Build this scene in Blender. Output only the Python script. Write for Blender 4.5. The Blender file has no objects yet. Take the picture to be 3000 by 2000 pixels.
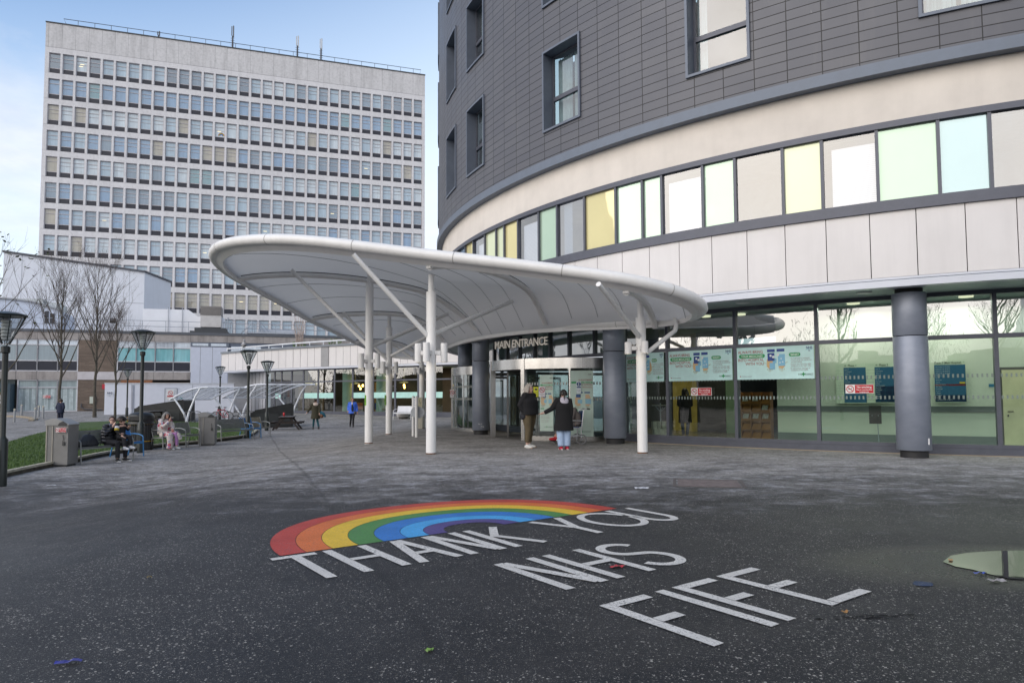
import bpy, bmesh, math, random
from math import sin, cos, pi, radians as R, atan2, hypot, sqrt
from mathutils import Vector as V, Matrix
random.seed(11)
SC = bpy.context.scene
COL = SC.collection

# ------------------------------------------------------------------ survey of the place
# A 24 mm camera 1.45 m above the plaza. at() turns a surveyed sight line into a point on the ground,
# so every thing below gets its own true distance and size.
F, CX, CY, HC = 2000.0, 1500.0, 1050.41, 1.45
_p, _r = math.atan(F / 36500), -.005
_fw = V((0, cos(_p), sin(_p))); _u0 = V((0, -sin(_p), cos(_p))); _x0 = V((1, 0, 0))
CR = _x0 * cos(_r) + _u0 * sin(_r); CU = _u0 * cos(_r) - _x0 * sin(_r)

def ray(u, v):
    return CR * ((u - CX) / F) - CU * ((v - CY) / F) + _fw

def sm(t):
    t = max(0., min(1., t)); return t * t * (3 - 2 * t)

def gz(x, y):      # the plaza dips to the left of the canopy and rises again towards the far buildings
    return -.38 * sm((-3.5 - x) / 5) * (1 - sm((y - 38) / 14)) + .25 * sm((y - 44) / 18)

def at(u, v, dz=0.):
    d = ray(u, v); z = 0.
    for _ in range(30):
        t = (z + dz - HC) / d.z; p = V((0, 0, HC)) + d * t
        z = .5 * z + .5 * gz(p.x, p.y)
    return V((p.x, p.y, gz(p.x, p.y) + dz))

def aty(u, v, Y):
    d = ray(u, v); return V((0, 0, HC)) + d * (Y / d.y)

# ------------------------------------------------------------------ scene helpers
def tag(o, label=None, cat=None, group=None, kind=None):
    for k, x in (('label', label), ('category', cat), ('group', group), ('kind', kind)):
        if x: o[k] = x
    return o

def thing(name, label, cat, loc=(0, 0, 0), rz=0., group=None):
    o = bpy.data.objects.new(name, None); COL.objects.link(o)
    o.empty_display_size = .1
    o.location = loc; o.rotation_euler = (0, 0, rz)
    return tag(o, label, cat, group)

def dup(root, loc, rz, label, scale=1., group=None):
    def cp(o, par):
        c = o.copy(); COL.objects.link(c)
        if par: c.parent = par
        for ch in [x for x in list(COL.objects) if x.parent == o]: cp(ch, c)
        return c
    r = cp(root, None); r.location = loc; r.rotation_euler = (0, 0, rz); r.scale = (scale,) * 3
    r['label'] = label
    if group: r['group'] = group
    return r

def frame(d, up=V((0, 0, 1))):
    d = d.normalized()
    if abs(d.dot(up)) > .98: up = V((1, 0, 0))
    x = d.cross(up).normalized(); y = x.cross(d).normalized()
    return x, y

class MB:
    def __init__(s): s.v = []; s.f = []; s.uv = None; s.mi = []; s.cur = 0
    def add(s, vs, fs):
        n = len(s.v); s.v += [tuple(p) for p in vs]; s.f += [tuple(i + n for i in f) for f in fs]; s.mi += [s.cur] * len(fs); return s
    def box(s, c, d, rz=0, M=None):
        x, y, z = (k / 2 for k in d); c = V(c)
        vs = [V((a * x, b * y, e * z)) for e in (-1, 1) for a, b in ((-1, -1), (1, -1), (1, 1), (-1, 1))]
        Rm = M if M else Matrix.Rotation(rz, 3, 'Z')
        return s.add([c + Rm @ p for p in vs], [(3, 2, 1, 0), (4, 5, 6, 7), (0, 1, 5, 4), (1, 2, 6, 5), (2, 3, 7, 6), (3, 0, 4, 7)])
    def span(s, a, b):      # axis aligned box from corner a to corner b
        a, b = V(a), V(b); return s.box((a + b) / 2, [abs(k) for k in (b - a)])
    def bar(s, p, q, w, h, up=V((0, 0, 1))):
        p, q = V(p), V(q); x, y = frame(q - p, up); x = x * w / 2; y = y * h / 2
        vs = [o + a * x + b * y for o in (p, q) for a, b in ((-1, -1), (1, -1), (1, 1), (-1, 1))]
        return s.add(vs, [(0, 1, 2, 3), (7, 6, 5, 4), (4, 5, 1, 0), (5, 6, 2, 1), (6, 7, 3, 2), (7, 4, 0, 3)])
    def tube(s, pts, r, n=8, closed=False, ball=False):
        pts = [V(p) for p in pts]; m = len(pts)
        rs = list(r) if isinstance(r, (list, tuple)) else [r] * m
        if ball:      # round ends
            d0 = (pts[0] - pts[1]).normalized(); d1 = (pts[-1] - pts[-2]).normalized()
            pts = [pts[0] + d0 * rs[0] * .95, pts[0] + d0 * rs[0] * .6] + pts + [pts[-1] + d1 * rs[-1] * .6, pts[-1] + d1 * rs[-1] * .95]
            rs = [rs[0] * .3, rs[0] * .8] + rs + [rs[-1] * .8, rs[-1] * .3]; m = len(pts)
        vs = []; px = None
        for i in range(m):
            a = pts[(i - 1) % m] if closed or i > 0 else pts[0]
            b = pts[(i + 1) % m] if closed or i < m - 1 else pts[-1]
            d = (b - a)
            if d.length < 1e-9: d = V((0, 0, 1))
            d.normalize()
            if px is None: px, _ = frame(d)
            px = (px - d * px.dot(d))
            if px.length < 1e-6: px, _ = frame(d)
            px.normalize(); py = d.cross(px)
            for k in range(n):
                t = 2 * pi * k / n
                vs.append(pts[i] + (px * cos(t) + py * sin(t)) * rs[i])
        fs = []
        for i in range(m if closed else m - 1):
            j = (i + 1) % m
            for k in range(n):
                l = (k + 1) % n
                fs.append((i * n + k, i * n + l, j * n + l, j * n + k))
        if not closed:
            fs.append(tuple(range(n - 1, -1, -1))); fs.append(tuple((m - 1) * n + k for k in range(n)))
        return s.add(vs, fs)
    def cyl(s, p, q, r, n=16): return s.tube([p, q], r, n)
    def lathe(s, c, prof, n=24):
        c = V(c); vs = []; fs = []; m = len(prof)
        for r, z in prof:
            for k in range(n):
                t = 2 * pi * k / n; vs.append(c + V((r * cos(t), r * sin(t), z)))
        for i in range(m - 1):
            for k in range(n):
                l = (k + 1) % n; fs.append((i * n + k, i * n + l, (i + 1) * n + l, (i + 1) * n + k))
        fs.append(tuple(range(n - 1, -1, -1))); fs.append(tuple((m - 1) * n + k for k in range(n)))
        return s.add(vs, fs)
    def ell(s, c, r, n=12, m=8, M=None):
        c = V(c); vs = []; fs = []
        for i in range(m + 1):
            a = pi * (i + .02) / (m + .04)
            for k in range(n):
                t = 2 * pi * k / n
                p = V((r[0] * sin(a) * cos(t), r[1] * sin(a) * sin(t), -r[2] * cos(a)))
                vs.append(c + (M @ p if M else p))
        for i in range(m):
            for k in range(n):
                l = (k + 1) % n; fs.append((i * n + k, i * n + l, (i + 1) * n + l, (i + 1) * n + k))
        fs.append(tuple(range(n - 1, -1, -1))); fs.append(tuple(m * n + k for k in range(n)))
        return s.add(vs, fs)
    def loft(s, rings, n=16, yaw=0.):     # rings: (centre, rx, ry[, yaw])
        vs = []; fs = []; m = len(rings)
        for rg in rings:
            c = V(rg[0]); a = rg[3] if len(rg) > 3 else yaw
            for k in range(n):
                t = 2 * pi * k / n; x = rg[1] * cos(t); y = rg[2] * sin(t)
                vs.append(c + V((x * cos(a) - y * sin(a), x * sin(a) + y * cos(a), 0)))
        for i in range(m - 1):
            for k in range(n):
                l = (k + 1) % n; fs.append((i * n + k, i * n + l, (i + 1) * n + l, (i + 1) * n + k))
        fs.append(tuple(range(n - 1, -1, -1))); fs.append(tuple((m - 1) * n + k for k in range(n)))
        return s.add(vs, fs)
    def quad(s, *p): return s.add(p, [tuple(range(len(p)))])
    def slab(s, pts, up):          # closed polygon pts extruded by vector up
        up = V(up); pts = [V(p) for p in pts]; n = len(pts)
        vs = pts + [p + up for p in pts]
        fs = [tuple(range(n - 1, -1, -1)), tuple(range(n, 2 * n))] + [(i, (i + 1) % n, n + (i + 1) % n, n + i) for i in range(n)]
        return s.add(vs, fs)
    def text(s, txt, size, O, X, Y, depth=0., align='LEFT', bold=0., track=1.):
        me = text_mesh(txt, align, bold, track)
        O, X, Y = V(O), V(X).normalized(), V(Y).normalized(); N = X.cross(Y)
        vs = [O + X * (p.x * size) + Y * (p.y * size) + N * (depth if p.z > .5 else 0) for p in me[0]]
        if depth: return s.add(vs, me[1])
        k = [p.z > .5 for p in me[0]]
        return s.add(vs, [f for f in me[1] if all(k[i] for i in f)])
    def build(s, name, m, parent=None, smooth=False, world=False, edge=None):
        me = bpy.data.meshes.new(name); me.from_pydata(s.v, [], s.f); me.update()
        if s.uv:
            ul = me.uv_layers.new(name='UVMap')
            for l in me.loops: ul.data[l.index].uv = s.uv[l.vertex_index]
        o = bpy.data.objects.new(name, me); COL.objects.link(o)
        for x in (m if isinstance(m, (list, tuple)) else [m]):
            if x: me.materials.append(x)
        if isinstance(m, (list, tuple)): me.polygons.foreach_set('material_index', s.mi)
        if smooth:
            for p in me.polygons: p.use_smooth = True
            try: me.set_sharp_from_angle(angle=R(edge or 40))
            except Exception: pass
        if parent:
            o.parent = parent
            if world: o.matrix_parent_inverse = parent.matrix_basis.inverted()
        return o

_tc = {}
def text_mesh(txt, align, bold, track):
    k = (txt, align, bold, track)
    if k not in _tc:
        cu = bpy.data.curves.new('t', 'FONT'); cu.body = txt; cu.align_x = align; cu.extrude = .5
        cu.offset = bold; cu.space_character = track; cu.resolution_u = 3
        o = bpy.data.objects.new('t', cu); COL.objects.link(o)
        dg = bpy.context.evaluated_depsgraph_get(); dg.update()
        me = o.evaluated_get(dg).to_mesh()
        vs = [V((p.co.x, p.co.y, p.co.z + .5)) for p in me.vertices]; fs = [tuple(p.vertices) for p in me.polygons]
        o.evaluated_get(dg).to_mesh_clear()
        bpy.data.objects.remove(o); bpy.data.curves.remove(cu)
        _tc[k] = (vs, fs)
    return _tc[k]

# ------------------------------------------------------------------ materials
def s8(r, g, b):
    f = lambda c: (c / 255 / 12.92) if c <= 10 else ((c / 255 + .055) / 1.055) ** 2.4
    return (f(r), f(g), f(b))

class NT:
    def __init__(s, name):
        s.m = bpy.data.materials.new(name); s.m.use_nodes = True
        s.t = s.m.node_tree; s.t.nodes.clear(); s.out = s.t.nodes.new('ShaderNodeOutputMaterial')
    def n(s, typ, **k):
        nd = s.t.nodes.new('ShaderNode' + typ)
        for a, b in k.items():
            if a.startswith('_'): setattr(nd, a[1:], b)
            else:
                i = nd.inputs[int(a[1:])] if a[0] == 'i' and a[1:].isdigit() else nd.inputs[a.replace('_', ' ')]
                if isinstance(b, bpy.types.NodeSocket): s.t.links.new(b, i)
                else:
                    if i.type == 'RGBA' and len(b) == 3: b = (*b, 1)
                    i.default_value = b
        return nd
    def math(s, op, a, b=0., clamp=False):
        nd = s.t.nodes.new('ShaderNodeMath'); nd.operation = op; nd.use_clamp = clamp
        for i, x in enumerate((a, b)):
            if isinstance(x, bpy.types.NodeSocket): s.t.links.new(x, nd.inputs[i])
            else: nd.inputs[i].default_value = x
        return nd.outputs[0]
    def mix(s, f, a, b, op='MIX'):
        nd = s.t.nodes.new('ShaderNodeMix'); nd.data_type = 'RGBA'; nd.blend_type = op
        for i, x in ((0, f), (6, a), (7, b)):
            if isinstance(x, bpy.types.NodeSocket): s.t.links.new(x, nd.inputs[i])
            else: nd.inputs[i].default_value = x if i == 0 else ((*x, 1) if len(x) == 3 else x)
        return nd.outputs[2]
    def ramp(s, f, *st, mode='LINEAR'):
        nd = s.t.nodes.new('ShaderNodeValToRGB'); cr = nd.color_ramp; cr.interpolation = mode
        while len(cr.elements) < len(st): cr.elements.new(.5)
        for e, (p, c) in zip(cr.elements, st):
            e.position = p; e.color = (c, c, c, 1) if not isinstance(c, tuple) else ((*c, 1) if len(c) == 3 else c)
        s.t.links.new(f, nd.inputs[0]); return nd.outputs[0]
    def co(s, out='Object', scale=(1, 1, 1), rot=(0, 0, 0)):
        tc = s.t.nodes.new('ShaderNodeTexCoord'); mp = s.t.nodes.new('ShaderNodeMapping')
        mp.inputs['Scale'].default_value = scale; mp.inputs['Rotation'].default_value = rot
        s.t.links.new(tc.outputs[out], mp.inputs[0]); return mp.outputs[0]
    def noise(s, vec, scale, detail=4., rough=.55):
        return s.n('TexNoise', Vector=vec, Scale=scale, Detail=detail, Roughness=rough).outputs['Fac']
    def bump(s, h, strength, dist=.01):
        return s.n('Bump', Height=h, Strength=strength, Distance=dist).outputs[0]
    def done(s, sh): s.t.links.new(sh, s.out.inputs[0]); return s.m
    def pbr(s, **k):
        return s.done(s.n('BsdfPrincipled', **k).outputs[0])

def mat(name, col, rough=.5, metal=0., var=.10, scale=2.5, bump=0., bscale=60., spec=.5, coat=0., streak=0.):
    t = NT(name); c = t.co()
    f = t.noise(c, scale, 5, .6)
    lo = tuple(x * (1 - var) for x in col); hi = tuple(min(1, x * (1 + var)) for x in col)
    base = t.mix(t.ramp(f, (.3, 0.), (.7, 1.)), lo, hi)
    if streak:      # rain streaks: noise stretched down the wall
        f2 = t.noise(t.co(scale=(1, 1, .08)), 3., 5, .65)
        base = t.mix(t.ramp(f2, (.45, 0.), (.75, streak)), base, tuple(x * .35 for x in col))
    k = dict(Base_Color=base, Roughness=t.math('ADD', t.math('MULTIPLY', f, .16), rough - .08, True), Metallic=metal, Specular_IOR_Level=spec, Coat_Weight=coat)
    if bump: k['Normal'] = t.bump(t.noise(c, bscale, 4), bump, .005)
    return t.pbr(**k)

def emit(name, col, st):
    t = NT(name); return t.done(t.n('Emission', Color=col, Strength=st).outputs[0])

def glass(name, tint=(.75, .85, .8), refl=.1, rough=.0, wav=0.):
    # one pane of float glass: clear tinted sheet with a surface reflection that grows at grazing angles
    t = NT(name)
    fr = t.n('LayerWeight', Blend=.25)
    fac = t.math('ADD', t.math('MULTIPLY', fr.outputs['Facing'], .55), refl, True)
    k = {}
    if wav:
        k['Normal'] = t.bump(t.noise(t.co(), 1.6, 2), wav, .02)
    g = t.n('BsdfGlossy', Color=(1, 1, 1), Roughness=rough, **k)
    tr = t.n('BsdfTransparent', Color=tint)
    mx = t.n('MixShader', i0=fac, i1=tr.outputs[0], i2=g.outputs[0])
    return t.done(mx.outputs[0])
# ------------------------------------------------------------------ camera, sky, sun
cam = bpy.data.cameras.new('camera'); co_ = bpy.data.objects.new('camera', cam); COL.objects.link(co_)
cam.lens = 24; cam.sensor_width = 36; cam.shift_y = (CY - 1000) / 3000; cam.clip_end = 3000; cam.clip_start = .05
Mx = Matrix((CR, CU, -_fw)).transposed().to_4x4(); Mx.translation = (0, 0, HC); co_.matrix_world = Mx
SC.camera = co_

SUN_EL, SUN_AZ = 20., 226.      # low winter sun behind the photographer's left shoulder, veiled by cloud
sd = V((sin(R(SUN_AZ)) * cos(R(SUN_EL)), cos(R(SUN_AZ)) * cos(R(SUN_EL)), sin(R(SUN_EL))))
sl = bpy.data.lights.new('sun', 'SUN'); sl.energy = 1.6; sl.angle = R(76); sl.color = (1, .93, .85)
so = bpy.data.objects.new('sun', sl); COL.objects.link(so)
so.rotation_euler = sd.to_track_quat('Z', 'Y').to_euler(); so.location = sd * 60

w = bpy.data.worlds.new('World'); SC.world = w; w.use_nodes = True
class WT(NT):
    def __init__(s, w): s.t = w.node_tree; s.t.nodes.clear(); s.out = s.t.nodes.new('ShaderNodeOutputWorld')
t = WT(w)
sky = t.n('TexSky', _sky_type='NISHITA', _sun_disc=False, _sun_elevation=R(SUN_EL), _sun_rotation=R(SUN_AZ), _air_density=1.2, _dust_density=1.2, _ozone_density=1.5)
g = t.t.nodes.new('ShaderNodeTexCoord').outputs['Generated']
sx = t.n('SeparateXYZ', Vector=g)
zz = t.math('ADD', t.math('MAXIMUM', sx.outputs[2], 0.), .14)
pl = t.n('CombineXYZ', X=t.math('DIVIDE', sx.outputs[0], zz), Y=t.math('DIVIDE', sx.outputs[1], zz), Z=0.)
n1 = t.noise(pl.outputs[0], .55, 9, .58)
n2 = t.noise(pl.outputs[0], 1.9, 8, .6)
# more cloud low down and to the south (behind the camera), clear blue high in the north
south = t.math('MULTIPLY', sx.outputs[1], -.13)
west = t.math('MULTIPLY', sx.outputs[0], -.10)
low = t.math('MULTIPLY', t.math('SUBTRACT', .42, sx.outputs[2]), .55)
cv = t.math('ADD', t.math('ADD', t.math('ADD', t.math('ADD', n1, low), south), west), .10)
mask = t.ramp(cv, (.53, 0.), (.70, 1.))
cshade = t.ramp(n2, (.3, s8(196, 204, 222)), (.62, s8(244, 246, 250)))
dn = t.n('VectorMath', _operation='DOT_PRODUCT', i0=g, i1=(-.78, -.58, .23))
glow = t.ramp(dn.outputs['Value'], (.86, 0.), (.99, 1.))
cloud = t.mix(glow, cshade, (1.0, .93, .82))
cloud = t.mix(t.math('MULTIPLY', t.ramp(dn.outputs['Value'], (-.2, 0.), (.5, 1.)), .6), cloud, (.72, .71, .70))
cloud = t.n('VectorMath', _operation='SCALE', i0=cloud, Scale=.72).outputs[0]
haze_q = t.math('SUBTRACT', sx.outputs[2], t.math('MULTIPLY', t.math('ADD', sx.outputs[0], .5), .35))
blue = t.n('VectorMath', _operation='MULTIPLY', i0=sky.outputs[0], i1=(1.50, 1.52, 1.66))
pale = t.mix(t.ramp(haze_q, (.15, 1.), (.45, .04)), blue.outputs[0], (5.4, 6.2, 7.0))
clouds10 = t.n('VectorMath', _operation='SCALE', i0=cloud, Scale=10.)
full = t.mix(t.math('MULTIPLY', mask, .93), pale, clouds10.outputs[0])
bg = t.n('Background', Color=full, Strength=.1)
t.done = lambda sh: t.t.links.new(sh, t.out.inputs[0]); t.done(bg.outputs[0])

SC.view_settings.view_transform = 'Standard'; SC.view_settings.look = 'None'
SC.view_settings.exposure = .78; SC.view_settings.gamma = 1.
SC.cycles.max_bounces = 8; SC.cycles.transparent_max_bounces = 12; SC.cycles.glossy_bounces = 4; SC.cycles.diffuse_bounces = 3
SC.cycles.caustics_reflective = False; SC.cycles.caustics_refractive = False
SC.cycles.sample_clamp_indirect = 4.
SC.cycles.use_denoising = True

# ------------------------------------------------------------------ the plaza: wet, chipped asphalt, salt-white where it has dried
SEAM_A, SEAM_B = at(1658, 2000), at(3000, 1715)      # edge of a later resurfacing, lower right
PUDC = at(2985, 1657)
def asphalt():
    t = NT('asphalt'); c = t.co()
    s = t.n('SeparateXYZ', Vector=c); x, y = s.outputs[0], s.outputs[1]
    big = t.noise(c, .22, 5, .6); mid = t.noise(c, 1.3, 6, .65); fine = t.noise(c, 42., 4, .7); med = t.noise(c, 5.5, 6, .75)
    str_ = t.noise(t.co(scale=(.8, 1.1, 1)), .9, 9, .74); grain = t.ramp(t.noise(c, 15., 4, .8), (.40, 0.), (.62, 1.))
    wob = t.math('MULTIPLY', t.math('SUBTRACT', t.noise(c, 1.7, 5, .6), .5), .55)
    d = (SEAM_B - SEAM_A).normalized(); nx_, ny_ = d.y, -d.x
    side = t.math('ADD', t.math('ADD', t.math('MULTIPLY', x, nx_), t.math('MULTIPLY', y, ny_)), -(SEAM_A.x * nx_ + SEAM_A.y * ny_))
    newer = t.ramp(t.math('ADD', t.math('ADD', side, wob), .5), (.47, 0.), (.55, 1.))
    # worn surface: binder with pale grit showing through in drifts
    base = t.mix(fine, (.005, .0055, .007), (.028, .028, .031))
    drift = t.ramp(t.math('ADD', t.math('MULTIPLY', mid, .6), t.math('MULTIPLY', big, .5)), (.45, 0.), (.72, 1.))
    base = t.mix(t.math('MULTIPLY', drift, .7), base, t.mix(med, (.022, .021, .022), (.072, .069, .068)))
    leftb = t.ramp(t.math('MULTIPLY', x, -.1), (.15, 0.), (.55, .55))
    base = t.mix(leftb, base, t.mix(med, (.014, .013, .012), (.070, .062, .055)))
    base = t.mix(t.math('MULTIPLY', newer, .75), base, t.mix(fine, (.005, .0055, .008), (.022, .023, .028)))
    # dry, worn, salted belt in front of the entrance and round the canopy
    edge = t.math('ADD', y, t.math('MULTIPLY', t.math('SUBTRACT', str_, .5), 11.))
    edge = t.math('ADD', edge, t.math('MULTIPLY', t.math('MINIMUM', t.math('ADD', x, 2.), 0.), .45))
    dry = t.ramp(t.math('DIVIDE', edge, 40.), (.225, 0.), (.36, 1.))
    mot = t.ramp(t.math('ADD', t.math('MULTIPLY', med, .5), t.math('MULTIPLY', str_, .55)), (.40, 0.), (.62, 1.))
    dcol = t.mix(mot, (.17, .157, .145), (.66, .635, .61))
    dcol = t.mix(t.math('MULTIPLY', t.ramp(fine, (.35, 1.), (.6, 0.)), .6), dcol, (.075, .072, .072))
    dcol = t.mix(t.math('MULTIPLY', t.math('SUBTRACT', 1., grain), .55), dcol, (.06, .058, .057))
    base = t.mix(t.math('MULTIPLY', dry, .88), base, dcol)
    # white salt bloom along the belt's edge
    sa = t.math('MULTIPLY', t.ramp(t.math('DIVIDE', edge, 40.), (.20, 0.), (.28, 1.), (.36, 1.), (.50, .15)), t.ramp(t.noise(t.co(scale=(.8, 1.15, 1)), 2.6, 12, .82), (.50, 0.), (.64, 1.)))
    sa = t.math('MULTIPLY', sa, t.ramp(fine, (.38, .15), (.58, 1.)))
    base = t.mix(t.math('MULTIPLY', sa, .85), base, (.58, .58, .62))
    # pale stone chippings, densest in the newer surfacing
    def chips(sc, keep, size):
        vo = t.n('TexVoronoi', Vector=c, Scale=sc, Randomness=1.)
        pick = t.n('SeparateColor', Color=vo.outputs['Color'])
        on = t.math('GREATER_THAN', pick.outputs[0], keep)
        rad = t.math('MULTIPLY', pick.outputs[1], size)
        return t.math('MULTIPLY', on, t.math('LESS_THAN', vo.outputs['Distance'], rad)), pick.outputs[2]
    patch = t.math('MAXIMUM', t.math('MULTIPLY', newer, .8), t.ramp(t.math('ADD', t.math('MULTIPLY', t.noise(c, .55, 5, .65), .7), t.math('MULTIPLY', med, .3)), (.42, .0), (.58, 1.)))
    m1, c1 = chips(50., .40, .40); m2, c2 = chips(92., .45, .42); m3, c3 = chips(170., .55, .5)
    chip = t.math('MAXIMUM', t.math('MULTIPLY', m1, t.math('GREATER_THAN', t.math('MULTIPLY', patch, t.math('ADD', c1, .35)), .42)), t.math('MULTIPLY', m2, t.math('GREATER_THAN', t.math('ADD', patch, c2), .75)))
    chip = t.math('MAXIMUM', chip, t.math('MULTIPLY', m3, .6))
    ccol = t.mix(c1, (.10, .095, .092), (.50, .47, .42))
    base = t.mix(t.math('MULTIPLY', chip, .85), base, ccol)
    # faint joints between paving runs and damp rim of the puddle
    jt = t.math('ABSOLUTE', t.math('SUBTRACT', t.math('ADD', t.math('MULTIPLY', x, .93), t.math('ADD', t.math('MULTIPLY', y, .36), t.math('MULTIPLY', wob, .30))), 1.05))
    base = t.mix(t.ramp(jt, (.012, .32), (.05, 0.)), base, (.008, .008, .009))
    px_ = t.math('DIVIDE', t.math('SUBTRACT', x, PUDC.x), 1.35); py_ = t.math('DIVIDE', t.math('SUBTRACT', y, PUDC.y), .62)
    pd = t.math('ADD', t.math('SQRT', t.math('ADD', t.math('MULTIPLY', px_, px_), t.math('MULTIPLY', py_, py_))), t.math('MULTIPLY', wob, .5))
    damp = t.ramp(t.math('MULTIPLY', pd, .5), (.42, 1.), (.72, 0.))
    base = t.mix(t.math('MULTIPLY', damp, .75), base, (.008, .008, .009))
    wet = t.ramp(big, (.38, 0.), (.6, 1.))
    rough = t.math('ADD', t.math('MULTIPLY', wet, .14), t.math('ADD', .36, t.math('MULTIPLY', fine, .22)))
    rough = t.math('ADD', rough, t.math('MULTIPLY', dry, .34), True)
    rough = t.math('SUBTRACT', rough, t.math('MULTIPLY', damp, .28), True)
    h = t.math('ADD', t.math('MULTIPLY', fine, 1.), t.math('MULTIPLY', chip, .5))
    return t.pbr(Base_Color=base, Roughness=rough, Specular_IOR_Level=.27, Normal=t.bump(h, .6, .012))

M = {}
M['asphalt'] = asphalt()
def grid(a, b, st, far):
    xs = [a + i * st for i in range(int((b - a) / st) + 1)]
    return [-far, -far * .45, a - 60, a - 15] + xs + [b + 15, b + 60, far * .45, far]
gx = grid(-48, 34, 1., 900); gy = grid(-8, 74, 1., 900)
m = MB(); m.v = [(x, y, gz(x, y)) for y in gy for x in gx]; nx = len(gx)
m.f = [(j * nx + i, j * nx + i + 1, (j + 1) * nx + i + 1, (j + 1) * nx + i) for j in range(len(gy) - 1) for i in range(nx - 1)]
tag(m.build('ground', M['asphalt'], smooth=True), kind='structure')

def on_ground(pts, dz=.004): return [V((p[0], p[1], gz(p[0], p[1]) + dz)) for p in pts]

# ------------------------------------------------------------------ painted rainbow and lettering (metres on the plaza)
PO = V((-2.17, 6.386)); PA = V((cos(R(36.05)), sin(R(36.05)))); PB = V((sin(R(36.05)), -cos(R(36.05))))
def PG(s, t, dz=.004):
    p = PO + PA * s + PB * t; return V((p.x, p.y, gz(p.x, p.y) + dz))

def paint(name, col, wear=.5):
    t = NT(name); c = t.co()
    f = t.noise(c, 55., 5, .75); b = t.noise(c, 2.2, 5, .6); sp = t.noise(c, 120., 2, .6)
    k = t.ramp(t.math('ADD', f, t.math('MULTIPLY', t.math('SUBTRACT', b, .5), .35)), (.36, wear), (.45, 0.))
    sc = t.ramp(t.noise(t.co(scale=(1, 3, 1), rot=(0, 0, .5)), 2.4, 9, .8), (.60, 0.), (.72, .5))
    base = t.mix(k, t.mix(t.math('MULTIPLY', b, .5), col, tuple(x * .72 for x in col)), (.05, .05, .055))
    base = t.mix(t.ramp(sp, (.64, 0.), (.70, .5)), base, (.5, .48, .45))
    base = t.mix(sc, base, (.42, .40, .40))
    vo = t.n('TexVoronoi', Vector=c, Scale=44.); base = t.mix(t.math('MULTIPLY', t.math('LESS_THAN', vo.outputs['Distance'], .27), t.math('MULTIPLY', b, .55), True), base, (.03, .03, .034))
    base = t.mix(t.ramp(b, (.42, 0.), (.75, .45)), base, tuple(x * .45 for x in col))
    return t.pbr(Base_Color=base, Roughness=t.math('ADD', .42, t.math('MULTIPLY', f, .3)), Normal=t.bump(f, .5, .01))

rb = thing('painted_rainbow', 'rainbow mural of seven coloured bands painted on the dark asphalt', 'ground mural', PG(2.15, 0))
RB = [(2.145, 1.90, (.52, .050, .032)), (1.90, 1.645, (.74, .17, .030)), (1.645, 1.38, (.84, .54, .030)), (1.38, 1.11, (.07, .25, .055)),
      (1.11, .835, (.022, .20, .60)), (.835, .585, (.06, .40, .80)), (.585, .36, (.085, .060, .24))]
m = None
for a, b, col in RB:
    m = MB(); N = 64
    def rr(r, ph): return r - .20 * (r / 2.15) * sin(ph) ** 4
    for k in range(N):
        p0, p1 = pi * k / N, pi * (k + 1) / N
        q = []
        for r, ph in ((a, p0), (a, p1), (b + .006, p1), (b + .006, p0)):
            q.append(PG(2.15 - rr(r, ph) * cos(ph), .06 - rr(r, ph) * sin(ph)))
        m.quad(*q[::-1])
    m.build('rainbow_band', paint('rainbow_paint', col, .55), rb, world=True)

WH = paint('road_paint_white', (.74, .71, .66), .8)
SW = .092
def stroke(m, pts, closed=False, z=.006):
    pts = [V(p) for p in pts]; n = len(pts); L = []
    for i in range(n):
        a = pts[i] - pts[i - 1] if (i or closed) else pts[1] - pts[0]
        b = pts[(i + 1) % n] - pts[i] if (i < n - 1 or closed) else a
        a = a.normalized(); b = b.normalized(); na = V((-a.y, a.x)); nb = V((-b.y, b.x))
        k = (na + nb); k = k / max(.35, k.dot(na)) if k.length > 1e-6 else na
        L.append((pts[i] + k * SW / 2, pts[i] - k * SW / 2))
    for i in range(n if closed else n - 1):
        j = (i + 1) % n
        m.quad(*[PG(*p, z) for p in (L[i][0], L[i][1], L[j][1], L[j][0])])
def arc(cx, cy, rx, ry, a0, a1, n=18): return [(cx + rx * cos(R(a0 + (a1 - a0) * k / n)), cy + ry * sin(R(a0 + (a1 - a0) * k / n))) for k in range(n + 1)]
h = SW / 2
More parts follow.
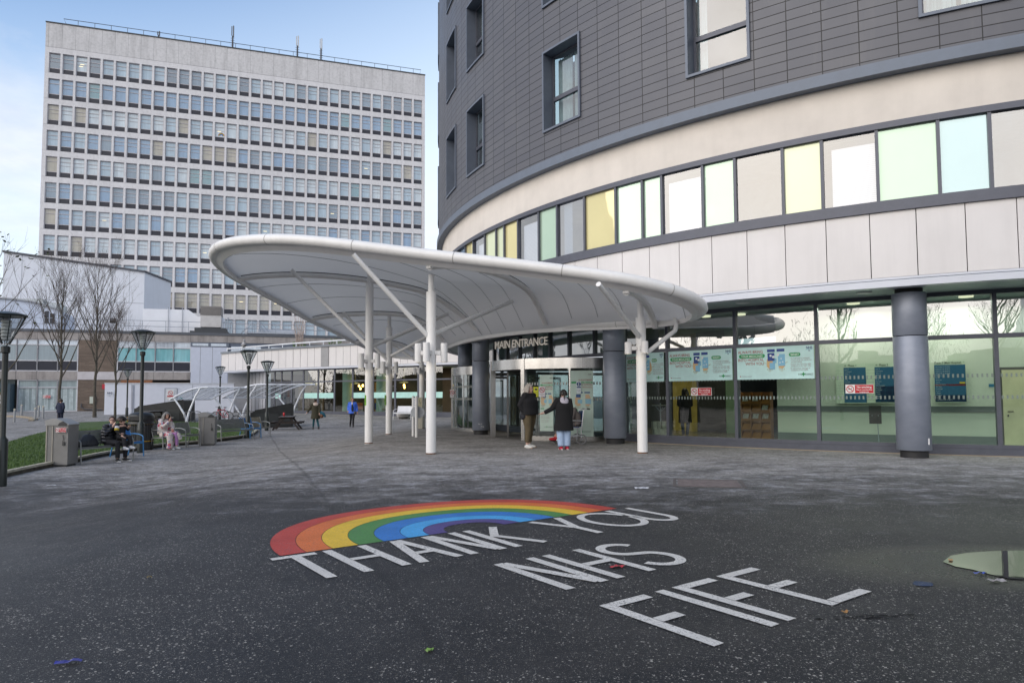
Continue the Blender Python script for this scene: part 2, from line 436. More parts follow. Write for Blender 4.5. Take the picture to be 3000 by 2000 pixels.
WORDS = [
 ('THANK YOU', 'white painted words THANK YOU along the foot of the rainbow', .12, [
  ('T', [[(-.11, h), (.30, h)], [(.10, SW), (.10, .96)]]),
  ('H', [[(.42, 0), (.42, .96)], [(.77, 0), (.77, .96)], [(.465, .48), (.725, .48)]]),
  ('A', [[(.94, .96), (1.115, 0)], [(1.30, .96), (1.145, 0)], [(1.035, .61), (1.20, .61)]]),
  ('N', [[(1.465, 0), (1.465, .96)], [(1.785, 0), (1.785, .96)], [(1.50, .03), (1.75, .93)]]),
  ('K', [[(1.97, 0), (1.97, .96)], [(2.32, 0), (2.03, .46)], [(2.06, .40), (2.30, .96)]]),
  ('Y', [[(2.83, .02), (3.04, .56)], [(3.24, 0), (3.05, .56)], [(3.045, .54), (3.045, .96)]]),
  ('O', [arc(3.70, .46, .31, .43, 0, 345, 28)]),
  ('U', [[(4.06, 0), (4.06, .64)] + arc(4.235, .64, .175, .26, 180, 0, 14)[1:-1] + [(4.41, .64), (4.41, 0)]])]),
 ('NHS', 'white painted letters NHS in the middle of the asphalt', 1.52, [
  ('N', [[(1.415, 0), (1.415, .96)], [(1.76, 0), (1.76, .96)], [(1.45, .03), (1.725, .93)]]),
  ('H', [[(1.945, 0), (1.945, .96)], [(2.31, 0), (2.31, .96)], [(1.99, .48), (2.265, .48)]]),
  ('S', [arc(2.66, .245, .19, .2, -20, -250, 18) + arc(2.66, .68, .2, .225, -62, 165, 18)])]),
 ('FIFE', 'white painted word FIFE nearest the camera on the asphalt', 2.91, [
  ('F', [[(1.345, 0), (1.345, .96)], [(1.39, h), (1.74, h)], [(1.39, .45), (1.61, .45)]]),
  ('I', [[(1.905, 0), (1.905, .96)]]),
  ('F', [[(2.09, 0), (2.09, .96)], [(2.135, h), (2.48, h)], [(2.135, .45), (2.36, .45)]]),
  ('E', [[(2.62, 0), (2.62, .96)], [(2.665, h), (3.04, h)], [(2.665, .45), (2.92, .45)], [(2.665, .96 - h), (3.12, .96 - h)]])])]
for w_, lab, t0, ls in WORDS:
    s0 = ls[0][1][0][0][0]
    o = thing('painted_lettering', lab, 'ground lettering', PG(s0, t0))
    for nm, st in ls:
        m = MB()
        for i, q in enumerate(st): stroke(m, [(a, b + t0) for a, b in q], z=.006 + .0012 * i)
        m.build('letter', WH, o, world=True)

# ------------------------------------------------------------------ puddle, paint blot, manhole, litter and leaves
t = NT('puddle_water')
PUD = t.pbr(Base_Color=(.012, .014, .015), Roughness=.02, Specular_IOR_Level=.55, Normal=t.bump(t.noise(t.co(), 5., 2), .012, .01))
ps = [at(u, v) for u, v in ((2762, 1646), (2785, 1628), (2830, 1620), (2900, 1615), (3010, 1612), (3150, 1625), (3240, 1655), (3180, 1690), (3060, 1702), (2960, 1696), (2905, 1684), (2850, 1669), (2800, 1660))]
m = MB(); m.quad(*on_ground(ps[::-1], .005)); tag(m.build('puddle', PUD), kind='structure')
def blob(c, rx, ry, dz, n=14, j=.18): return on_ground([(c.x + rx * cos(2 * pi * k / n) * random.uniform(1 - j, 1 + j), c.y + ry * sin(2 * pi * k / n) * random.uniform(1 - j, 1 + j)) for k in range(n)], dz)
m = MB(); m.quad(*blob(at(2705, 1711), 0.075, .075, .005)); tag(m.build('paint_blot', paint('blue_paint', (.012, .036, .10), .5)), 'small round blot of blue paint on the asphalt near the puddle', 'paint mark')
mh = thing('manhole_cover', 'reddish square inspection cover set in the asphalt', 'manhole cover', at(2075, 1415))
c0 = at(2075, 1415)
m = MB(); m.slab(on_ground([(c0.x + a * .48 + b * .1, c0.y + b * .42 - a * .1) for a, b in ((-1, -1), (1, -1), (1, 1), (-1, 1))], .001), (0, 0, .003)); m.build('cover', mat('brick_red_cover', (.155, .125, .118), .85, var=.35, scale=9, bump=.4), mh, world=True)
m = MB(); q = [V((c0.x + a * .53 + b * .11, c0.y + b * .47 - a * .11, gz(c0.x, c0.y) + .002)) for a, b in ((-1, -1), (1, -1), (1, 1), (-1, 1))]
for i in range(4): m.bar(q[i], q[(i + 1) % 4], .05, .006)
m.build('rim', mat('iron_rim', (.105, .09, .085), .8), mh, world=True)
def scrap(u, v, L, W, col, rz, name, lab, cat):
    c = at(u, v); m = MB(); n = 7
    for i in range(n):
        for s_ in (-1, 1):
            m.v.append((L * (i / (n - 1) - .5), s_ * W / 2 * (1 - .5 * abs(i / (n - 1) - .5)), .006 + random.uniform(0, .018)))
    m.f = [(2 * i, 2 * i + 2, 2 * i + 3, 2 * i + 1) for i in range(n - 1)]
    o = m.build(name, mat(name + '_mat', col, .45, var=.4, scale=40)); o.location = c; o.rotation_euler = (0, 0, rz); tag(o, lab, cat)
scrap(200, 1944, .13, .045, (.035, .035, .26), .35, 'wrapper', 'crumpled dark blue wrapper lying at the near left of the asphalt', 'litter')
scrap(1810, 1662, .13, .07, (.42, .03, .04), .3, 'wrapper', 'crumpled red wrapper by the painted letter H of NHS', 'litter')
scrap(1257, 1908, .05, .035, (.12, .25, .03), .9, 'fallen_leaf', 'small green leaf alone on the near asphalt below the lettering', 'leaf')
scrap(2476, 1796, .045, .03, (.30, .16, .05), .2, 'fallen_leaf', 'orange brown leaf beside the cracks right of FIFE', 'leaf')
scrap(2785, 1643, .045, .03, (.34, .18, .06), .7, 'fallen_leaf', 'orange leaf at the left tip of the puddle', 'leaf')
scrap(2872, 1682, .10, .03, (.05, .10, .45), 0, 'wrapper', 'thin blue wrapper on the near edge of the puddle', 'litter')
scrap(2920, 1704, .14, .05, (.30, .28, .28), .1, 'paper_scrap', 'pale flattened paper scrap just below the puddle', 'litter')
scrap(437, 1693, .04, .03, (.32, .24, .10), .1, 'fallen_leaf', 'small yellow leaf alone on the left side of the asphalt', 'leaf')
scrap(150, 1422, .18, .08, (.62, .62, .62), .1, 'paper_scrap', 'white tissue scrap near the foot of the grey litter bin', 'litter')
scrap(1880, 1431, .22, .12, (.55, .55, .58), .1, 'paper_scrap', 'pale paper scrap beside the reddish inspection cover', 'litter')
# cracks beside the lettering
m = MB()
cp = at(2520, 1806)
for k in range(34):
    a = cp + V((random.uniform(-.35, .35), random.uniform(-.05, .05), 0)); 
    m.quad(*blob(a, random.uniform(.012, .038), random.uniform(.004, .010), .004, 7, .5))
tag(m.build('crack', mat('crack_black', (.008, .008, .009), .9)), kind='structure')
# ------------------------------------------------------------------ the round hospital building
BC = V((20.35, 36.09)); BR = 23.92; GR = 22.1; KR = 24.09
def pc(r, a, z): return V((BC.x + r * cos(R(a)), BC.y + r * sin(R(a)), z))
def ray_r(u, v, r):
    d = ray(u, v); a = d.x ** 2 + d.y ** 2; b = -2 * (d.x * BC.x + d.y * BC.y); c = BC.length_squared - r * r
    tt = (-b - sqrt(b * b - 4 * a * c)) / (2 * a); p = V((0, 0, HC)) + d * tt
    return math.degrees(atan2(p.y - BC.y, p.x - BC.x)) , p
def band(m, r0, r1, z0, z1, a0, a1, st=1.):     # ring sector between radii r0<r1, heights z0<z1
    n = max(1, int(round((a1 - a0) / st)))
    for i in range(n + 1):
        a = a0 + (a1 - a0) * i / n
        m.v += [tuple(pc(r1, a, z0)), tuple(pc(r1, a, z1)), tuple(pc(r0, a, z1)), tuple(pc(r0, a, z0))]
    b = len(m.v) - 4 * (n + 1)
    for i in range(n):
        k = b + 4 * i
        for j in range(4): m.f.append((k + j, k + (j + 1) % 4, k + 4 + (j + 1) % 4, k + 4 + j))
    m.f += [(b + 3, b + 2, b + 1, b), tuple(b + 4 * n + j for j in range(4))]
    return m

M['clad_frame'] = mat('window_surround_grey', s8(98, 106, 120), .45, .2, .08)
M['frame'] = mat('frame_grey', s8(84, 87, 98), .42, .25, .10, 4)
M['dark_frame'] = mat('dark_frame', s8(44, 48, 56), .4, .2, .1, 4)
M['trim'] = mat('pale_trim', s8(196, 200, 210), .35, .1, .07, .8)
M['white_panel'] = mat('white_panel', s8(214, 211, 211), .32, 0, .045, .7, streak=.10)
M['steel'] = None
def cladding():
    t = NT('zinc_tiles'); uv = t.t.nodes.new('ShaderNodeUVMap').outputs[0]
    br = t.n('TexBrick', _offset=0., Vector=uv, Color1=(.092, .095, .114, 1), Color2=(.107, .109, .125, 1), Mortar=(.010, .010, .012, 1), Scale=1., Mortar_Size=.011, Mortar_Smooth=.2, Brick_Width=.786, Row_Height=.2475)
    c = t.co(); f = t.noise(c, .8, 6, .6); st = t.noise(t.co(scale=(1, 1, .1)), 2.5, 6, .7)
    base = t.mix(t.math('MULTIPLY', f, .4), br.outputs[0], (.15, .145, .15), 'MULTIPLY')
    base = t.mix(t.ramp(st, (.55, 0.), (.8, .25)), br.outputs[0], (.17, .165, .165))
    base = t.mix(t.ramp(t.noise(t.co(scale=(1, 1, .16)), 7., 2), (.785, 0.), (.80, .6)), base, (.42, .42, .42))
    base = t.mix(br.outputs['Fac'], base, (.010, .010, .012))
    h = t.math('SUBTRACT', 1., br.outputs['Fac'])
    return t.pbr(Base_Color=base, Roughness=t.math('ADD', .36, t.math('MULTIPLY', f, .2)), Metallic=.15, Normal=t.bump(h, .7, .02))
M['clad'] = cladding()
M['render'] = mat('cream_render', s8(216, 209, 201), .9, 0, .07, 1.1, bump=.35, bscale=45., streak=.07)
hb = thing('hospital_building', 'tall round hospital building with grey tiled upper floors above a glazed ground floor', 'building', (9.5, 20, 0))
def HB(m, name, mt, smooth=False, par=None): return m.build(name, mt, par or hb, smooth, world=True)

# tiled upper wall with real window openings
A0, A1 = -206., -70.
WINS = []
for ac, zs in ((-161.8, (10.12, 14.33, 18.4)), (-154.3, (10.08, 14.3, 18.5)), (-141.15, (9.98, 14.12, 18.3)), (-128.5, (9.93, 14.1, 18.3)), (-115.8, (9.87, 14.0)), (-103.2, (9.87,)), (-174.5, (10.12, 14.33, 18.4)), (-182, (10.1, 14.3, 18.4))):
    for z in zs: WINS.append((ac - 1.87, ac + 1.87, z, z + 2.53))
aset = sorted(set([round(A0 + .9325 * i, 4) for i in range(int((A1 - A0) / .9325) + 1)] + [w_[0] for w_ in WINS] + [w_[1] for w_ in WINS]))
zset = sorted(set([8.97, 24.] + [w_[2] for w_ in WINS] + [w_[3] for w_ in WINS]))
m = MB(); m.uv = []
na, nz = len(aset), len(zset)
for z in zset:
    for a in aset:
        m.v.append(tuple(pc(KR, a, z))); m.uv.append((R(a + 139.36) * KR * 1.0 + 200 * .786, z - 8.83))
for j in range(nz - 1):
    for i in range(na - 1):
        am, zm = (aset[i] + aset[i + 1]) / 2, (zset[j] + zset[j + 1]) / 2
        if any(w_[0] < am < w_[1] and w_[2] < zm < w_[3] for w_ in WINS): continue
        m.f.append((j * na + i, j * na + i + 1, (j + 1) * na + i + 1, (j + 1) * na + i))
HB(m, 'tiled_wall', M['clad'], True)
m = MB(); band(m, 15., KR - .02, 23.9, 24., A0, A1); HB(m, 'roof', M['frame'])
GL_UP = glass('upper_window_glass', (.58, .70, .70), .13, 0., .03)
CURT = mat('white_curtain', (.74, .76, .80), .9, var=.12, scale=6, bump=.6, bscale=12)
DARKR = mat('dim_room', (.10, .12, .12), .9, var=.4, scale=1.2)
for a0, a1, z0, z1 in WINS:
    ac = (a0 + a1) / 2
    m = MB()
    e = .06
    dA = math.degrees(.07 / KR)
    for b0, b1, c0_, c1_ in ((a0 - dA, a0, z0 - .07, z1 + .07), (a1, a1 + dA, z0 - .07, z1 + .07)):
        band(m, KR - .42, KR + e, c0_, c1_, b0, b1, 2)
    band(m, KR - .42, KR + e, z0 - .07, z0, a0, a1, 1.87); band(m, KR - .42, KR + e, z1, z1 + .07, a0, a1, 1.87)
    wn = HB(m, 'window', M['clad_frame'])
    m = MB(); r0, r1 = KR - .40, KR - .33; d = math.degrees(.06 / KR)
    zmid = z0 + 1.02
    for b0, b1 in ((a0, a0 + d), (a1 - d, a1)): band(m, r0, r1, z0, z1, b0, b1, 2)
    for c_ in (z0, z1 - .06): band(m, r0, r1, c_, c_ + .06, a0 + d, a1 - d, 2)
    band(m, r0, r1 + .015, zmid, zmid + .13, a0 + d, a1 - d, 2)
    m.build('frame', M['frame'], wn, world=True)
    m = MB(); m.quad(pc(r0 + .03, a0 + d, z0), pc(r0 + .03, a1 - d, z0), pc(r0 + .03, a1 - d, z1), pc(r0 + .03, a0 + d, z1)); m.build('pane', GL_UP, wn, world=True)
    m = MB(); n = 48
    two = ac in (-128.5, -154.3, -161.8)
    for q0, q1 in (((0, .2), (.86, 1)) if two else ((.0, .47), (.53, 1.))):
        for i in range(int(n * q0), int(n * q1)):
            aa, ab = a0 + (a1 - a0) * i / n, a0 + (a1 - a0) * (i + 1) / n
            ra, rb_ = (KR - .60 + .05 * sin(2.1 * k) + .02 * sin(5 * k) for k in (i, i + 1))
            gap = 1. if two else 1.
            m.quad(pc(ra, aa, z0), pc(rb_, ab, z0), pc(rb_, ab, z1 - .05), pc(ra, aa, z1 - .05))
    m.build('curtain', CURT, wn, True, world=True)
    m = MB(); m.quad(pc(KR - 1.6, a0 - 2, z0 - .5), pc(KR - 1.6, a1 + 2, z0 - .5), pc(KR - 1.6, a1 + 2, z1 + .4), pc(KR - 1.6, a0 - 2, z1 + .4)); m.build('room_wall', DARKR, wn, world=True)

m = MB(); band(m, BR - .1, KR + .10, 8.70, 8.97, A0, A1, 1.); HB(m, 'drip_flashing', mat('flashing', s8(104, 113, 127), .5, .1, .08))
m = MB(); band(m, BR - .3, BR, 7.645, 8.70, A0, A1, 1.); HB(m, 'cream_render_band', M['render'], True, )
# coloured window strip
m = MB(); band(m, BR - .35, BR + .05, 7.50, 7.645, A0, A1, 1.); band(m, BR - .35, BR + .06, 5.58, 5.70, A0, A1, 1.); band(m, BR - .35, BR + .03, 5.702, 5.84, A0, A1, 1.)
HB(m, 'strip_flashing', M['frame'])
MU = [-166.5, -163.9, -162.3, -160.8, -158.2, -155.96, -153.2, -150.95, -149.5, -147.3, -144.42, -142.2, -139.28, -136.38, -134.17, -132.68, -129.79, -127.72, -124.91, -122.78, -120.0, -117.13, -114.86, -112, -109.5, -106.6, -104, -101.2, -98.5]
PC = 'gyydyBllyBgDyggBgBlBgtBgByBB'[:len(MU) - 1]
def strip_glass(name, tint, refl, col=None, alpha=.0):
    t = NT(name); fr = t.n('LayerWeight', Blend=.3)
    c = t.co(); f = t.noise(c, .5, 4, .6)
    fac = t.math('ADD', t.math('MULTIPLY', fr.outputs['Facing'], .4), refl, True)
    g = t.n('BsdfGlossy', Color=col, Roughness=.02, Normal=t.bump(t.noise(c, .8, 2), .05, .05))
    b = t.n('BsdfDiffuse', Color=t.mix(f, tuple(x * .8 for x in tint), tint))
    return t.done(t.n('MixShader', i0=fac, i1=b.outputs[0], i2=g.outputs[0]).outputs[0])
PM = {'y': strip_glass('yellow_glass', (.74, .66, .34), .17, (1, .93, .62)), 'g': strip_glass('green_glass', (.42, .56, .44), .22, (.80, 1, .84)),
      'l': strip_glass('lime_glass', (.68, .74, .50), .17, (.95, 1, .80)), 't': strip_glass('teal_glass', (.24, .34, .36), .26, (.75, .92, .95)),
      'B': glass('clear_strip_glass', (.80, .84, .88), .20, 0., .04), 'D': glass('dark_strip_glass', (.50, .58, .66), .34, 0., .03), 'd': strip_glass('grey_glass', (.10, .14, .18), .35, (.8, .9, 1))}
d = math.degrees(.035 / BR)
for a in MU: HB(band(MB(), BR - .12, BR + .02, 5.84, 7.50, a - d, a + d, 2), 'strip_mullion', M['frame'])
BLIND = NT('venetian_blind'); _c = BLIND.t.nodes.new('ShaderNodeTexCoord').outputs['Object']; _s = BLIND.n('SeparateXYZ', Vector=_c)
_w = BLIND.math('FRACT', BLIND.math('MULTIPLY', _s.outputs[2], 22.))
BLIND = BLIND.pbr(Base_Color=BLIND.mix(BLIND.ramp(_w, (.1, 0.), (.3, 1.)), (.58, .60, .65), (.86, .88, .93)), Roughness=.7)
for i in range(len(MU) - 1):
    a, b = MU[i] + d, MU[i + 1] - d; k = PC[i]
    m = MB(); n = 3; r = BR - .05
    for j in range(n): m.quad(pc(r, a + (b - a) * j / n, 5.84), pc(r, a + (b - a) * (j + 1) / n, 5.84), pc(r, a + (b - a) * (j + 1) / n, 7.5), pc(r, a + (b - a) * j / n, 7.5))
    pn = HB(m, 'strip_pane', PM[k])
    if k in 'BD':
        m = MB(); n = 8; z1 = 7.26 if k == 'B' else 7.5; aa = a + (b - a) * (.10 + .05 * (i % 3) if k == 'B' else .12); bb = b - (b - a) * (0. if k == 'B' else .55)
        if k == 'D' or i % 5 != 2:
            for j in range(n): m.quad(*[pc(BR - .16, q, z) for q, z in ((aa + (bb - aa) * j / n, 5.84), (aa + (bb - aa) * (j + 1) / n, 5.84), (aa + (bb - aa) * (j + 1) / n, z1), (aa + (bb - aa) * j / n, z1))])
            m.build('blind', BLIND, pn, world=True)
m = MB(); band(m, BR - 2.6, BR - 2.5, 5.0, 7.9, A0, A1, 2.); HB(m, 'strip_room_wall', mat('strip_room', (.50, .55, .60), .9, var=.25, scale=.8), True)
m = MB(); band(m, BR - 2.5, BR - .36, 5.02, 5.10, A0, A1, 2.); HB(m, 'upper_floor_slab', M['frame'])
m = MB(); band(m, BR - 2.5, BR - .36, 7.56, 7.62, A0, A1, 2.); HB(m, 'strip_room_ceiling', mat('room_ceiling', (.60, .62, .64), .9))
# white panels, each with its own joint
PJ = [-206 + 2.2 * i for i in range(64)]
PJ = [-120.47 + 2.2 * (i - 39) for i in range(60)]
m = MB(); g_ = math.degrees(.009 / BR)
for a in PJ:
    band(m, BR - .06, BR, 4.085, 5.575, a + g_, a + 2.2 - g_, .55)
HB(m, 'white_panel_band', M['white_panel'], True)
m = MB(); band(m, BR - .12, BR - .065, 4.05, 5.58, PJ[0], PJ[-1], 1.); HB(m, 'panel_backing', mat('joint_black', (.02, .02, .022), .8), True)
m = MB(); band(m, BR - .3, BR + .025, 3.86, 4.01, PJ[0], PJ[-1], 1.1); band(m, BR - .1, BR + .0, 4.03, 4.08, PJ[0], PJ[-1], 1.1); HB(m, 'fascia_trim', M['trim'])
m = MB(); band(m, 12., BR - .3, 3.90, 3.98, -205, -85, 1.); HB(m, 'soffit', mat('soffit_panel', s8(168, 184, 184), .45, 0, .08, .5))
LAMPW = emit('downlight', (1, .86, .62), 1.2)
m = MB()
for a in (-147, -140.5, -134, -128.2, -121, -112): m.lathe(pc(23., a, 3.885), [(.17, .012), (.19, 0), (.15, -.012)], 20)
HB(m, 'soffit_downlight', mat('downlight_rim', (.7, .72, .72), .4))
# ground floor glazing
FL = -205.
m = MB(); band(m, GR - .12, GR + .06, .02, .17, -204, -95, 1.); band(m, GR - .12, GR + .035, .172, .26, -204, -95, 1.); HB(m, 'plinth', M['frame'])
m = MB(); band(m, GR - .2, GR + .09, -.1, .02, -204, -95, 1.); HB(m, 'sandstone_kerb', mat('sand_kerb', s8(150, 138, 120), .9, bump=.3))
GMU = [-139.4, -135.2, -129.65, -124.1, -119.15, -114.13, -109., -104.]
GE = [-204, -198, -192, -186, -180, -174, -168, -163, -158.5, -155.2, -152., -149.2, -146.2, -142.8]
GLASS_G = glass('ground_floor_glass', (.68, .79, .73), .06, 0., .035)
GLASS_T = glass('transom_glass', (.48, .60, .55), .26, 0., .05)
d = math.degrees(.045 / GR)
for a in GE + GMU:
    z0 = .26 if (a > -141 or a < -178) else 2.76
    HB(band(MB(), GR - .14, GR + .03, z0, 3.90, a - d, a + d, 2), 'mullion', M['frame'])
m = MB()
band(m, GR - .12, GR + .025, 2.76, 2.86, -204, -95, 1.); band(m, GR - .12, GR + .032, 3.80, 3.905, -204, -95, 1.)
HB(m, 'transom', M['frame'])
ALL = GE + GMU
for i in range(len(ALL) - 1):
    a, b = ALL[i] + d, ALL[i + 1] - d
    m = MB(); n = 4
    for j in range(n): m.quad(*[pc(GR - .04, q, z) for q, z in ((a + (b - a) * j / n, 2.86), (a + (b - a) * (j + 1) / n, 2.86), (a + (b - a) * (j + 1) / n, 3.8), (a + (b - a) * j / n, 3.8))])
    HB(m, 'transom_pane', GLASS_T)
    if ALL[i] >= -140 or ALL[i] < -178:
        m = MB()
        for j in range(n): m.quad(*[pc(GR - .04, q, z) for q, z in ((a + (b - a) * j / n, .26), (a + (b - a) * (j + 1) / n, .26), (a + (b - a) * (j + 1) / n, 2.76), (a + (b - a) * j / n, 2.76))])
        HB(m, 'glass_pane', GLASS_G)
        if ALL[i] >= -140:      # two rows of frosted safety marks
            m = MB(); k = int((b - a) / .24)
            for q in range(k):
                a_ = a + (b - a) * (q + .3) / k; b_ = a_ + (b - a) / k * .42
                for z, h_ in ((1.33, .085), (1.84, .085)):
                    m.quad(pc(GR - .03, a_, z), pc(GR - .03, b_, z), pc(GR - .03, b_, z + h_), pc(GR - .03, a_, z + h_))
            HB(m, 'frosted_marks', mat('frosting', (.22, .27, .25), .8))
# columns under the overhang
M['col'] = None
def colmat():
    t = NT('column_sheet'); c = t.co(); b = t.noise(t.co(scale=(1.2, 1.2, 2.2), rot=(.0, .5, 0)), 1.6, 4, .6); f = t.noise(c, 12, 4)
    return t.pbr(Base_Color=t.mix(b, s8(112, 119, 133), s8(146, 152, 165)), Roughness=.42, Metallic=.25, Normal=t.bump(t.noise(t.co(scale=(1, 1, 1.6), rot=(0, .6, 0)), 3.2, 4), .16, .03))
M['col'] = colmat()
M['coldark'] = mat('column_base', (.02, .02, .022), .6)
cB = at(1803, 1306); cA = at(1409, 1272); cB = ray_r(1803, 1300, 22.98)[1]; cB.z = 0; cC = at(2703, 1343); cD = V((-2.1, 30.6, 0))
for c_, r in ((cA, .33), (cB, .345), (cC + V((.03, .36, 0)), .36), (cD, .33)):
    m = MB(); c0_ = (c_.x, c_.y, 0)
    if c_ is not cC: pass
    m.lathe(c0_, [(r * .98, .17), (r, .18), (r, 2.775), (r * .99, 2.78)], 40); m.lathe(c0_, [(r * .99, 2.80), (r, 2.805), (r, 3.78), (r * .985, 3.79)], 40)
    cm = HB(m, 'column', M['col'], True)
    m = MB(); m.lathe(c0_, [(r * .8, 0), (r * .8, 3.9)], 32); m.build('column_core', M['coldark'], cm, True, world=True)
m = MB(); q = pc(GR + .05, -118.4, 0); m.box((cC.x + .17, cC.y + .03, .38), (.035, .012, .14)); HB(m, 'white_label', mat('label_white', (.8, .8, .8), .5))
m = MB()
for _ in range(7): m.ell((cA.x + random.uniform(-.08, .13), cA.y - .325 + 0, random.uniform(.24, .42)), (.018, .012, .02), 6, 4)
HB(m, 'chipped_paint', mat('chip_white', (.72, .74, .77), .8))

# interior: corridor wall, lobby, ceiling, floor
INW = mat('mint_wall', s8(200, 208, 194), .75, var=.05, scale=.6)
m = MB(); band(m, 19.6, 20.3, .0, 3.9, ray_r(2278, 1200, 20.3)[0], -100, 1.); HB(m, 'corridor_wall', INW, True)
m = MB(); band(m, 20.3, 20.36, .98, 1.13, ray_r(2278, 1200, 20.3)[0], -100, 1.); HB(m, 'wall_buffer_rail', mat('buffer_rail', (.12, .14, .14), .6))
m = MB(); band(m, 20.3, 20.33, .02, .36, ray_r(2278, 1200, 20.3)[0], -100, 1.); HB(m, 'skirting', mat('skirting', (.16, .19, .19), .6))
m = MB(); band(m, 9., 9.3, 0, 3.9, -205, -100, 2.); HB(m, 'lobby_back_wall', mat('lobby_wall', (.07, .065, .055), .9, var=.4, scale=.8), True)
RW = lambda u, r: ray_r(u, 1200, r)[0]
m = MB(); band(m, 15.9, 16., 0, 3.9, RW(1972, 16), RW(2042, 16), 1.); HB(m, 'yellow_wall', mat('yellow_wall', (.46, .36, .10), .8, var=.2), True)
m = MB(); band(m, 15.9, 16., 0, 3.9, RW(2043, 16), RW(2126, 16), 1.); band(m, 15.4, 15.5, 0, 3.9, RW(1830, 15.5), RW(1971, 15.5), 1.); HB(m, 'dark_screen', mat('dark_screen', (.035, .036, .038), .6, var=.5), True)
m = MB(); band(m, 15.9, 16., 0, 3.9, RW(2127, 16), RW(2162, 16), 1.); HB(m, 'green_wall', mat('pale_green_wall', s8(130, 160, 140), .8), True)
m = MB(); band(m, 9.2, GR - .14, -.02, .035, -205, -96, 1.); HB(m, 'lobby_floor', mat('lobby_floor', (.20, .19, .18), .25, var=.2, scale=1.5))
m = MB(); band(m, 20.36, GR - .16, .035, .05, -126, -100, 1.); HB(m, 'corridor_floor', mat('corridor_floor', (.24, .28, .27), .2, var=.12))
# door in the corridor wall
m = MB(); a0, a1 = -112.9, -110.3; band(m, 20.31, 20.37, .03, 2.12, a0 - .2, a1 + .2, 3); dr = HB(m, 'corridor_door', mat('door_frame', (.10, .10, .10), .5))
m = MB(); band(m, 20.37, 20.395, .03, 2.05, a0, a1, 3); m.build('door_leaf', mat('door_leaf', s8(206, 202, 168), .5), dr, world=True)
m = MB(); p = pc(20.41, a0 + .25, 1.0); m.tube([p, p + V((0, -.06, 0)), p + V((.13, -.02, 0))], .012, 8); m.ell(p + V((0, -.01, -.1)), (.02, .02, .03), 8, 6); m.build('handle', mat('handle_dark', (.05, .05, .05), .3, .8), dr, world=True)
# lamps of the corridor and the lobby ceiling
def area(loc, sx_, sy_, e, col=(1, .95, .82)):
    l = bpy.data.lights.new('ceiling_lamp', 'AREA'); l.shape = 'RECTANGLE'; l.size = sx_; l.size_y = sy_; l.energy = e; l.color = col
    o = bpy.data.objects.new('ceiling_lamp', l); COL.objects.link(o); o.location = loc; return o
for a in (-122.5, -116.5, -110): area(pc(21.1, a, 3.75), 1.6, .5, 24, (1, .96, .86))
for a, r, e in ((-128.6, 18.8, 16), (-140, 18.5, 18), (-152, 18.5, 18), (-166, 18, 14)): area(pc(r, a, 3.8), 1.6, 1.6, e, (1, .86, .58))
m = MB()
for a, r in ((-133.5, 20.9), (-130.8, 20.6), (-138, 20.4), (-122, 21.2), (-115.2, 21.2), (-144, 20.5)): m.lathe(pc(r, a, 3.86), [(.16, .03), (.16, -.01)], 20)
HB(m, 'ceiling_downlight', LAMPW)
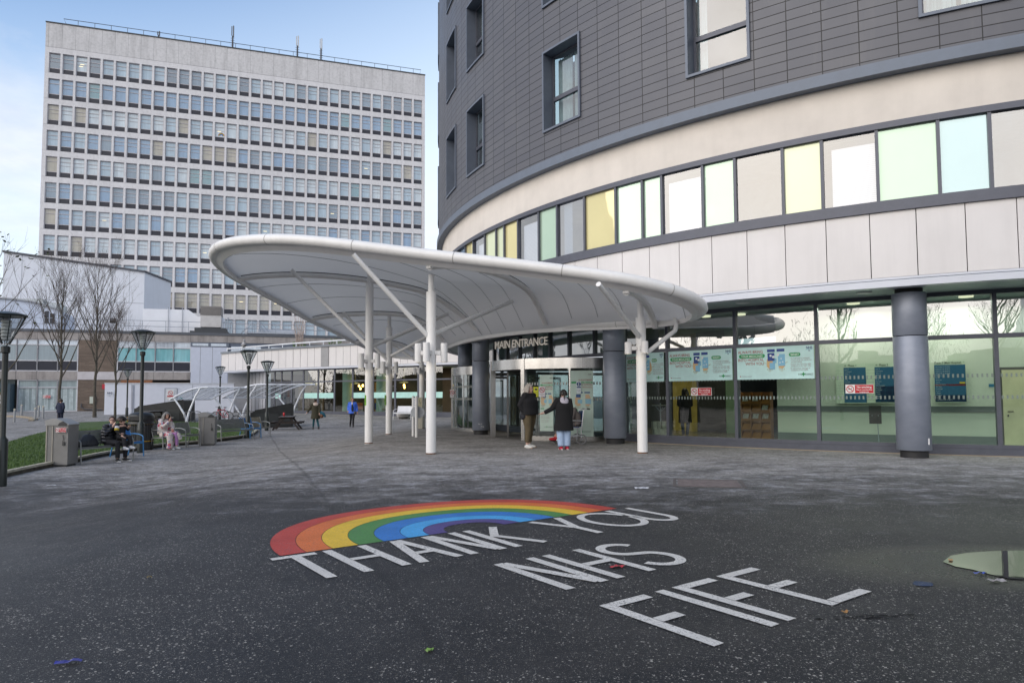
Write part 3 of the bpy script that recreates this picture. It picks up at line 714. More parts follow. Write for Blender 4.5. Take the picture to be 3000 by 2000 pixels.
# ------------------------------------------------------------------ revolving doors
def steel():
    t = NT('brushed_steel'); b = t.noise(t.co(scale=(60, 60, .4)), 1., 3); f = t.noise(t.co(), 2., 3)
    return t.pbr(Base_Color=t.mix(f, (.60, .58, .55), (.72, .70, .68)), Metallic=1., Roughness=t.math('ADD', .16, t.math('MULTIPLY', b, .16)))
M['steel'] = steel()
GLASS_D = glass('door_glass', (.66, .74, .72), .14, 0.)
def drum(c, r, posts, a0, a1, open_, label, marks, zt=2.67, zb=2.33):
    o = thing('revolving_door', label, 'revolving door', (c.x, c.y, 0))
    P = lambda rr, a, z: V((rr * cos(R(a)), rr * sin(R(a)), z))
    def arcb(m, r0, r1, z0, z1, b0, b1, st=4.):
        n = max(1, int((b1 - b0) / st))
        for i in range(n + 1):
            a = b0 + (b1 - b0) * i / n
            m.v += [tuple(P(r1, a, z0)), tuple(P(r1, a, z1)), tuple(P(r0, a, z1)), tuple(P(r0, a, z0))]
        k0 = len(m.v) - 4 * (n + 1)
        for i in range(n):
            k = k0 + 4 * i
            for j in range(4): m.f.append((k + j, k + (j + 1) % 4, k + 4 + (j + 1) % 4, k + 4 + j))
        m.f += [(k0 + 3, k0 + 2, k0 + 1, k0), tuple(k0 + 4 * n + j for j in range(4))]
    m = MB(); arcb(m, r - .10, r + .03, zb, zt, a0, a1, 3.); m.build('canopy_fascia', M['steel'], o, True)
    m = MB(); arcb(m, .0, r - .11, zb + .02, zb + .06, a0 - 20, a1 + 60, 6.); m.build('ceiling', mat('drum_ceiling', (.05, .055, .055), .5), o)
    m = MB(); arcb(m, .3, r - .11, .002, .02, a0 - 20, a1 + 60, 6.); m.build('floor_mat', mat('door_mat', (.10, .095, .09), .9, bump=.4), o)
    for a in posts:
        m = MB(); w_ = math.degrees(.07 / r); arcb(m, r - .12, r + .05, 0, zt, a - w_, a + w_, 9.); m.build('post', M['steel'], o)
    for b0, b1 in marks:      # fixed curved glass sections
        m = MB(); arcb(m, r - .03, r - .018, .16, zb, b0, b1, 4.); g_ = m.build('curved_pane', GLASS_D, o, True)
        m = MB(); arcb(m, r - .07, r + .02, .01, .16, b0, b1, 4.); m.build('kick_plate', M['steel'], o, True)
        m = MB(); k = int((b1 - b0) / 1.7)
        for q in range(k):
            for z in (1.30, 1.80): arcb(m, r - .012, r - .009, z, z + .09, b0 + (b1 - b0) * (q + .2) / k, b0 + (b1 - b0) * (q + .7) / k, 9.)
        m.build('frosted_marks', mat('door_frosting', (.42, .44, .42), .8), o)
        for f_ in (.42, .72):
            m = MB(); a = b0 + (b1 - b0) * f_; arcb(m, r - .06, r - .0, .16, zb, a - .5, a + .5, 2.); m.build('glazing_bar', M['steel'], o)
    for k, a in enumerate((open_, open_ + 180)):     # rotating wings
        e = P(r - .25, a, 0); m = MB(); d = V((cos(R(a)), sin(R(a)), 0))
        for q0, q1 in ((.35, 1.7), (1.78, r - .3)):
            for q in (q0, q1): m.bar(d * q + V((0, 0, .05)), d * q + V((0, 0, zb - .05)), .06, .06)
            for z in (.10, zb - .08): m.bar(d * q0 + V((0, 0, z)), d * q1 + V((0, 0, z)), .05, .10)
        wg = m.build('rotating_wing', mat('wing_frame', s8(120, 118, 116), .3, .7), o)
        m = MB(); m.quad(d * .38 + V((0, 0, .15)), d * (r - .32) + V((0, 0, .15)), d * (r - .32) + V((0, 0, zb - .12)), d * .38 + V((0, 0, zb - .12))); m.build('wing_glass', GLASS_D, wg)
    m = MB(); m.cyl((0, 0, 0), (0, 0, zb), .2, 20); m.build('centre_post', mat('centre_dark', (.03, .032, .034), .4), o, True)
    return o
D1 = V((2.36, 24.9)); D2 = V((.1, 29.8))
d1 = drum(D1, 3.2, (-164, -128.5), -164, -60, -150, 'wide steel and glass revolving door under the main entrance lettering', [(-126.5, -62)])
d2 = drum(D2, 2.7, (-203, -178, ), -204, -120, -150, 'revolving door half hidden behind the white poles, left of the dark column', [(-202, -179), (-177, -128)])
# metal letters above the main door
sg = thing('entrance_sign', 'raised metal letters reading MAIN ENTRANCE above the wide revolving door', 'sign', (D1.x - .6, D1.y - 3, 2.8))
SGM = mat('sign_steel', (.62, .57, .50), .35, .7, .08)
s0 = aty(1453, 1024, 23.0); s1 = aty(1607, 1007.5, 21.05)
X = (s1 - s0); X.z = 0; L = X.length; X.normalize()
txt = 'MAIN ENTRANCE'; vv, ff = text_mesh(txt, 'LEFT', .012, .92); tw = max(p.x for p in vv) ; tx0 = min(p.x for p in vv)
hs = .36; sq = L / ((tw - tx0) * hs)
zb_ = (s0.z + s1.z) / 2
cur = 0.
for ch in range(len(txt)):
    if txt[ch] == ' ': continue
    a_, _f = text_mesh(txt[:ch + 1], 'LEFT', .012, .92); w1 = max(p.x for p in a_)
    b_, fb = text_mesh(txt[ch], 'LEFT', .012, .92); bw = max(p.x for p in b_)
    m = MB(); off = (w1 - bw)
    m.add([s0 + X * ((p.x + off - tx0) * hs * sq) + V((0, 0, zb_ - s0.z + p.y * hs)) + V((X.y, -X.x, 0)) * (p.z * .05) for p in b_], fb)
    m.build('letter', SGM, sg, world=True)

# ------------------------------------------------------------------ the oval canopy
CP = lambda x, y: 6.35 - .19 * x - .115 * y
def on_cp(u, v, dz=0.):
    d = ray(u, v); tt = (6.35 + dz - HC) / (d.z + .19 * d.x + .115 * d.y); p = V((0, 0, HC)) + d * tt; return p
rim_px = [(640, 721), (685, 708), (752, 702), (844, 701), (954, 710), (1094, 727), (1255, 747), (1421, 765), (1591, 785), (1766, 807), (1838, 818), (1905, 831), (1967, 847), (2019, 865), (2055, 884), (2072, 903), (2048, 922), (1986, 935), (1902, 942), (1792, 947), (1646, 955), (1536, 966), (1426, 983), (1353, 998), (1300, 1017), (1245, 1036), (1190, 1044), (1130, 1035), (1041, 1000), (981, 968), (907, 934), (829, 887), (743, 840), (671, 800), (630, 762), (624, 742)]
rp = [on_cp(u, v) for u, v in rim_px]
def smooth_closed(P, n):
    out = []; m_ = len(P)
    L_ = [0.]
    for i in range(m_): L_.append(L_[-1] + (P[(i + 1) % m_] - P[i]).length)
    for k in range(n):
        s_ = L_[-1] * k / n; i = max(j for j in range(m_) if L_[j] <= s_); f = (s_ - L_[i]) / max(1e-6, L_[i + 1] - L_[i])
        p0, p1, p2, p3 = P[(i - 1) % m_], P[i], P[(i + 1) % m_], P[(i + 2) % m_]
        out.append(.5 * (2 * p1 + (p2 - p0) * f + (2 * p0 - 5 * p1 + 4 * p2 - p3) * f * f + (3 * p1 - p0 - 3 * p2 + p3) * f ** 3))
    for _ in range(6): out = [(out[i - 1] + out[i] * 2 + out[(i + 1) % n]) / 4 for i in range(n)]
    return out
rim = smooth_closed(rp, 160)
cx_ = sum(rim, V((0, 0, 0))) / len(rim)
M['wsteel'] = mat('white_painted_steel', s8(232, 231, 230), .38, 0, .035, 1.5, streak=.10)
M['memb'] = None
def memb():
    t = NT('membrane'); f = t.noise(t.co(), .9, 5, .6)
    d = t.n('BsdfDiffuse', Color=t.mix(f, (.62, .61, .60), (.72, .71, .70))); tl = t.n('BsdfTranslucent', Color=(.65, .65, .64))
    return t.done(t.n('MixShader', i0=.34, i1=d.outputs[0], i2=tl.outputs[0]).outputs[0])
M['memb'] = memb()
cn = thing('entrance_canopy', 'big oval white canopy on white poles in front of the entrance', 'canopy', (-2.05, 21, 0))
inner = [p + ((cx_ - p).normalized()) * .26 for p in rim]
rimo = [p + (p - cx_).normalized() * .02 for p in rim]
m = MB(); m.tube(rimo, .138, 14, closed=True); m.build('rim_tube', M['wsteel'], cn, True, world=True)
m = MB()     # flat flange and fascia under the tube
n = len(rim)
for i in range(n):
    j = (i + 1) % n
    a, b, c, d_ = rim[i] + V((0, 0, -.10)), rim[j] + V((0, 0, -.10)), inner[j] + V((0, 0, -.20)), inner[i] + V((0, 0, -.20))
    m.quad(a, b, c, d_); e, f_ = inner[j] + V((0, 0, .06)), inner[i] + V((0, 0, .06)); m.quad(d_, c, e, f_)
m.build('rim_flange', M['wsteel'], cn, True, world=True)
# collars where the tube's lengths are joined
m = MB()
for i in range(0, n, 8):
    t_ = (rim[(i + 1) % n] - rim[i - 1]).normalized(); m.tube([rimo[i] - t_ * .011, rimo[i] + t_ * .011], .1415, 14)
m.build('tube_collar', mat('collar_grey', (.42, .41, .40), .5), cn, True, world=True)
# domed membrane on an elliptical net, rim -> crown
DOME = 1.2
def dome_h(k): return DOME * (1 - k * k) ** .9
m = MB(); K = 14; cc = cx_ + V((.3, -.3, 0))
for k in range(K + 1):
    f = 1 - k / K
    for i in range(n):
        p = cc + (inner[i] - cc) * f; m.v.append((p.x, p.y, CP(p.x, p.y) - .08 + dome_h(f)))
m.f = [(k * n + i, k * n + (i + 1) % n, (k + 1) * n + (i + 1) % n, (k + 1) * n + i) for k in range(K) for i in range(n)]
m.build('membrane', M['memb'], cn, True, world=True)
from mathutils.geometry import intersect_line_line_2d as _ll
def mem_z(x, y):      # height of the membrane over a plan point
    p = V((x, y)); c2 = V((cc.x, cc.y)); d = p - c2
    if d.length < 1e-4: return CP(x, y) - .08 + DOME
    far = c2 + d.normalized() * 40
    for i in range(n):
        a, b = inner[i], inner[(i + 1) % n]
        h_ = _ll(c2, far, V((a.x, a.y)), V((b.x, b.y)))
        if h_: f = d.length / (h_ - c2).length; return CP(x, y) - .08 + dome_h(min(1, f))
    return CP(x, y)
def nearest(p): return min(rim, key=lambda q: (q.x - p.x) ** 2 + (q.y - p.y) ** 2)
# arched ribs: outer joint -> inner joint on the building side
RIBS = [((1832, 826), (1920, 938)), ((1250, 752), (1602, 952)), ((690, 800), (1408, 974)), ((908, 925), (1307, 1003)), ((1040, 993), (1215, 1032))]
ribs = []
M['seam'] = mat('seam_dark', (.12, .12, .12), .8)
for (a, b) in RIBS:
    A, B = on_cp(*a), on_cp(*b); pts = []
    for k in range(25):
        f = k / 24; f2 = .02 + .96 * f; p = A + (B - A) * f2; pts.append(V((p.x, p.y, mem_z(p.x, p.y) - .15)))
    ribs.append(pts)
    m = MB(); m.tube(pts, .085, 10)
    for e, s_ in ((pts[0], pts[1]), (pts[-1], pts[-2])): m.bar(e + (s_ - e).normalized() * .15, e + (e - s_).normalized() * .06, .14, .05)
    rbo = m.build('rib', M['wsteel'], cn, True, world=True)
    m = MB(); m.tube([p + V((0, 0, .10)) for p in pts], .018, 6); m.build('lacing', M['seam'], rbo, world=True)
m = MB()      # thin welded seams between the ribs
def lerp_px(a, b, f): return (a[0] + (b[0] - a[0]) * f, a[1] + (b[1] - a[1]) * f)
cuts = [((1990, 868), (2010, 926)), ((1700, 802), (1830, 940)), ((1560, 784), (1755, 944)), ((1400, 765), (1680, 948)), ((1100, 730), (1540, 962)), ((960, 712), (1490, 968)), ((800, 702), (1450, 976)), ((650, 735), (1425, 980)), ((745, 835), (1375, 985)), ((830, 882), (1345, 992)), ((970, 955), (1280, 1012)), ((640, 755), (900, 706))]
for a, b in cuts:
    A, B = on_cp(*a), on_cp(*b)
    m.tube([V((p.x, p.y, mem_z(p.x, p.y) - .022)) for p in [A + (B - A) * (.02 + .96 * k / 16) for k in range(17)]], .006, 4)
m.build('membrane_seam', M['seam'], cn, world=True)
# poles with struts and twin down-lamps
POLES = [((1262.7, 1329), 1, .128), ((1882.6, 1326.5), 0, .128), ((1080, 1298.5), 2, .128), ((1139, 1271.7), 3, .128), ((1236, 1254.4), 4, .128)]
STRUT = [[((1250, 995), (1035, 745)), ((1276, 982), (1497, 884))], [((1872, 992), (1753, 832))], [((1072, 1018), (862, 800)), ((1091, 1018), (1306, 922))], [((1131, 1062), (1012, 922)), ((1148, 1045), (1290, 965))], [((1229, 1068), (1150, 1010))]]
GLOW = emit('lamp_glow', (1, .80, .45), 2.6)
pz = []
for (px, ri, r), st in zip(POLES, STRUT):
    b = at(*px); b.z = gz(b.x, b.y)
    q = min(ribs[ri], key=lambda p: (p.x - b.x) ** 2 + (p.y - b.y) ** 2); top = mem_z(b.x, b.y) - .16
    if ri == 1: top = CP(b.x, b.y) - .20
    m = MB(); hz = top - .42
    m.lathe((b.x, b.y, b.z - .05), [(r, 0), (r, hz - b.z + .05), (r * .96, hz - b.z + .06)], 28)
    m.lathe((b.x, b.y, hz), [(r * .62, 0), (r * .62, .45)], 20)
    po = m.build('pole', M['wsteel'], cn, True, world=True)
    m = MB(); m.lathe((b.x, b.y, b.z), [(r * 1.02, .0), (r * 1.02, .03)], 28); m.build('rust_ring', mat('rust', (.16, .07, .03), .9, var=.5, scale=14), po, world=True)
    for (s_, e_) in st:
        s3 = aty(*s_, b.y)
        # upper end: where the sight line meets the underside of the rib or membrane
        d = ray(*e_); p = None
        for k in range(400):
            tt = 8 + k * .08; c_ = V((0, 0, HC)) + d * tt
            if c_.z > mem_z(c_.x, c_.y) - .2 and k > 5: p = c_; break
        if p is None or (ri in (0, 1) and e_[0] < 1800 and e_[1] < 850): p = on_cp(*e_, -.26)
        s3 = V((b.x, b.y, s3.z)); dd = (p - s3).normalized()
        m = MB(); m.tube([s3 + dd * .05, p], .062, 12)
        if not (ri in (0, 1) and e_[0] < 1800 and e_[1] < 850): m.bar(p - dd * .02, p + dd * .14, .05, .13)
        so_ = m.build('strut', M['wsteel'], po, True, world=True)
    # lamp cylinders
    zl = {1: 2.56, 0: 2.65, 2: 2.6, 3: 2.64, 4: 2.63}[ri]
    Lh, rl = (.47, .088) if ri in (1, 2, 3) else (.29, .088)
    for k, an in enumerate((-5, 178, 256) if ri != 0 else (186, 275)):
        if ri == 4 and an == -5: continue
        an = an + {1: 0, 0: 0, 2: -22, 3: -18, 4: 0}[ri]
        d = V((cos(R(an)), sin(R(an)), 0)); c_ = V((b.x, b.y, zl)) + d * .335
        m = MB(); m.lathe(c_ + V((0, 0, -Lh / 2)), [(rl * .8, .02), (rl, 0), (rl, Lh), (rl * .9, Lh + .01)], 22)
        lo = m.build('downlamp', M['wsteel'], po, True, world=True)
        m = MB(); m.bar(V((b.x, b.y, zl)) + d * (r * .9), c_ - d * rl * .9, .15, .10); m.build('bracket', M['wsteel'], lo, world=True)
        m = MB(); m.lathe(c_ + V((0, 0, -Lh / 2 + .012)), [(rl * .78, 0), (rl * .78, .004)], 18); m.build('lens', GLOW, lo, world=True)
    pz.append((b, top))
b = pz[1][0]       # rainwater pipe elbow from the rim to the right hand pole
e1, e2 = aty(1893, 1035, b.y), aty(1978, 968, b.y + .2); e3 = on_cp(1986, 934)
m = MB(); m.tube([e1, e1 + (e2 - e1) * .9, e2, e2 + V((.03, .02, .12)), V((e2.x + .05, e2.y + .2, e3.z))], .058, 12); m.build('rain_pipe', M['wsteel'], cn, True, world=True)
b = pz[4][0]       # control cabinet on the far pole
m = MB(); m.span((b.x - .16, b.y - .22, -.02), (b.x + .05, b.y - .10, 1.42)); m.slab([(b.x + .052, b.y - .22, -.02), (b.x + .13, b.y + .1, -.02), (b.x + .13, b.y + .1, 1.25), (b.x + .052, b.y - .22, 1.42)], (.003, .0, 0))
pc_ = m.build('control_cabinet', mat('cabinet_steel', s8(176, 172, 160), .4, .4, .15), cn, world=True)
m = MB(); m.span((b.x - .13, b.y - .225, .98), (b.x + .02, b.y - .221, 1.38)); m.build('control_panel', mat('panel_beige', s8(196, 190, 160), .5), pc_, world=True)
m = MB()
for x_, z_ in ((-.08, 1.31), (-.08, 1.24), (-.04, 1.17), (-.09, 1.17), (-.06, 1.08)): m.ell((b.x + x_, b.y - .23, z_), (.02, .008, .018), 8, 5)
m.build('button', mat('button_black', (.03, .03, .03), .4), pc_, world=True)
for k, (px, u, v0, v1) in enumerate([(2, 1074, 1157, 1187), (3, 1131, 1157, 1186)]):
    b = pz[px][0]; z0, z1 = aty(u, v1, b.y).z, aty(u, v0, b.y).z; x_ = aty(u, v0, b.y).x
    m = MB(); m.box((x_ + (0 if px == 2 else -.01), b.y - .11, (z0 + z1) / 2), (.075, .008, z1 - z0), .2 if px == 2 else .9)
    tag(m.build('notice', mat('notice_green', (.22, .50, .06), .5, var=.5, scale=20)), 'narrow bright green notice on the nearer left pole of the canopy' if px == 2 else 'thin green notice seen edge-on on the second left pole', 'notice')
# ------------------------------------------------------------------ flat fronted buildings behind
class Face:
    def __init__(s, P, e): s.P = V((P[0], P[1], 0)); s.e = V((e[0], e[1], 0)).normalized(); s.n = V((s.e.y, -s.e.x, 0)); s.rz = atan2(s.e.y, s.e.x)
    def p(s, a, d, z): return s.P + s.e * a + s.n * d + V((0, 0, z))
    def bx(s, m, a0, a1, d0, d1, z0, z1):
        return m.box(s.p((a0 + a1) / 2, (d0 + d1) / 2, (z0 + z1) / 2), (abs(a1 - a0), abs(d1 - d0), abs(z1 - z0)), s.rz)
    def px(s, u, v):
        d = ray(u, v); o = V((0, 0, HC)); t_ = (s.P - o).dot(s.n) / d.dot(s.n); q = o + d * t_
        return (q - s.P).dot(s.e), q.z
def conc(name, col, streak, joint=None, dirt=.3):
    t = NT(name); c = t.co(); f = t.noise(c, .35, 6, .65); g = t.noise(c, 3., 6, .7)
    st = t.noise(t.co(scale=(1, 1, .12)), 1.3, 7, .7)
    b = t.mix(f, tuple(x * .82 for x in col), tuple(x * 1.08 for x in col))
    b = t.mix(t.ramp(g, (.45, 0.), (.75, dirt)), b, tuple(x * .5 for x in col))
    b = t.mix(t.ramp(st, (.46, 0.), (.74, streak)), b, tuple(x * .36 for x in col))
    return t.pbr(Base_Color=b, Roughness=.88, Normal=t.bump(g, .3, .02))
M['conc'] = conc('tower_concrete', s8(222, 221, 224), .18)
M['conc_top'] = conc('weathered_concrete', s8(214, 213, 215), .42, dirt=.5)
M['conc_old'] = conc('stained_concrete', s8(168, 162, 160), .8, dirt=.5)
M['white'] = mat('white_cladding', s8(222, 226, 236), .5, 0, .04, .5, streak=.08)
M['white2'] = mat('white_sheeting', s8(235, 238, 246), .5, 0, .05, .9, bump=.5, bscale=2.)
M['alu'] = mat('window_frame_pale', s8(186, 182, 186), .5, .1)
M['black'] = mat('dark_spandrel', s8(44, 46, 58), .35, 0, .12)
M['railm'] = mat('galvanised_rail', s8(165, 172, 182), .4, .5)
M['joint'] = mat('joint_line', (.12, .12, .13), .9)

TW = Face((-64.8, 94), (50.4, 16.3)); TN = 32; TP = 1.668; TL, TR = -.85, 53.2
tw = thing('tower_block', 'tall pale concrete tower block with eleven rows of identical windows', 'building', TW.p(26, 0, .25))
def TB(m, name, mt, smooth=False, par=None): return m.build(name, mt, par or tw, smooth, world=True)
ROWS = [47.31 - 3.715 * k for k in range(12)]
m = MB()
for k, z in enumerate(ROWS):
    zb = ROWS[k + 1] + 2.91 if k + 1 < len(ROWS) else 0
    TW.bx(m, TL, TR, -.45, .02, zb, z)
TW.bx(m, TL, TR, -.45, .02, 50.22, 51.0)
for i in range(TN + 1):
    a = -.35 + TP * i
    a0, a1 = (a - .27 if i else TL), (a + .0 if i < TN else TR)
    for k, z in enumerate(ROWS): TW.bx(m, a0, a1, -.45, .045, z + .001, z + 2.909)
TB(m, 'front_frame', M['conc'])
m = MB(); TW.bx(m, TL, TR, -.5, .03, 51.03, 54.5); TB(m, 'parapet_wall', M['conc_top'])
m = MB()
for i in range(0, TN + 1, 1): TW.bx(m, -.35 + TP * i - .15, -.35 + TP * i - .13, .031, .034, 51.03, 54.5)
TB(m, 'parapet_joint', M['joint'])
m = MB(); TW.bx(m, TL, TR, -16, -.5, 0, 54.4); TB(m, 'tower_body', M['conc'])
m = MB(); TW.bx(m, TL - .05, TR + .05, -.8, .12, 54.5, 54.65); TB(m, 'roof_edge', mat('roof_edge', (.05, .055, .06), .6))
m = MB(); m.tube([TW.p(1.6, -.3, 54.6), TW.p(1.2, -.3, 55.5), TW.p(52.6, -.3, 55.5), TW.p(52.3, -.3, 54.6)], .045, 5)
for k in range(24): m.tube([TW.p(3 + 2.1 * k, -.3, 54.6), TW.p(3 + 2.1 * k, -.3, 55.5)], .035, 5)
TB(m, 'roof_rail', mat('rail_dark', (.05, .06, .08), .5))
def tpane(name, col, refl):
    t = NT(name); c = t.co(); fr = t.n('LayerWeight', Blend=.3)
    f = t.noise(t.co(scale=(1, 1, .3)), 1.4, 5, .7); st = t.noise(t.co(scale=(9, 9, .02)), 1., 2)
    b = t.mix(f, tuple(x * .62 for x in col), tuple(min(1, x * 1.25) for x in col)); b = t.mix(t.ramp(st, (.45, 0.), (.55, .25)), b, tuple(x * .6 for x in col))
    return t.done(t.n('MixShader', i0=refl, i1=t.n('BsdfDiffuse', Color=b).outputs[0], i2=t.n('BsdfGlossy', Color=(.85, .93, 1), Roughness=.03).outputs[0]).outputs[0])
TPM = [tpane('pane_blue_blind', (.46, .58, .68), .12), tpane('pane_blue', (.24, .37, .55), .18), tpane('pane_pale_blind', (.64, .72, .78), .12), tpane('pane_grey', (.27, .34, .42), .15), tpane('pane_beige_room', (.50, .46, .38), .12), tpane('pane_teal', (.10, .26, .30), .25), tpane('pane_dark', (.06, .09, .14), .3)]
ROWMIX = ['0030632', '1111151', '2022024', '3011304', '0222035', '3033013', '0020213', '2220224', '0012301', '4440444', '0000000', '000']
LIT = emit('tube_light', (1, .85, .5), 1.1)
rest = MB(); RMATS = [M['alu'], M['black']] + TPM
rng = random.Random(5)
def tower_window(m, i, z, pm=None):
    a0, a1 = -.35 + TP * i, -.35 + TP * i + 1.385
    m.cur = 0
    for b0, b1 in ((a0, a0 + .07), (a1 - .07, a1)): TW.bx(m, b0, b1, -.30, -.2, z, z + 2.91)
    for c0_ in (z + .72, z + 2.22, z + 2.83): TW.bx(m, a0 + .07, a1 - .07, -.30, -.2, c0_, c0_ + .08)
    if rng.random() < .8: TW.bx(m, a0 + .07, a1 - .07, -.30, -.22, z + 1.70, z + 1.75)
    m.cur = 1; TW.bx(m, a0 + .07, a1 - .07, -.30, -.235, z + .04, z + .72); TW.bx(m, a0, a1, -.30, -.05, z, z + .04)
count = 0
for k, z in enumerate(ROWS):
    for i in range(TN):
        pick = int(rng.choice(ROWMIX[k])); 
        if i == 0 and k % 2 == 0 and k > 1: pick = 4
        big = i < 11 and k < 9 and count < 100
        a0, a1 = -.28 + TP * i, -.28 + TP * i + 1.245
        if big:
            count += 1
            m = MB(); tower_window(m, i, z); wn = TB(m, 'window', [M['alu'], M['black']])
            m = MB(); m.quad(TW.p(a0, -.27, z + .78), TW.p(a1, -.27, z + .78), TW.p(a1, -.27, z + 2.85), TW.p(a0, -.27, z + 2.85)); m.build('pane', TPM[pick], wn, world=True)
        else:
            tower_window(rest, i, z); rest.cur = 2 + pick
            rest.quad(TW.p(a0, -.27, z + .78), TW.p(a1, -.27, z + .78), TW.p(a1, -.27, z + 2.85), TW.p(a0, -.27, z + 2.85))
tag(TB(rest, 'window', RMATS), kind='stuff')
for i, k, q in ((2, 0, .3), (2, 0, .6), (13, 2, .4), (4, 6, .55), (17, 6, .5), (19, 6, .5), (26, 3, .6), (12, 7, .4), (23, 5, .3), (30, 4, .5), (8, 8, .5), (15, 9, .7), (18, 9, .6), (22, 9, .65), (20, 9, .7)):
    m = MB(); TW.bx(m, -.2 + TP * i + q * .5, -.2 + TP * i + q * .5 + .5, -.268, -.262, ROWS[k] + 1.2 + q, ROWS[k] + 1.26 + q); TB(m, 'room_light', LIT)
wcol = [(.42, .05, .04), (.6, .4, .05), (.07, .25, .08), (.05, .2, .5), (.2, .1, .4)]
for j, c_ in enumerate(wcol):      # paper rainbow taped in one ward window
    m = MB(); a = -.35 + TP * 13 + 1.0
    for q in range(8):
        r0, r1 = .5 - .07 * j, .5 - .07 * (j + 1); p0, p1 = pi * q / 8, pi * (q + 1) / 8
        m.quad(*[TW.p(a + r * cos(p) * .9 - .1, -.255, ROWS[2] + .95 + r * sin(p)) for r, p in ((r0, p0), (r0, p1), (r1, p1), (r1, p0))][::-1])
    TB(m, 'paper_rainbow_band', mat('paper_' + str(j), c_, .8))
for u, v0, v1, lab, col in ((460, 86, 111, 'short dark aerial with a small box on the tower roof, leftmost of the four', 0), (679, 70, 143, 'tall dark aerial mast on the tower roof, second from the left', 0), (871, 100, 168, 'tall aerial mast with a pale upper half, third on the tower roof', 1), (941, 108, 177, 'aerial mast with a grey panel top, rightmost on the tower roof', 1)):
    s_, z0 = TW.px(u, v1); _, z1 = TW.px(u, v0); b = TW.p(s_, -1.2, 54.6)
    o = thing('aerial_mast', lab, 'aerial', b, 0, 'aerials on the tower roof')
    H = z1 - 54.6 + .3
    m = MB(); m.cyl((0, 0, 0), (0, 0, H * .6), .13, 8)
    for k in range(int(H * 1.6)): m.bar((-.3, 0, .3 + k * .36), (.3, 0, .3 + k * .36), .04, .04)
    m.build('mast', mat('mast_dark', (.05, .055, .07), .5), o)
    m = MB(); m.box((.12, 0, H * .78), (.13, .16, H * .44)); m.box((-.14, 0, H * .8), (.10, .12, H * .36)); m.build('antenna_panel', mat('antenna_pale', (.42, .42, .42), .5) if col else mat('antenna_dark', (.06, .065, .08), .5), o)

# ---- two storey brick and concrete block
LR = Face((-46.3, 62), (50.3, 17.6))
lr = thing('low_block', 'two storey brick and stained concrete block with wide windows left of the entrance', 'building', LR.p(10, 0, .25))
def LB(m, name, mt, par=None, smooth=False): return m.build(name, mt, par or lr, smooth, world=True)
def brick():
    t = NT('rough_brick'); c = t.co(); 
    r = t.n('Mapping', Vector=c, Rotation=(0, 0, -LR.rz)); sp = t.n('SeparateXYZ', Vector=r.outputs[0])
    v = t.n('CombineXYZ', X=sp.outputs[0], Y=sp.outputs[2], Z=0.)
    b = t.n('TexBrick', Vector=v.outputs[0], Color1=(.14, .105, .085, 1), Color2=(.25, .19, .15, 1), Mortar=(.13, .11, .095, 1), Scale=1., Mortar_Size=.018, Brick_Width=.62, Row_Height=.16, Bias=-.2)
    f = t.noise(c, 5., 5, .7)
    return t.pbr(Base_Color=t.mix(.35, b.outputs[0], t.mix(f, (.09, .07, .06), (.27, .21, .17))), Roughness=.9, Normal=t.bump(t.math('ADD', b.outputs['Fac'], f), .6, .04))
M['brick'] = brick()
LE = 42.
m = MB(); LR.bx(m, -22, LE, -.3, .05, 6.93, 7.62); LR.bx(m, -22, 15.5, -.3, .05, 3.19, 3.95); LB(m, 'concrete_band', M['conc_old'])
m = MB()
for a in (-6, -3, -.4, 2.64, 5.9, 9.1, 12.3, 15.5, 18.8, 22.2, 25.6, 29, 32): LR.bx(m, a - .015, a + .015, .051, .054, 6.93, 7.62)
for a in (-3, 1.02, 2.64, 10.6, 12.3, 14): LR.bx(m, a - .015, a + .015, .051, .054, 3.19, 3.95)
LB(m, 'band_joint', M['joint'])
m = MB(); LR.bx(m, -22, LE, -1.2, .12, 7.62, 7.87); LB(m, 'roof_coping', mat('coping_dark', s8(88, 92, 100), .6))
m = MB(); LR.bx(m, -22, LE, -14, -1.21, 7.3, 7.7); LR.bx(m, -22, LE, -14, -9, 0, 7.3); LB(m, 'roof', mat('flat_roof', (.10, .10, .105), .9))
m = MB(); LR.bx(m, 5.95, 9.12, -.3, .0, 3.95, 6.93); LR.bx(m, 5.95, 9.6, -.3, .0, 0, 3.19); LR.bx(m, 9.6, 15.5, -.3, -.02, 2.6, 2.95); LB(m, 'brick_wall', M['brick'])
m = MB(); LR.bx(m, 5.9, 9.4, -.3, .052, 3.19, 3.95); LB(m, 'pale_band', mat('pale_conc', s8(196, 192, 196), .8))
m = MB(); LR.bx(m, 9.52, 12.2, -.05, .01, 2.86, 3.185); LB(m, 'orange_brick_strip', mat('orange_brick', (.28, .13, .07), .9, var=.3, scale=9))
FRW = mat('frame_white', s8(198, 198, 204), .5)
WG1 = tpane('low_block_glass', (.17, .22, .24), .22); WG2 = tpane('teal_blind', (.24, .55, .60), .10); WG3 = tpane('pale_curtain_glass', (.42, .50, .52), .14); WGT = tpane('vent_glass', (.55, .60, .68), .3)
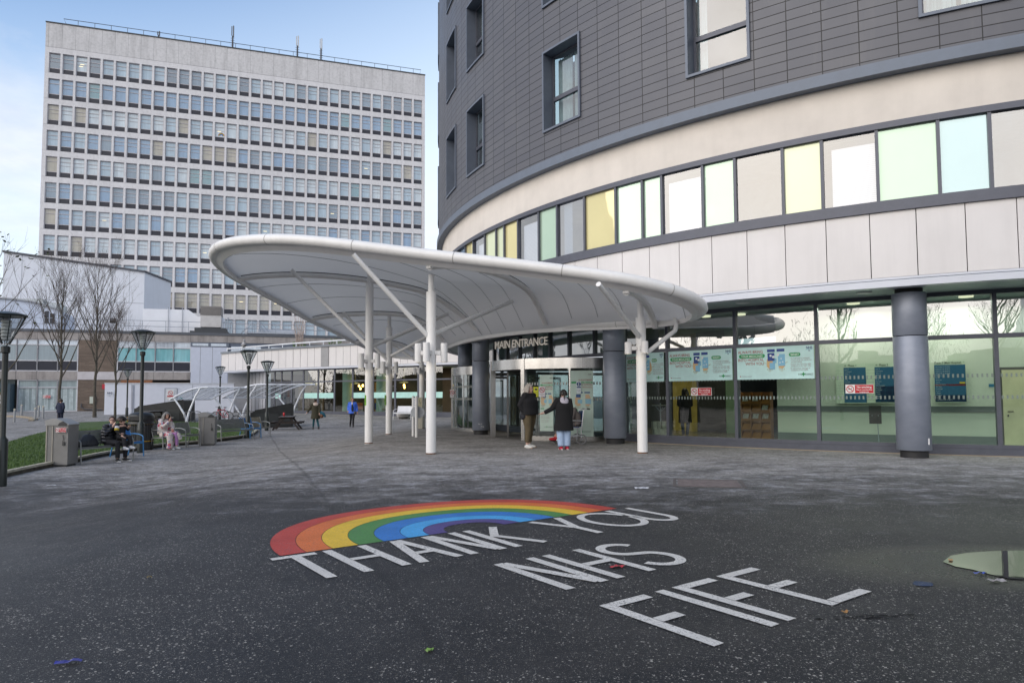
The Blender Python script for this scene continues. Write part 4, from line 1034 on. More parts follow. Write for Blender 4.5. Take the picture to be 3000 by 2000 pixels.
def lr_win(a0, a1, z0, z1, mt, dark, vent, vm=None):
    m = MB()
    for b in (a0, a1): LR.bx(m, b - .045, b + .045, -.16, .0, z0, z1)
    for z in (z0, z1 - .09) + ((dark,) if dark else ()) + ((vent,) if vent else ()): LR.bx(m, a0 + .045, a1 - .045, -.15, -.01, z, z + .09)
    f_ = LB(m, 'window', FRW)
    zb = dark + .09 if dark else z0 + .09; zt = vent if vent else z1 - .09
    m = MB(); m.quad(*[LR.p(a, -.1, z) for a, z in ((a0, zb), (a1, zb), (a1, zt), (a0, zt))]); LB(m, 'pane', mt, f_)
    if vent: m = MB(); m.quad(*[LR.p(a, -.1, z) for a, z in ((a0, vent + .09), (a1, vent + .09), (a1, z1 - .09), (a0, z1 - .09))]); LB(m, 'vent_pane', vm or WGT, f_)
    if dark: m = MB(); LR.bx(m, a0 + .045, a1 - .045, -.14, -.06, z0 + .09, dark); LB(m, 'dark_panel', M['black'], f_)
for a0, a1 in ((-9, -7.2), (-7.2, -5.5), (-5.5, -3.8), (-3.8, -2.1), (-2.1, -.55), (-.55, 1.02), (1.02, 2.64), (2.64, 4.27), (4.27, 5.88)): lr_win(a0, a1, 3.96, 6.92, WG1, 4.9, 6.38)
for a0, a1 in ((9.17, 10.74), (10.74, 12.38), (12.38, 13.98), (13.98, 15.52)): lr_win(a0, a1, 3.96, 6.92, WG2, 4.9, 6.25)
for a0, a1 in ((1.2, 2.72), (2.72, 4.3), (4.3, 5.92)): lr_win(a0, a1, .24, 3.18, WG3, None, 2.42, WG3)
m = MB()
for k in range(46):
    a = 1.3 + k * .1
    if k % 5 < 3: m.quad(*[LR.p(q, -.094 - .0005 * (k % 2), z) for q, z in ((a, .4), (a + .06, .4), (a + .06, 2.38), (a, 2.38))])
LB(m, 'vertical_blind', mat('vertical_blind', (.56, .64, .66), .8, var=.25, scale=4))
m = MB(); LR.bx(m, -22, .96, -.3, -.05, .0, 3.19); LB(m, 'dark_ground_wall', mat('dark_green_wall', s8(58, 68, 70), .7))
m = MB(); LR.bx(m, -.45, .96, -.05, 1.1, 2.35, 2.80); LR.bx(m, .70, .96, -.05, 1.1, .2, 2.35); LB(m, 'porch', mat('porch_blue', s8(52, 72, 84), .5))
m = MB(); LR.bx(m, -.42, .66, .1, .2, .2, 2.32); dd_ = LB(m, 'door', mat('door_teal', s8(30, 92, 88), .5))
m = MB(); LR.bx(m, -.3, .55, .2, .22, .45, 2.05); LB(m, 'door_glass', mat('door_brown_glass', (.16, .10, .05), .2, var=.5), dd_)
m = MB(); LR.bx(m, -.05, .25, .22, .23, 1.35, 1.8); LR.bx(m, -.08, .28, .22, .23, 1.0, 1.25); LB(m, 'paper_notice', mat('paper_white', (.75, .75, .75), .8), dd_)
m = MB(); LR.bx(m, 15.55, 18.9, -.2, .12, 2.3, 6.45); LR.bx(m, 15.55, 23., -.3, -.21, 0, 6.9); pw = LB(m, 'pale_panel_wall', mat('pale_blue_panel', s8(196, 202, 218), .5, var=.04))
m = MB()
for a in (16.4, 17.5): LR.bx(m, a - .012, a + .012, .121, .124, 2.3, 6.45)
LB(m, 'panel_joint', M['joint'], pw)
m = MB(); LR.bx(m, 15.5, 19., -.1, .14, 6.47, 6.9); m2 = MB()
for a0, a1 in ((15.68, 17.1), (17.35, 18.75)): LR.bx(m2, a0, a1, .141, .15, 6.56, 6.8)
cl = LB(m, 'clerestory', mat('clerestory_grey', s8(104, 112, 126), .5)); LB(m2, 'clerestory_pane', WGT, cl)
m = MB(); LR.bx(m, 19., 40, -.3, -.02, 5.3, 6.93); LB(m, 'grey_upper_wall', mat('slate_wall', s8(96, 104, 120), .6))
for a0, a1 in ((19.2, 22), (23, 26.4)):
    m = MB(); LR.bx(m, a0, a1, -.02, .02, 5.6, 6.55); LB(m, 'strip_window', WGT)
m = MB(); LR.bx(m, 6.98, 7.5, .0, .12, .95, 1.6); LB(m, 'meter_box', mat('meter_box', s8(190, 196, 186), .6))
m = MB(); m.tube([LR.p(6.3, .1, 1.0), LR.p(6.3, .1, .6), LR.p(6.6, .1, .42), LR.p(8., .1, .38)], .05, 6); LB(m, 'drain_pipe', mat('pipe_grey', (.1, .1, .11), .6))
def sign(FP, a0, a1, z0, z1, d, pieces, name, lab, cat, body=(.8, .8, .8)):
    o = thing(name, lab, cat, FP.p((a0 + a1) / 2, d, z0), FP.rz)
    W, H = a1 - a0, z1 - z0
    m = MB(); m.span((-W / 2, -.0, 0), (W / 2, -.02, H)); m.build('board', mat(name + '_board', body, .5), o)
    for nm, col, fn in pieces:
        m = MB(); fn(m, W, H); m.build(nm, mat(name + '_' + nm, col, .5, var=.05), o)
    return o
def rect(x0, x1, y0, y1, d=-.0235): return lambda m, W, H: m.quad((-W / 2 + x0 * W, d, y0 * H), (-W / 2 + x1 * W, d, y0 * H), (-W / 2 + x1 * W, d, y1 * H), (-W / 2 + x0 * W, d, y1 * H))
def words(lines, d=-.026, bold=.0):      # (text, x, y, size, align)
    def fn(m, W, H):
        for tx, x, y, sz, al in lines:      # narrow the lettering to the room it has
            q = MB(); q.text(tx, sz * H, (0, d, y * H), (1, 0, 0), (0, 0, 1), 0, al, bold)
            wd = max(p[0] for p in q.v) - min(p[0] for p in q.v); room = W * {'LEFT': .985 - x, 'RIGHT': x - .02, 'CENTER': 2 * min(x, 1 - x) - .03}[al]
            k = min(.88, room / wd); m.add([(-W / 2 + x * W + p[0] * k, p[1], p[2]) for p in q.v], q.f)
    return fn
def nosmoke(x, y, r, d=-.026):
    def fn(m, W, H):
        c = V((-W / 2 + x * W, d, y * H)); rr = r * H; N = 24
        for k in range(N):
            a, b = 2 * pi * k / N, 2 * pi * (k + 1) / N
            m.quad(*[c + V((q * cos(p), 0, q * sin(p))) for q, p in ((rr, a), (rr, b), (rr * .8, b), (rr * .8, a))][::-1])
        e = V((1, 0, -1)).normalized() * rr * .85; w_ = V((1, 0, 1)).normalized() * rr * .09
        m.quad(c - e - w_, c + e - w_, c + e + w_, c - e + w_)
    return fn
def cigarette(x, y, r, d=-.0245):
    def fn(m, W, H):
        c = V((-W / 2 + x * W, d, y * H)); q = r * H
        m.quad(c + V((-.5 * q, 0, -.12 * q)), c + V((.3 * q, 0, -.12 * q)), c + V((.3 * q, 0, .05 * q)), c + V((-.5 * q, 0, .05 * q)))
        m.tube([c + V((.35 * q, 0, .05 * q)), c + V((.45 * q, 0, .25 * q)), c + V((.35 * q, 0, .4 * q))], .05 * q, 5)
    return fn
NSP = [('red_panel', (.50, .012, .025), rect(.34, .99, .04, .96)), ('prohibition_ring', (.55, .02, .03), nosmoke(.17, .5, .40)), ('cigarette', (.03, .03, .03), cigarette(.17, .5, .4)),
       ('lettering', (.85, .85, .85), words([('No smoking', .665, .60, .34, 'CENTER'), ('This is a smoke-free', .665, .34, .22, 'CENTER'), ('hospital site', .665, .09, .22, 'CENTER')], bold=.012))]
s0, z0 = LR.px(126, 1166); s1, z1 = LR.px(149, 1157)
sign(LR, s0, s1, z0, z1, .03, NSP, 'no_smoking_sign', 'small red and white no smoking sign in a curtained window of the brick block', 'sign')
s0, z0 = LR.px(299, 1139); s1, z1 = LR.px(306, 1125)
m = MB(); LR.bx(m, s0, s1 + .1, .0, .04, z0, z1); tag(LB(m, 'red_sign', mat('sign_red', (.5, .03, .05), .5)), None)

# ---- white plant room with a sloping roof line, and the small rounded white building before it
PR_ = Face((-58, 78), (50.3, 17.6))
pr = thing('plant_room', 'big white panelled plant room on the roof of the brick block', 'building', PR_.p(7, 0, 7.8))
m = MB()
q = [PR_.p(-.5, 0, 7.5), PR_.p(14., 0, 7.5), PR_.p(14., 0, 16.75), PR_.p(-.5, 0, 18.3)]
m.slab(q, PR_.n * -7 + PR_.e * 2.); m.build('wall', M['white'], pr, world=True)
m = MB()
for a in [1.3 + 1.85 * k for k in range(7)]:
    z = 18.3 - (a + .5) * 1.55 / 14.5; PR_.bx(m, a - .02, a + .02, .002, .006, 7.6, z)
PR_.bx(m, -.5, 14, .002, .007, 12.9, 12.96)
m.build('panel_joint', mat('white_joint', (.35, .38, .44), .8), pr, world=True)
m = MB(); m.bar(PR_.p(-.6, .06, 18.38), PR_.p(14.05, .06, 16.83), .3, .2); m.bar(PR_.p(14.02, .0, 16.83), PR_.p(16.0, -7, 16.8), .3, .2); m.build('roof_edge', mat('roof_edge_grey', s8(88, 90, 98), .6), pr, world=True)
RB_ = Face((-50.5, 70), (50.3, 17.6))
rb2 = thing('rounded_block', 'small white block with a curved roof edge behind the bare trees', 'building', RB_.p(3, 0, 7.8))
pts = [RB_.px(u, v) for u, v in ((-60, 870), (20, 876), (60, 880), (100, 886), (135, 896), (165, 907), (180, 915), (180, 975), (-60, 975))]
m = MB(); m.slab([RB_.p(a, 0, z) for a, z in pts][::-1], RB_.n * -5); m.build('wall', mat('bluish_white', s8(196, 206, 226), .5), rb2, world=True)
m = MB()
for a, b in zip(pts[:6], pts[1:7]): m.bar(RB_.p(a[0], .05, a[1] + .05), RB_.p(b[0], .05, b[1] + .05), .25, .16)
m.build('roof_edge', mat('roof_edge_white', s8(150, 154, 162), .5), rb2, world=True)
for u0, u1, v0, v1 in ((132, 142, 911, 948), (147, 159, 918, 950), (0, 29, 925, 944)):
    (a0, z1), (a1, z0) = RB_.px(u0, v0), RB_.px(u1, v1)
    m = MB(); RB_.bx(m, a0, a1, 0, .05, z0, z1); m.build('window', mat('dark_window', (.04, .045, .06), .3), rb2, world=True)
(a0, z1), (a1, z0) = RB_.px(-60, 868), RB_.px(118, 889)
m = MB(); RB_.bx(m, a0, a1, -4, -.8, z0 - .5, z1 + .05); RB_.bx(m, a1, a1 + 1.2, -5, -1.3, z0 - .5, z1 - .2); m.build('roof_box', mat('roof_box', s8(192, 196, 196), .6), rb2, world=True)
# sheeted enclosure, air handling unit, railings and lights on the flat roof
SH = Face((-41, 66), (50.3, 17.6))
sh = thing('sheeted_enclosure', 'bright white sheeted enclosure on scaffold poles beside the roof unit', 'enclosure', SH.p(6, 0, 7.8))
pp = [SH.px(u, v) for u, v in ((418, 972), (418, 904), (552, 907), (580, 927), (655, 930), (655, 975))]
m = MB(); m.slab([SH.p(a, 0, z) for a, z in pp], SH.n * -4); m.build('sheeting', M['white2'], sh, world=True)
m = MB()
for u in (494, 535):
    a, z = SH.px(u, 900); m.tube([SH.p(a, .1, 7.5), SH.p(a, .1, z)], .03, 6)
m.build('scaffold_pole', M['railm'], sh, world=True)
AH = Face((-37.5, 65.5), (50.3, 17.6))
ah = thing('roof_unit', 'grey louvred air handling unit on the roof above the pale panels', 'air unit', AH.p(8, 0, 7.8))
(a0, z1), (a1, zm) = AH.px(588, 896), AH.px(648, 924); _, z0 = AH.px(620, 958)
m = MB(); AH.bx(m, a0, a1, -2, 0, z0, zm); m.build('casing', mat('unit_beige', s8(196, 194, 194), .6), ah, world=True)
m = MB(); AH.bx(m, a0 - .03, a1 + .03, -2, .04, zm, z1)
m.build('louvre_housing', mat('unit_grey', s8(126, 122, 122), .6), ah, world=True)
m = MB()
for k in range(9): AH.bx(m, a0 + .05, a1 - .05, .041, .08, zm + .06 + k * (z1 - zm - .1) / 9, zm + .11 + k * (z1 - zm - .1) / 9)
m.build('louvre', mat('louvre_grey', s8(140, 136, 134), .6), ah, world=True)
m = MB(); AH.bx(m, a0 - .5, a1 + .5, -2, .3, 8.0, z0 - .1); AH.bx(m, a0 - .9, a1 + .7, -2, .5, 7.85, 8.05); m.build('plinth', mat('plinth_dark', (.06, .065, .075), .7), ah, world=True)
m = MB()
for k in range(5):
    a = a1 + .2 + .22 * k; m.tube([AH.p(a, .2, 7.9), AH.p(a, .2, z0 + .4 + .3 * (k % 3)), AH.p(a + .25, .1, z0 + .7)], .05, 6)
m.build('pipework', M['railm'], ah, world=True)
RL = Face((-45.8, 62.5), (50.3, 17.6))
rl_ = thing('roof_railing', 'long galvanised guard rail along the flat roof of the brick block', 'railing', RL.p(14, 0, 7.87))
m = MB()
for z in (8.45, 9.0): m.tube([RL.p(-8, -.5, z), RL.p(33, -.5, z)], .028, 6)
for k in range(21): m.tube([RL.p(-8 + 2.05 * k, -.5, 7.8), RL.p(-8 + 2.05 * k, -.5, 9.0)], .025, 6)
m.build('rail', M['railm'], rl_, world=True)
st = thing('roof_stile', 'small stepped access stile with handrails on the flat roof', 'steps', RL.p(22, -1.2, 7.87))
m = MB()
for d in (-1.2, -2.0):
    pl_ = [RL.px(u, v) for u, v in ((705, 972), (738, 938), (762, 938), (790, 972))]
    m.tube([RL.p(a, d, z) for a, z in pl_], .03, 6); m.tube([RL.p(a, d, z - .45) for a, z in pl_], .022, 6)
    for a, z in pl_: m.tube([RL.p(a, d, 7.8), RL.p(a, d, z)], .022, 6)
m.build('handrail', M['railm'], st, world=True)
m = MB()
a0, z0 = RL.px(725, 968); a1, _ = RL.px(895, 968)
RL.bx(m, a0, a1, -2.2, -1., 8.05, 8.2); RL.bx(m, a0 + 1, a1 - 1, -3.2, -2.4, 8.3, 8.6); m.build('duct', mat('duct_galv', s8(186, 192, 202), .4, .3), st, world=True)
fl = thing('floodlight', 'dark floodlight on a small roof bracket between the bare trees', 'floodlight', RL.p(8.2, -.8, 7.87))
a, z = RL.px(325, 937)
m = MB(); RL.bx(m, a - .25, a + .25, -1, -.7, z - .22, z + .22); m.build('lamp_head', mat('flood_black', (.03, .03, .035), .4), fl, world=True)
m = MB(); m.tube([RL.p(a, -.9, 7.8), RL.p(a, -.9, z - .2)], .04, 6); RL.bx(m, a - .6, a + .8, -1.2, -.6, 7.87, 8.05); m.build('bracket', M['railm'], fl, world=True)

# ---- cabin (white container) with the health service mark
VN = Face((-32.2, 54), (9.46, 3.72))
vn = thing('portable_cabin', 'long white windowless cabin standing in front of the brick block', 'cabin', VN.p(4.7, -1, 0))
vz = gz(-28, 56)
m = MB(); VN.bx(m, 0, 9.45, -2.6, 0, .06, 2.6); m.build('body', mat('cabin_white', s8(222, 226, 238), .45, var=.03), vn, world=True)
m = MB(); VN.bx(m, -.03, 9.48, -2.62, .03, 2.56, 2.66); VN.bx(m, .02, 9.43, -2.4, -.1, -.25, .05); m.build('roof_edge', mat('cabin_edge', s8(204, 208, 216), .5), vn, world=True)
m = MB()
for a in (1.85, 2.05): VN.bx(m, a, a + .03, 0, .02, .06, 2.56)
VN.bx(m, 6.28, 6.32, 0, .02, .06, 2.56); m.tube([VN.p(1.95, .05, .2), VN.p(1.95, .05, 2.5)], .04, 6); m.build('seam', mat('cabin_seam', s8(170, 174, 184), .5), vn, world=True)
m = MB(); VN.bx(m, 4.3, 5.13, 0, .03, .12, 2.2); cd = m.build('door', mat('cabin_door', s8(214, 218, 226), .5), vn, world=True)
m = MB(); VN.bx(m, 4.24, 4.3, 0, .035, .1, 2.24); VN.bx(m, 5.13, 5.19, 0, .035, .1, 2.24); VN.bx(m, 4.3, 5.13, 0, .035, 2.2, 2.25); m.build('door_frame', mat('cabin_frame', s8(150, 154, 164), .5), cd, world=True)
m = MB(); N = 14; c_ = VN.p(5.44, .03, 1.41); m.quad(*[c_ + VN.e * .11 * cos(2 * pi * k / N) + V((0, 0, .11 * sin(2 * pi * k / N))) for k in range(N)]); m.build('teal_disc', mat('teal_disc', (.03, .28, .33), .5), vn, world=True)
for a in (.6, 3.2, 6, 8.8):
    m = MB(); VN.bx(m, a, a + .5, -.5, -.05, -.3, .06); m.build('support_block', mat('support_grey', (.3, .3, .28), .8), vn, world=True)
def nhs_mark(x, y, sz): return words([('NHS', x, y, sz, 'CENTER')], bold=.03)
sign(VN, .12, .60, 1.62, 1.98, .012, [('lettering', (.012, .03, .12), nhs_mark(.5, .45, .62)), ('underline', (.05, .2, .4), rect(.15, .85, .28, .34)), ('small_lettering', (.06, .12, .25), words([('Fife', .5, .06, .2, 'CENTER')]))], 'cabin_notice', 'square white notice with the letters NHS at the left end of the white cabin', 'notice', (.78, .80, .85))
sign(VN, 4.42, 4.92, 1.30, 2.1, .045, [('red_strip', (.5, .02, .03), rect(.05, .95, .28, .42)), ('prohibition_ring', (.55, .02, .03), nosmoke(.5, .68, .22)), ('lettering', (.05, .10, .3), words([('NO', .5, .05, .12, 'CENTER')]))], 'door_notice', 'white safety notice with a red ring on the cabin door', 'notice')

# ---- curved cafe wing
CWP = [V((-30.5, 64.6, 0)), V((-26.1, 61.2, 0)), V((-21.7, 57.9, 0)), V((-17.5, 54.9, 0)), V((-14.2, 52.85, 0)), V((-11, 51, 0)), V((-8.2, 49.4, 0)), V((-4.6, 47.4, 0)), V((-.9, 45.6, 0))]
def cw_at(u):
    d = ray(u, 1100); k = d.x / d.y
    for a, b in zip(CWP[:-1], CWP[1:]):
        den = (b.x - a.x) - k * (b.y - a.y); f = (k * a.y - a.x) / den
        if -.001 <= f <= 1.001: return a + (b - a) * f, (b - a).normalized()
    return (CWP[-1], (CWP[-1] - CWP[-2]).normalized()) if u > 1100 else (CWP[0], (CWP[1] - CWP[0]).normalized())
cw = thing('cafe_wing', 'low curved wing with a white panel fascia over a long glazed cafe front', 'building', (-12, 51.6, .1))
def CB(m, name, mt, par=None, smooth=False): return m.build(name, mt, par or cw, smooth, world=True)
def cw_band(m, pts, d0, d1, z0, z1):
    nn = []
    for i, p in enumerate(pts):
        t_ = (pts[min(i + 1, len(pts) - 1)] - pts[max(i - 1, 0)]).normalized(); nn.append(V((t_.y, -t_.x, 0)))
    b = len(m.v)
    for p, n_ in zip(pts, nn):
        for d, z in ((d1, z0), (d1, z1), (d0, z1), (d0, z0)): m.v.append(tuple(p + n_ * d + V((0, 0, z))))
    for i in range(len(pts) - 1):
        k = b + 4 * i
        for j in range(4): m.f.append((k + j, k + 4 + j, k + 4 + (j + 1) % 4, k + (j + 1) % 4))
    m.f += [(b, b + 1, b + 2, b + 3), tuple(b + 4 * (len(pts) - 1) + j for j in (3, 2, 1, 0))]
    return m
P0, P1 = CWP[1], CWP[-1]
fas = [P0] + [cw_at(u)[0] for u in range(690, 1180, 40)] + CWP[7:]
m = MB(); cw_band(m, fas, -.5, 0, 3.82, 5.36); CB(m, 'fascia', M['white_panel'])
m = MB()
us = [648 + 21 * k for k in range(27)]
for u in us:
    p, t_ = cw_at(u); n_ = V((t_.y, -t_.x, 0)); m.bar(p + n_ * .004 + V((0, 0, 3.84)), p + n_ * .004 + V((0, 0, 5.34)), .02, .012, t_)
CB(m, 'fascia_joint', mat('fascia_joint', (.30, .30, .32), .8))
q0, _ = cw_at(940); q1, _ = cw_at(962)
m = MB(); cw_band(m, [q0, q1], 0, .02, 3.84, 5.34); CB(m, 'grey_fascia_panel', mat('grey_panel', s8(150, 150, 152), .6))
m = MB(); cw_band(m, fas, -.6, .08, 3.66, 3.80); CB(m, 'fascia_trim', M['trim'])
m = MB(); cw_band(m, fas, -.7, .10, 5.36, 5.52); CB(m, 'roof_edge', mat('cafe_roof_edge', s8(120, 126, 134), .5))
m = MB(); cw_band(m, fas, -9, -.7, 5.2, 5.4); CB(m, 'roof', mat('cafe_roof', (.13, .13, .135), .9))
m = MB(); m.tube([p + V((.3, .5, 5.85)) for p in fas[:10]], .06, 8)
for p in fas[:10]: m.tube([p + V((.3, .5, 5.4)), p + V((.3, .5, 5.85))], .04, 6)
CB(m, 'roof_pipe', mat('roof_pipe_white', (.75, .77, .8), .4))
m = MB(); cw_band(m, fas, -9, -.55, 3.70, 3.78); CB(m, 'ceiling', mat('cafe_ceiling', s8(150, 166, 150), .7))
cm_u = [772, 797, 817, 847, 882, 925, 973, 1026.5, 1086, 1151, 1219, 1290]
gl = [cw_at(u)[0] for u in cm_u] ; gl += [CWP[-1]]
m = MB(); cw_band(m, gl, -.5, -.12, 0, .20); cw_band(m, gl, -.45, -.18, .202, .36); CB(m, 'plinth', M['frame'])
m = MB(); cw_band(m, gl, -.36, -.22, 2.62, 2.72); cw_band(m, gl, -.36, -.20, 3.56, 3.66); CB(m, 'transom', M['frame'])
CG = glass('cafe_glass', (.62, .74, .68), .09, 0., .03)
for i, u in enumerate(cm_u[:-1]):
    p, t_ = cw_at(u); n_ = V((t_.y, -t_.x, 0)); q, _ = cw_at(cm_u[i + 1])
    m = MB(); m.bar(p - n_ * .29 + V((0, 0, .36)), p - n_ * .29 + V((0, 0, 3.6)), .09, .16, t_); CB(m, 'mullion', M['frame'])
    m = MB(); a, b = p - n_ * .28, q - n_ * .28; m.quad(*[a + V((0, 0, .36)), b + V((0, 0, .36)), b + V((0, 0, 3.6)), a + V((0, 0, 3.6))]); CB(m, 'glass_pane', CG)
    if i in (1, 4, 5, 7, 8, 9, 10):
        m = MB(); a, b = p - n_ * .27, q - n_ * .27; m.quad(*[a + V((0, 0, 1.36)), b + V((0, 0, 1.36)), b + V((0, 0, 1.78)), a + V((0, 0, 1.78))]); CB(m, 'frosted_strip', mat('mint_frost', s8(178, 222, 214), .6))
BW = [p + V((2.6, 5.0, 0)) for p in gl]
m = MB(); cw_band(m, BW, -.2, 0, 0, 3.7); CB(m, 'back_wall', mat('cafe_back', (.055, .042, .035), .8, var=.6, scale=.7))
m = MB(); cw_band(m, gl, -7, -.5, -.02, .03); CB(m, 'floor', mat('cafe_floor', (.14, .11, .09), .4, var=.3))
for u, c_ in ((868, (.16, .10, .07)), (830, (.17, .10, .07)), (1040, (.25, .13, .05))):
    p, t_ = cw_at(u); b = p + V((1., 2.4, 0)); m = MB(); m.box(b + V((0, 0, 1.3)), (1.5, .1, 2.5), atan2(t_.y, t_.x)); CB(m, 'timber_screen', mat('timber_brown', c_, .7, var=.5, scale=6))
for u in (991, 1092):
    p, t_ = cw_at(u); b = p + V((.4, 1.2, 0)); m = MB(); m.lathe(b, [(.36, 0), (.36, 3.7)], 24); CB(m, 'round_column', mat('pale_column', s8(176, 192, 184), .6), smooth=True)
# recess wall of pale panels at the left end of the wing
ra, rb_ = cw_at(668)[0] + V((1.0, 2.0, 0)), cw_at(772)[0] + V((.1, .3, 0))
m = MB(); cw_band(m, [cw_at(650)[0] + V((.2, .8, 0)), ra, rb_], -.15, 0, 0, 3.66)
rw = CB(m, 'recess_wall', mat('recess_panel', s8(178, 180, 186), .5))
m = MB()
for k in range(5): p = ra + (rb_ - ra) * (k / 5 + .05); m.bar(p + V((0, -.02, .1)), p + V((0, -.02, 3.6)), .03, .03)
CB(m, 'panel_joint', M['joint'], rw)
pend = []
for u, v in ((822, 1120), (929, 1125), (1041, 1123), (1183, 1120), (905, 1122)):
    p, t_ = cw_at(u); k = (p.y + 1.9) / p.y; b = V((p.x * k, p.y + 1.9, 0)); z = aty(u, v, b.y).z
    o = thing('pendant_lamp', {822: 'flat pendant lamp nearest the brown timber screen in the cafe', 929: 'lit flat pendant lamp left of the pale round column in the cafe', 1041: 'flat pendant lamp beside the three glowing bulbs in the cafe', 1183: 'flat pendant lamp over two bulbs between the white poles', 905: 'small flat pendant lamp left of the lit one in the cafe'}[u], 'lamp', (b.x, b.y, z), 0, 'pendant lamps in the cafe')
    m = MB(); m.lathe((0, 0, 0), [(.36, 0), (.34, .05), (.05, .09)], 20); m.build('shade', mat('shade_dark', (.16, .16, .14), .4), o, True)
    m = MB(); m.lathe((0, 0, -.012), [(.30, 0), (.30, .004)], 20); m.build('diffuser', emit('pendant_glow', (1, .74, .25), 1.1), o)
    m = MB(); m.tube([(0, 0, .08), (0, 0, 3.7 - z)], .02, 5); m.build('cord', mat('cord_brass', (.45, .32, .10), .4), o)
bm = MB(); kk = 0
for u, v in ((1052, 1130), (1063, 1129), (1056.5, 1138), (1184, 1128), (1185, 1134)):
    p, t_ = cw_at(u); k = (p.y + 2.6) / p.y; b = V((p.x * k, p.y + 2.6, 0)); z = aty(u, v, b.y).z
    o = thing('filament_bulb', ['left glowing filament bulb of the group of three in the cafe', 'right glowing filament bulb of the group of three in the cafe', 'lowest glowing filament bulb of the group of three in the cafe', 'upper glowing bulb between the white poles', 'lower glowing bulb between the white poles'][kk], 'bulb', (b.x, b.y, z), 0, 'glowing bulbs in the cafe'); kk += 1
    m = MB(); m.ell((0, 0, 0), (.075, .075, .11), 10, 8); m.build('bulb', emit('bulb_glow', (1, .50, .12), 9.), o, True)
    m = MB(); m.tube([(0, 0, .1), (0, 0, 3.7 - z)], .008, 4); m.build('cord', M['joint'], o)
for u, e in ((860, 30), (960, 40), (1060, 45), (1160, 45)):
    p, t_ = cw_at(u); area(p + V((1.2, 2.4, 3.6)), 2.4, .6, e, (1, .82, .5))
# ------------------------------------------------------------------ lawn and kerb
K_px = [(-60, 1417), (6, 1400), (75, 1384), (153, 1367.5), (220, 1355), (284, 1340.5), (383, 1322.5), (440, 1314), (510, 1306), (577, 1301), (640, 1293), (707, 1284), (742, 1276), (756, 1264)]
B_px = [(740, 1252), (684, 1246), (610, 1243), (541, 1240), (450, 1238), (381, 1236.5), (306, 1238.5), (223, 1242), (153, 1264), (76, 1285), (19, 1304), (-60, 1330)]
kp = [at(*p) for p in K_px]; bp = [at(*p) for p in B_px]
t = NT('lawn_soil'); f = t.noise(t.co(), 8., 5, .7)
LAWN = t.pbr(Base_Color=t.mix(f, (.030, .062, .012), (.060, .105, .022)), Roughness=.95)
KH = .14
m = MB(); loop = [p + V((0, 0, KH - .03)) for p in kp + bp]
bmv = bmesh.new(); vv = [bmv.verts.new(p) for p in loop]; fc = bmv.faces.new(vv); bmesh.ops.triangulate(bmv, faces=[fc]); 
if sum(f_.normal.z for f_ in bmv.faces) < 0: bmesh.ops.reverse_faces(bmv, faces=bmv.faces[:])
bmesh.ops.subdivide_edges(bmv, edges=bmv.edges[:], cuts=3, use_grid_fill=True)
me = bpy.data.meshes.new('lawn'); bmv.to_mesh(me); bmv.free(); lo = bpy.data.objects.new('lawn', me); COL.objects.link(lo); me.materials.append(LAWN); tag(lo, kind='structure')
# blades of grass over the lawn (denser near the kerb)
def inside(x, y):
    r = False; n = len(loop)
    for i in range(n):
        a, b = loop[i], loop[(i + 1) % n]
        if (a.y > y) != (b.y > y) and x < (b.x - a.x) * (y - a.y) / (b.y - a.y) + a.x: r = not r
    return r
gm = MB(); rg = random.Random(3); cnt = 0
x0, x1 = min(p.x for p in loop), max(p.x for p in loop); y0, y1 = min(p.y for p in loop), max(p.y for p in loop)
while cnt < 42000:
    x, y = rg.uniform(max(x0, -24), x1), rg.uniform(y0, y1)
    if rg.random() > (16 / max(y, 12)) ** 1.3 or not inside(x, y): continue
    cnt += 1; z = gz(x, y) + KH - .035; h_ = rg.uniform(.03, .075); a = rg.uniform(0, pi); w_ = rg.uniform(.006, .014); lx, ly = rg.uniform(-.03, .03), rg.uniform(-.03, .03)
    b = len(gm.v); gm.v += [(x - w_ * cos(a), y - w_ * sin(a), z), (x + w_ * cos(a), y + w_ * sin(a), z), (x + lx, y + ly, z + h_)]; gm.f.append((b, b + 1, b + 2))
t = NT('grass_blade'); f = t.noise(t.co(), .9, 4, .6); f2 = t.noise(t.co(), 30., 2)
GR_ = t.pbr(Base_Color=t.mix(f2, t.mix(f, (.035, .085, .010), (.060, .130, .018)), (.090, .15, .035)), Roughness=.7)
gm.mi = []; tag(gm.build('grass', GR_), kind='stuff')
kb = MB(); kc = MB()
for a, b in zip(kp[:-1], kp[1:]):
    d = (b - a); n_ = V((-d.y, d.x, 0)).normalized(); L_ = d.length; k = max(1, int(L_ / .22))
    for i in range(k):
        p, q = a + d * (i / k), a + d * ((i + 1) / k - .012 / L_ * 1.)
        kb.slab([p + V((0, 0, -.05)), q + V((0, 0, -.05)), q + n_ * .1 + V((0, 0, -.05)), p + n_ * .1 + V((0, 0, -.05))], (0, 0, KH + .0))
    kc.slab([a + V((0, 0, KH - .05)) - n_ * .012, b + V((0, 0, KH - .05)) - n_ * .012, b + n_ * .13 + V((0, 0, KH - .05)), a + n_ * .13 + V((0, 0, KH - .05))], (0, 0, .055))
ko = tag(kc.build('kerb', mat('kerb_stone', s8(172, 166, 150), .85, var=.25, scale=5, bump=.4)), kind='structure')
kb.build('kerb_face', mat('kerb_brick', (.055, .048, .036), .9, var=.5, scale=6, bump=.5), ko)

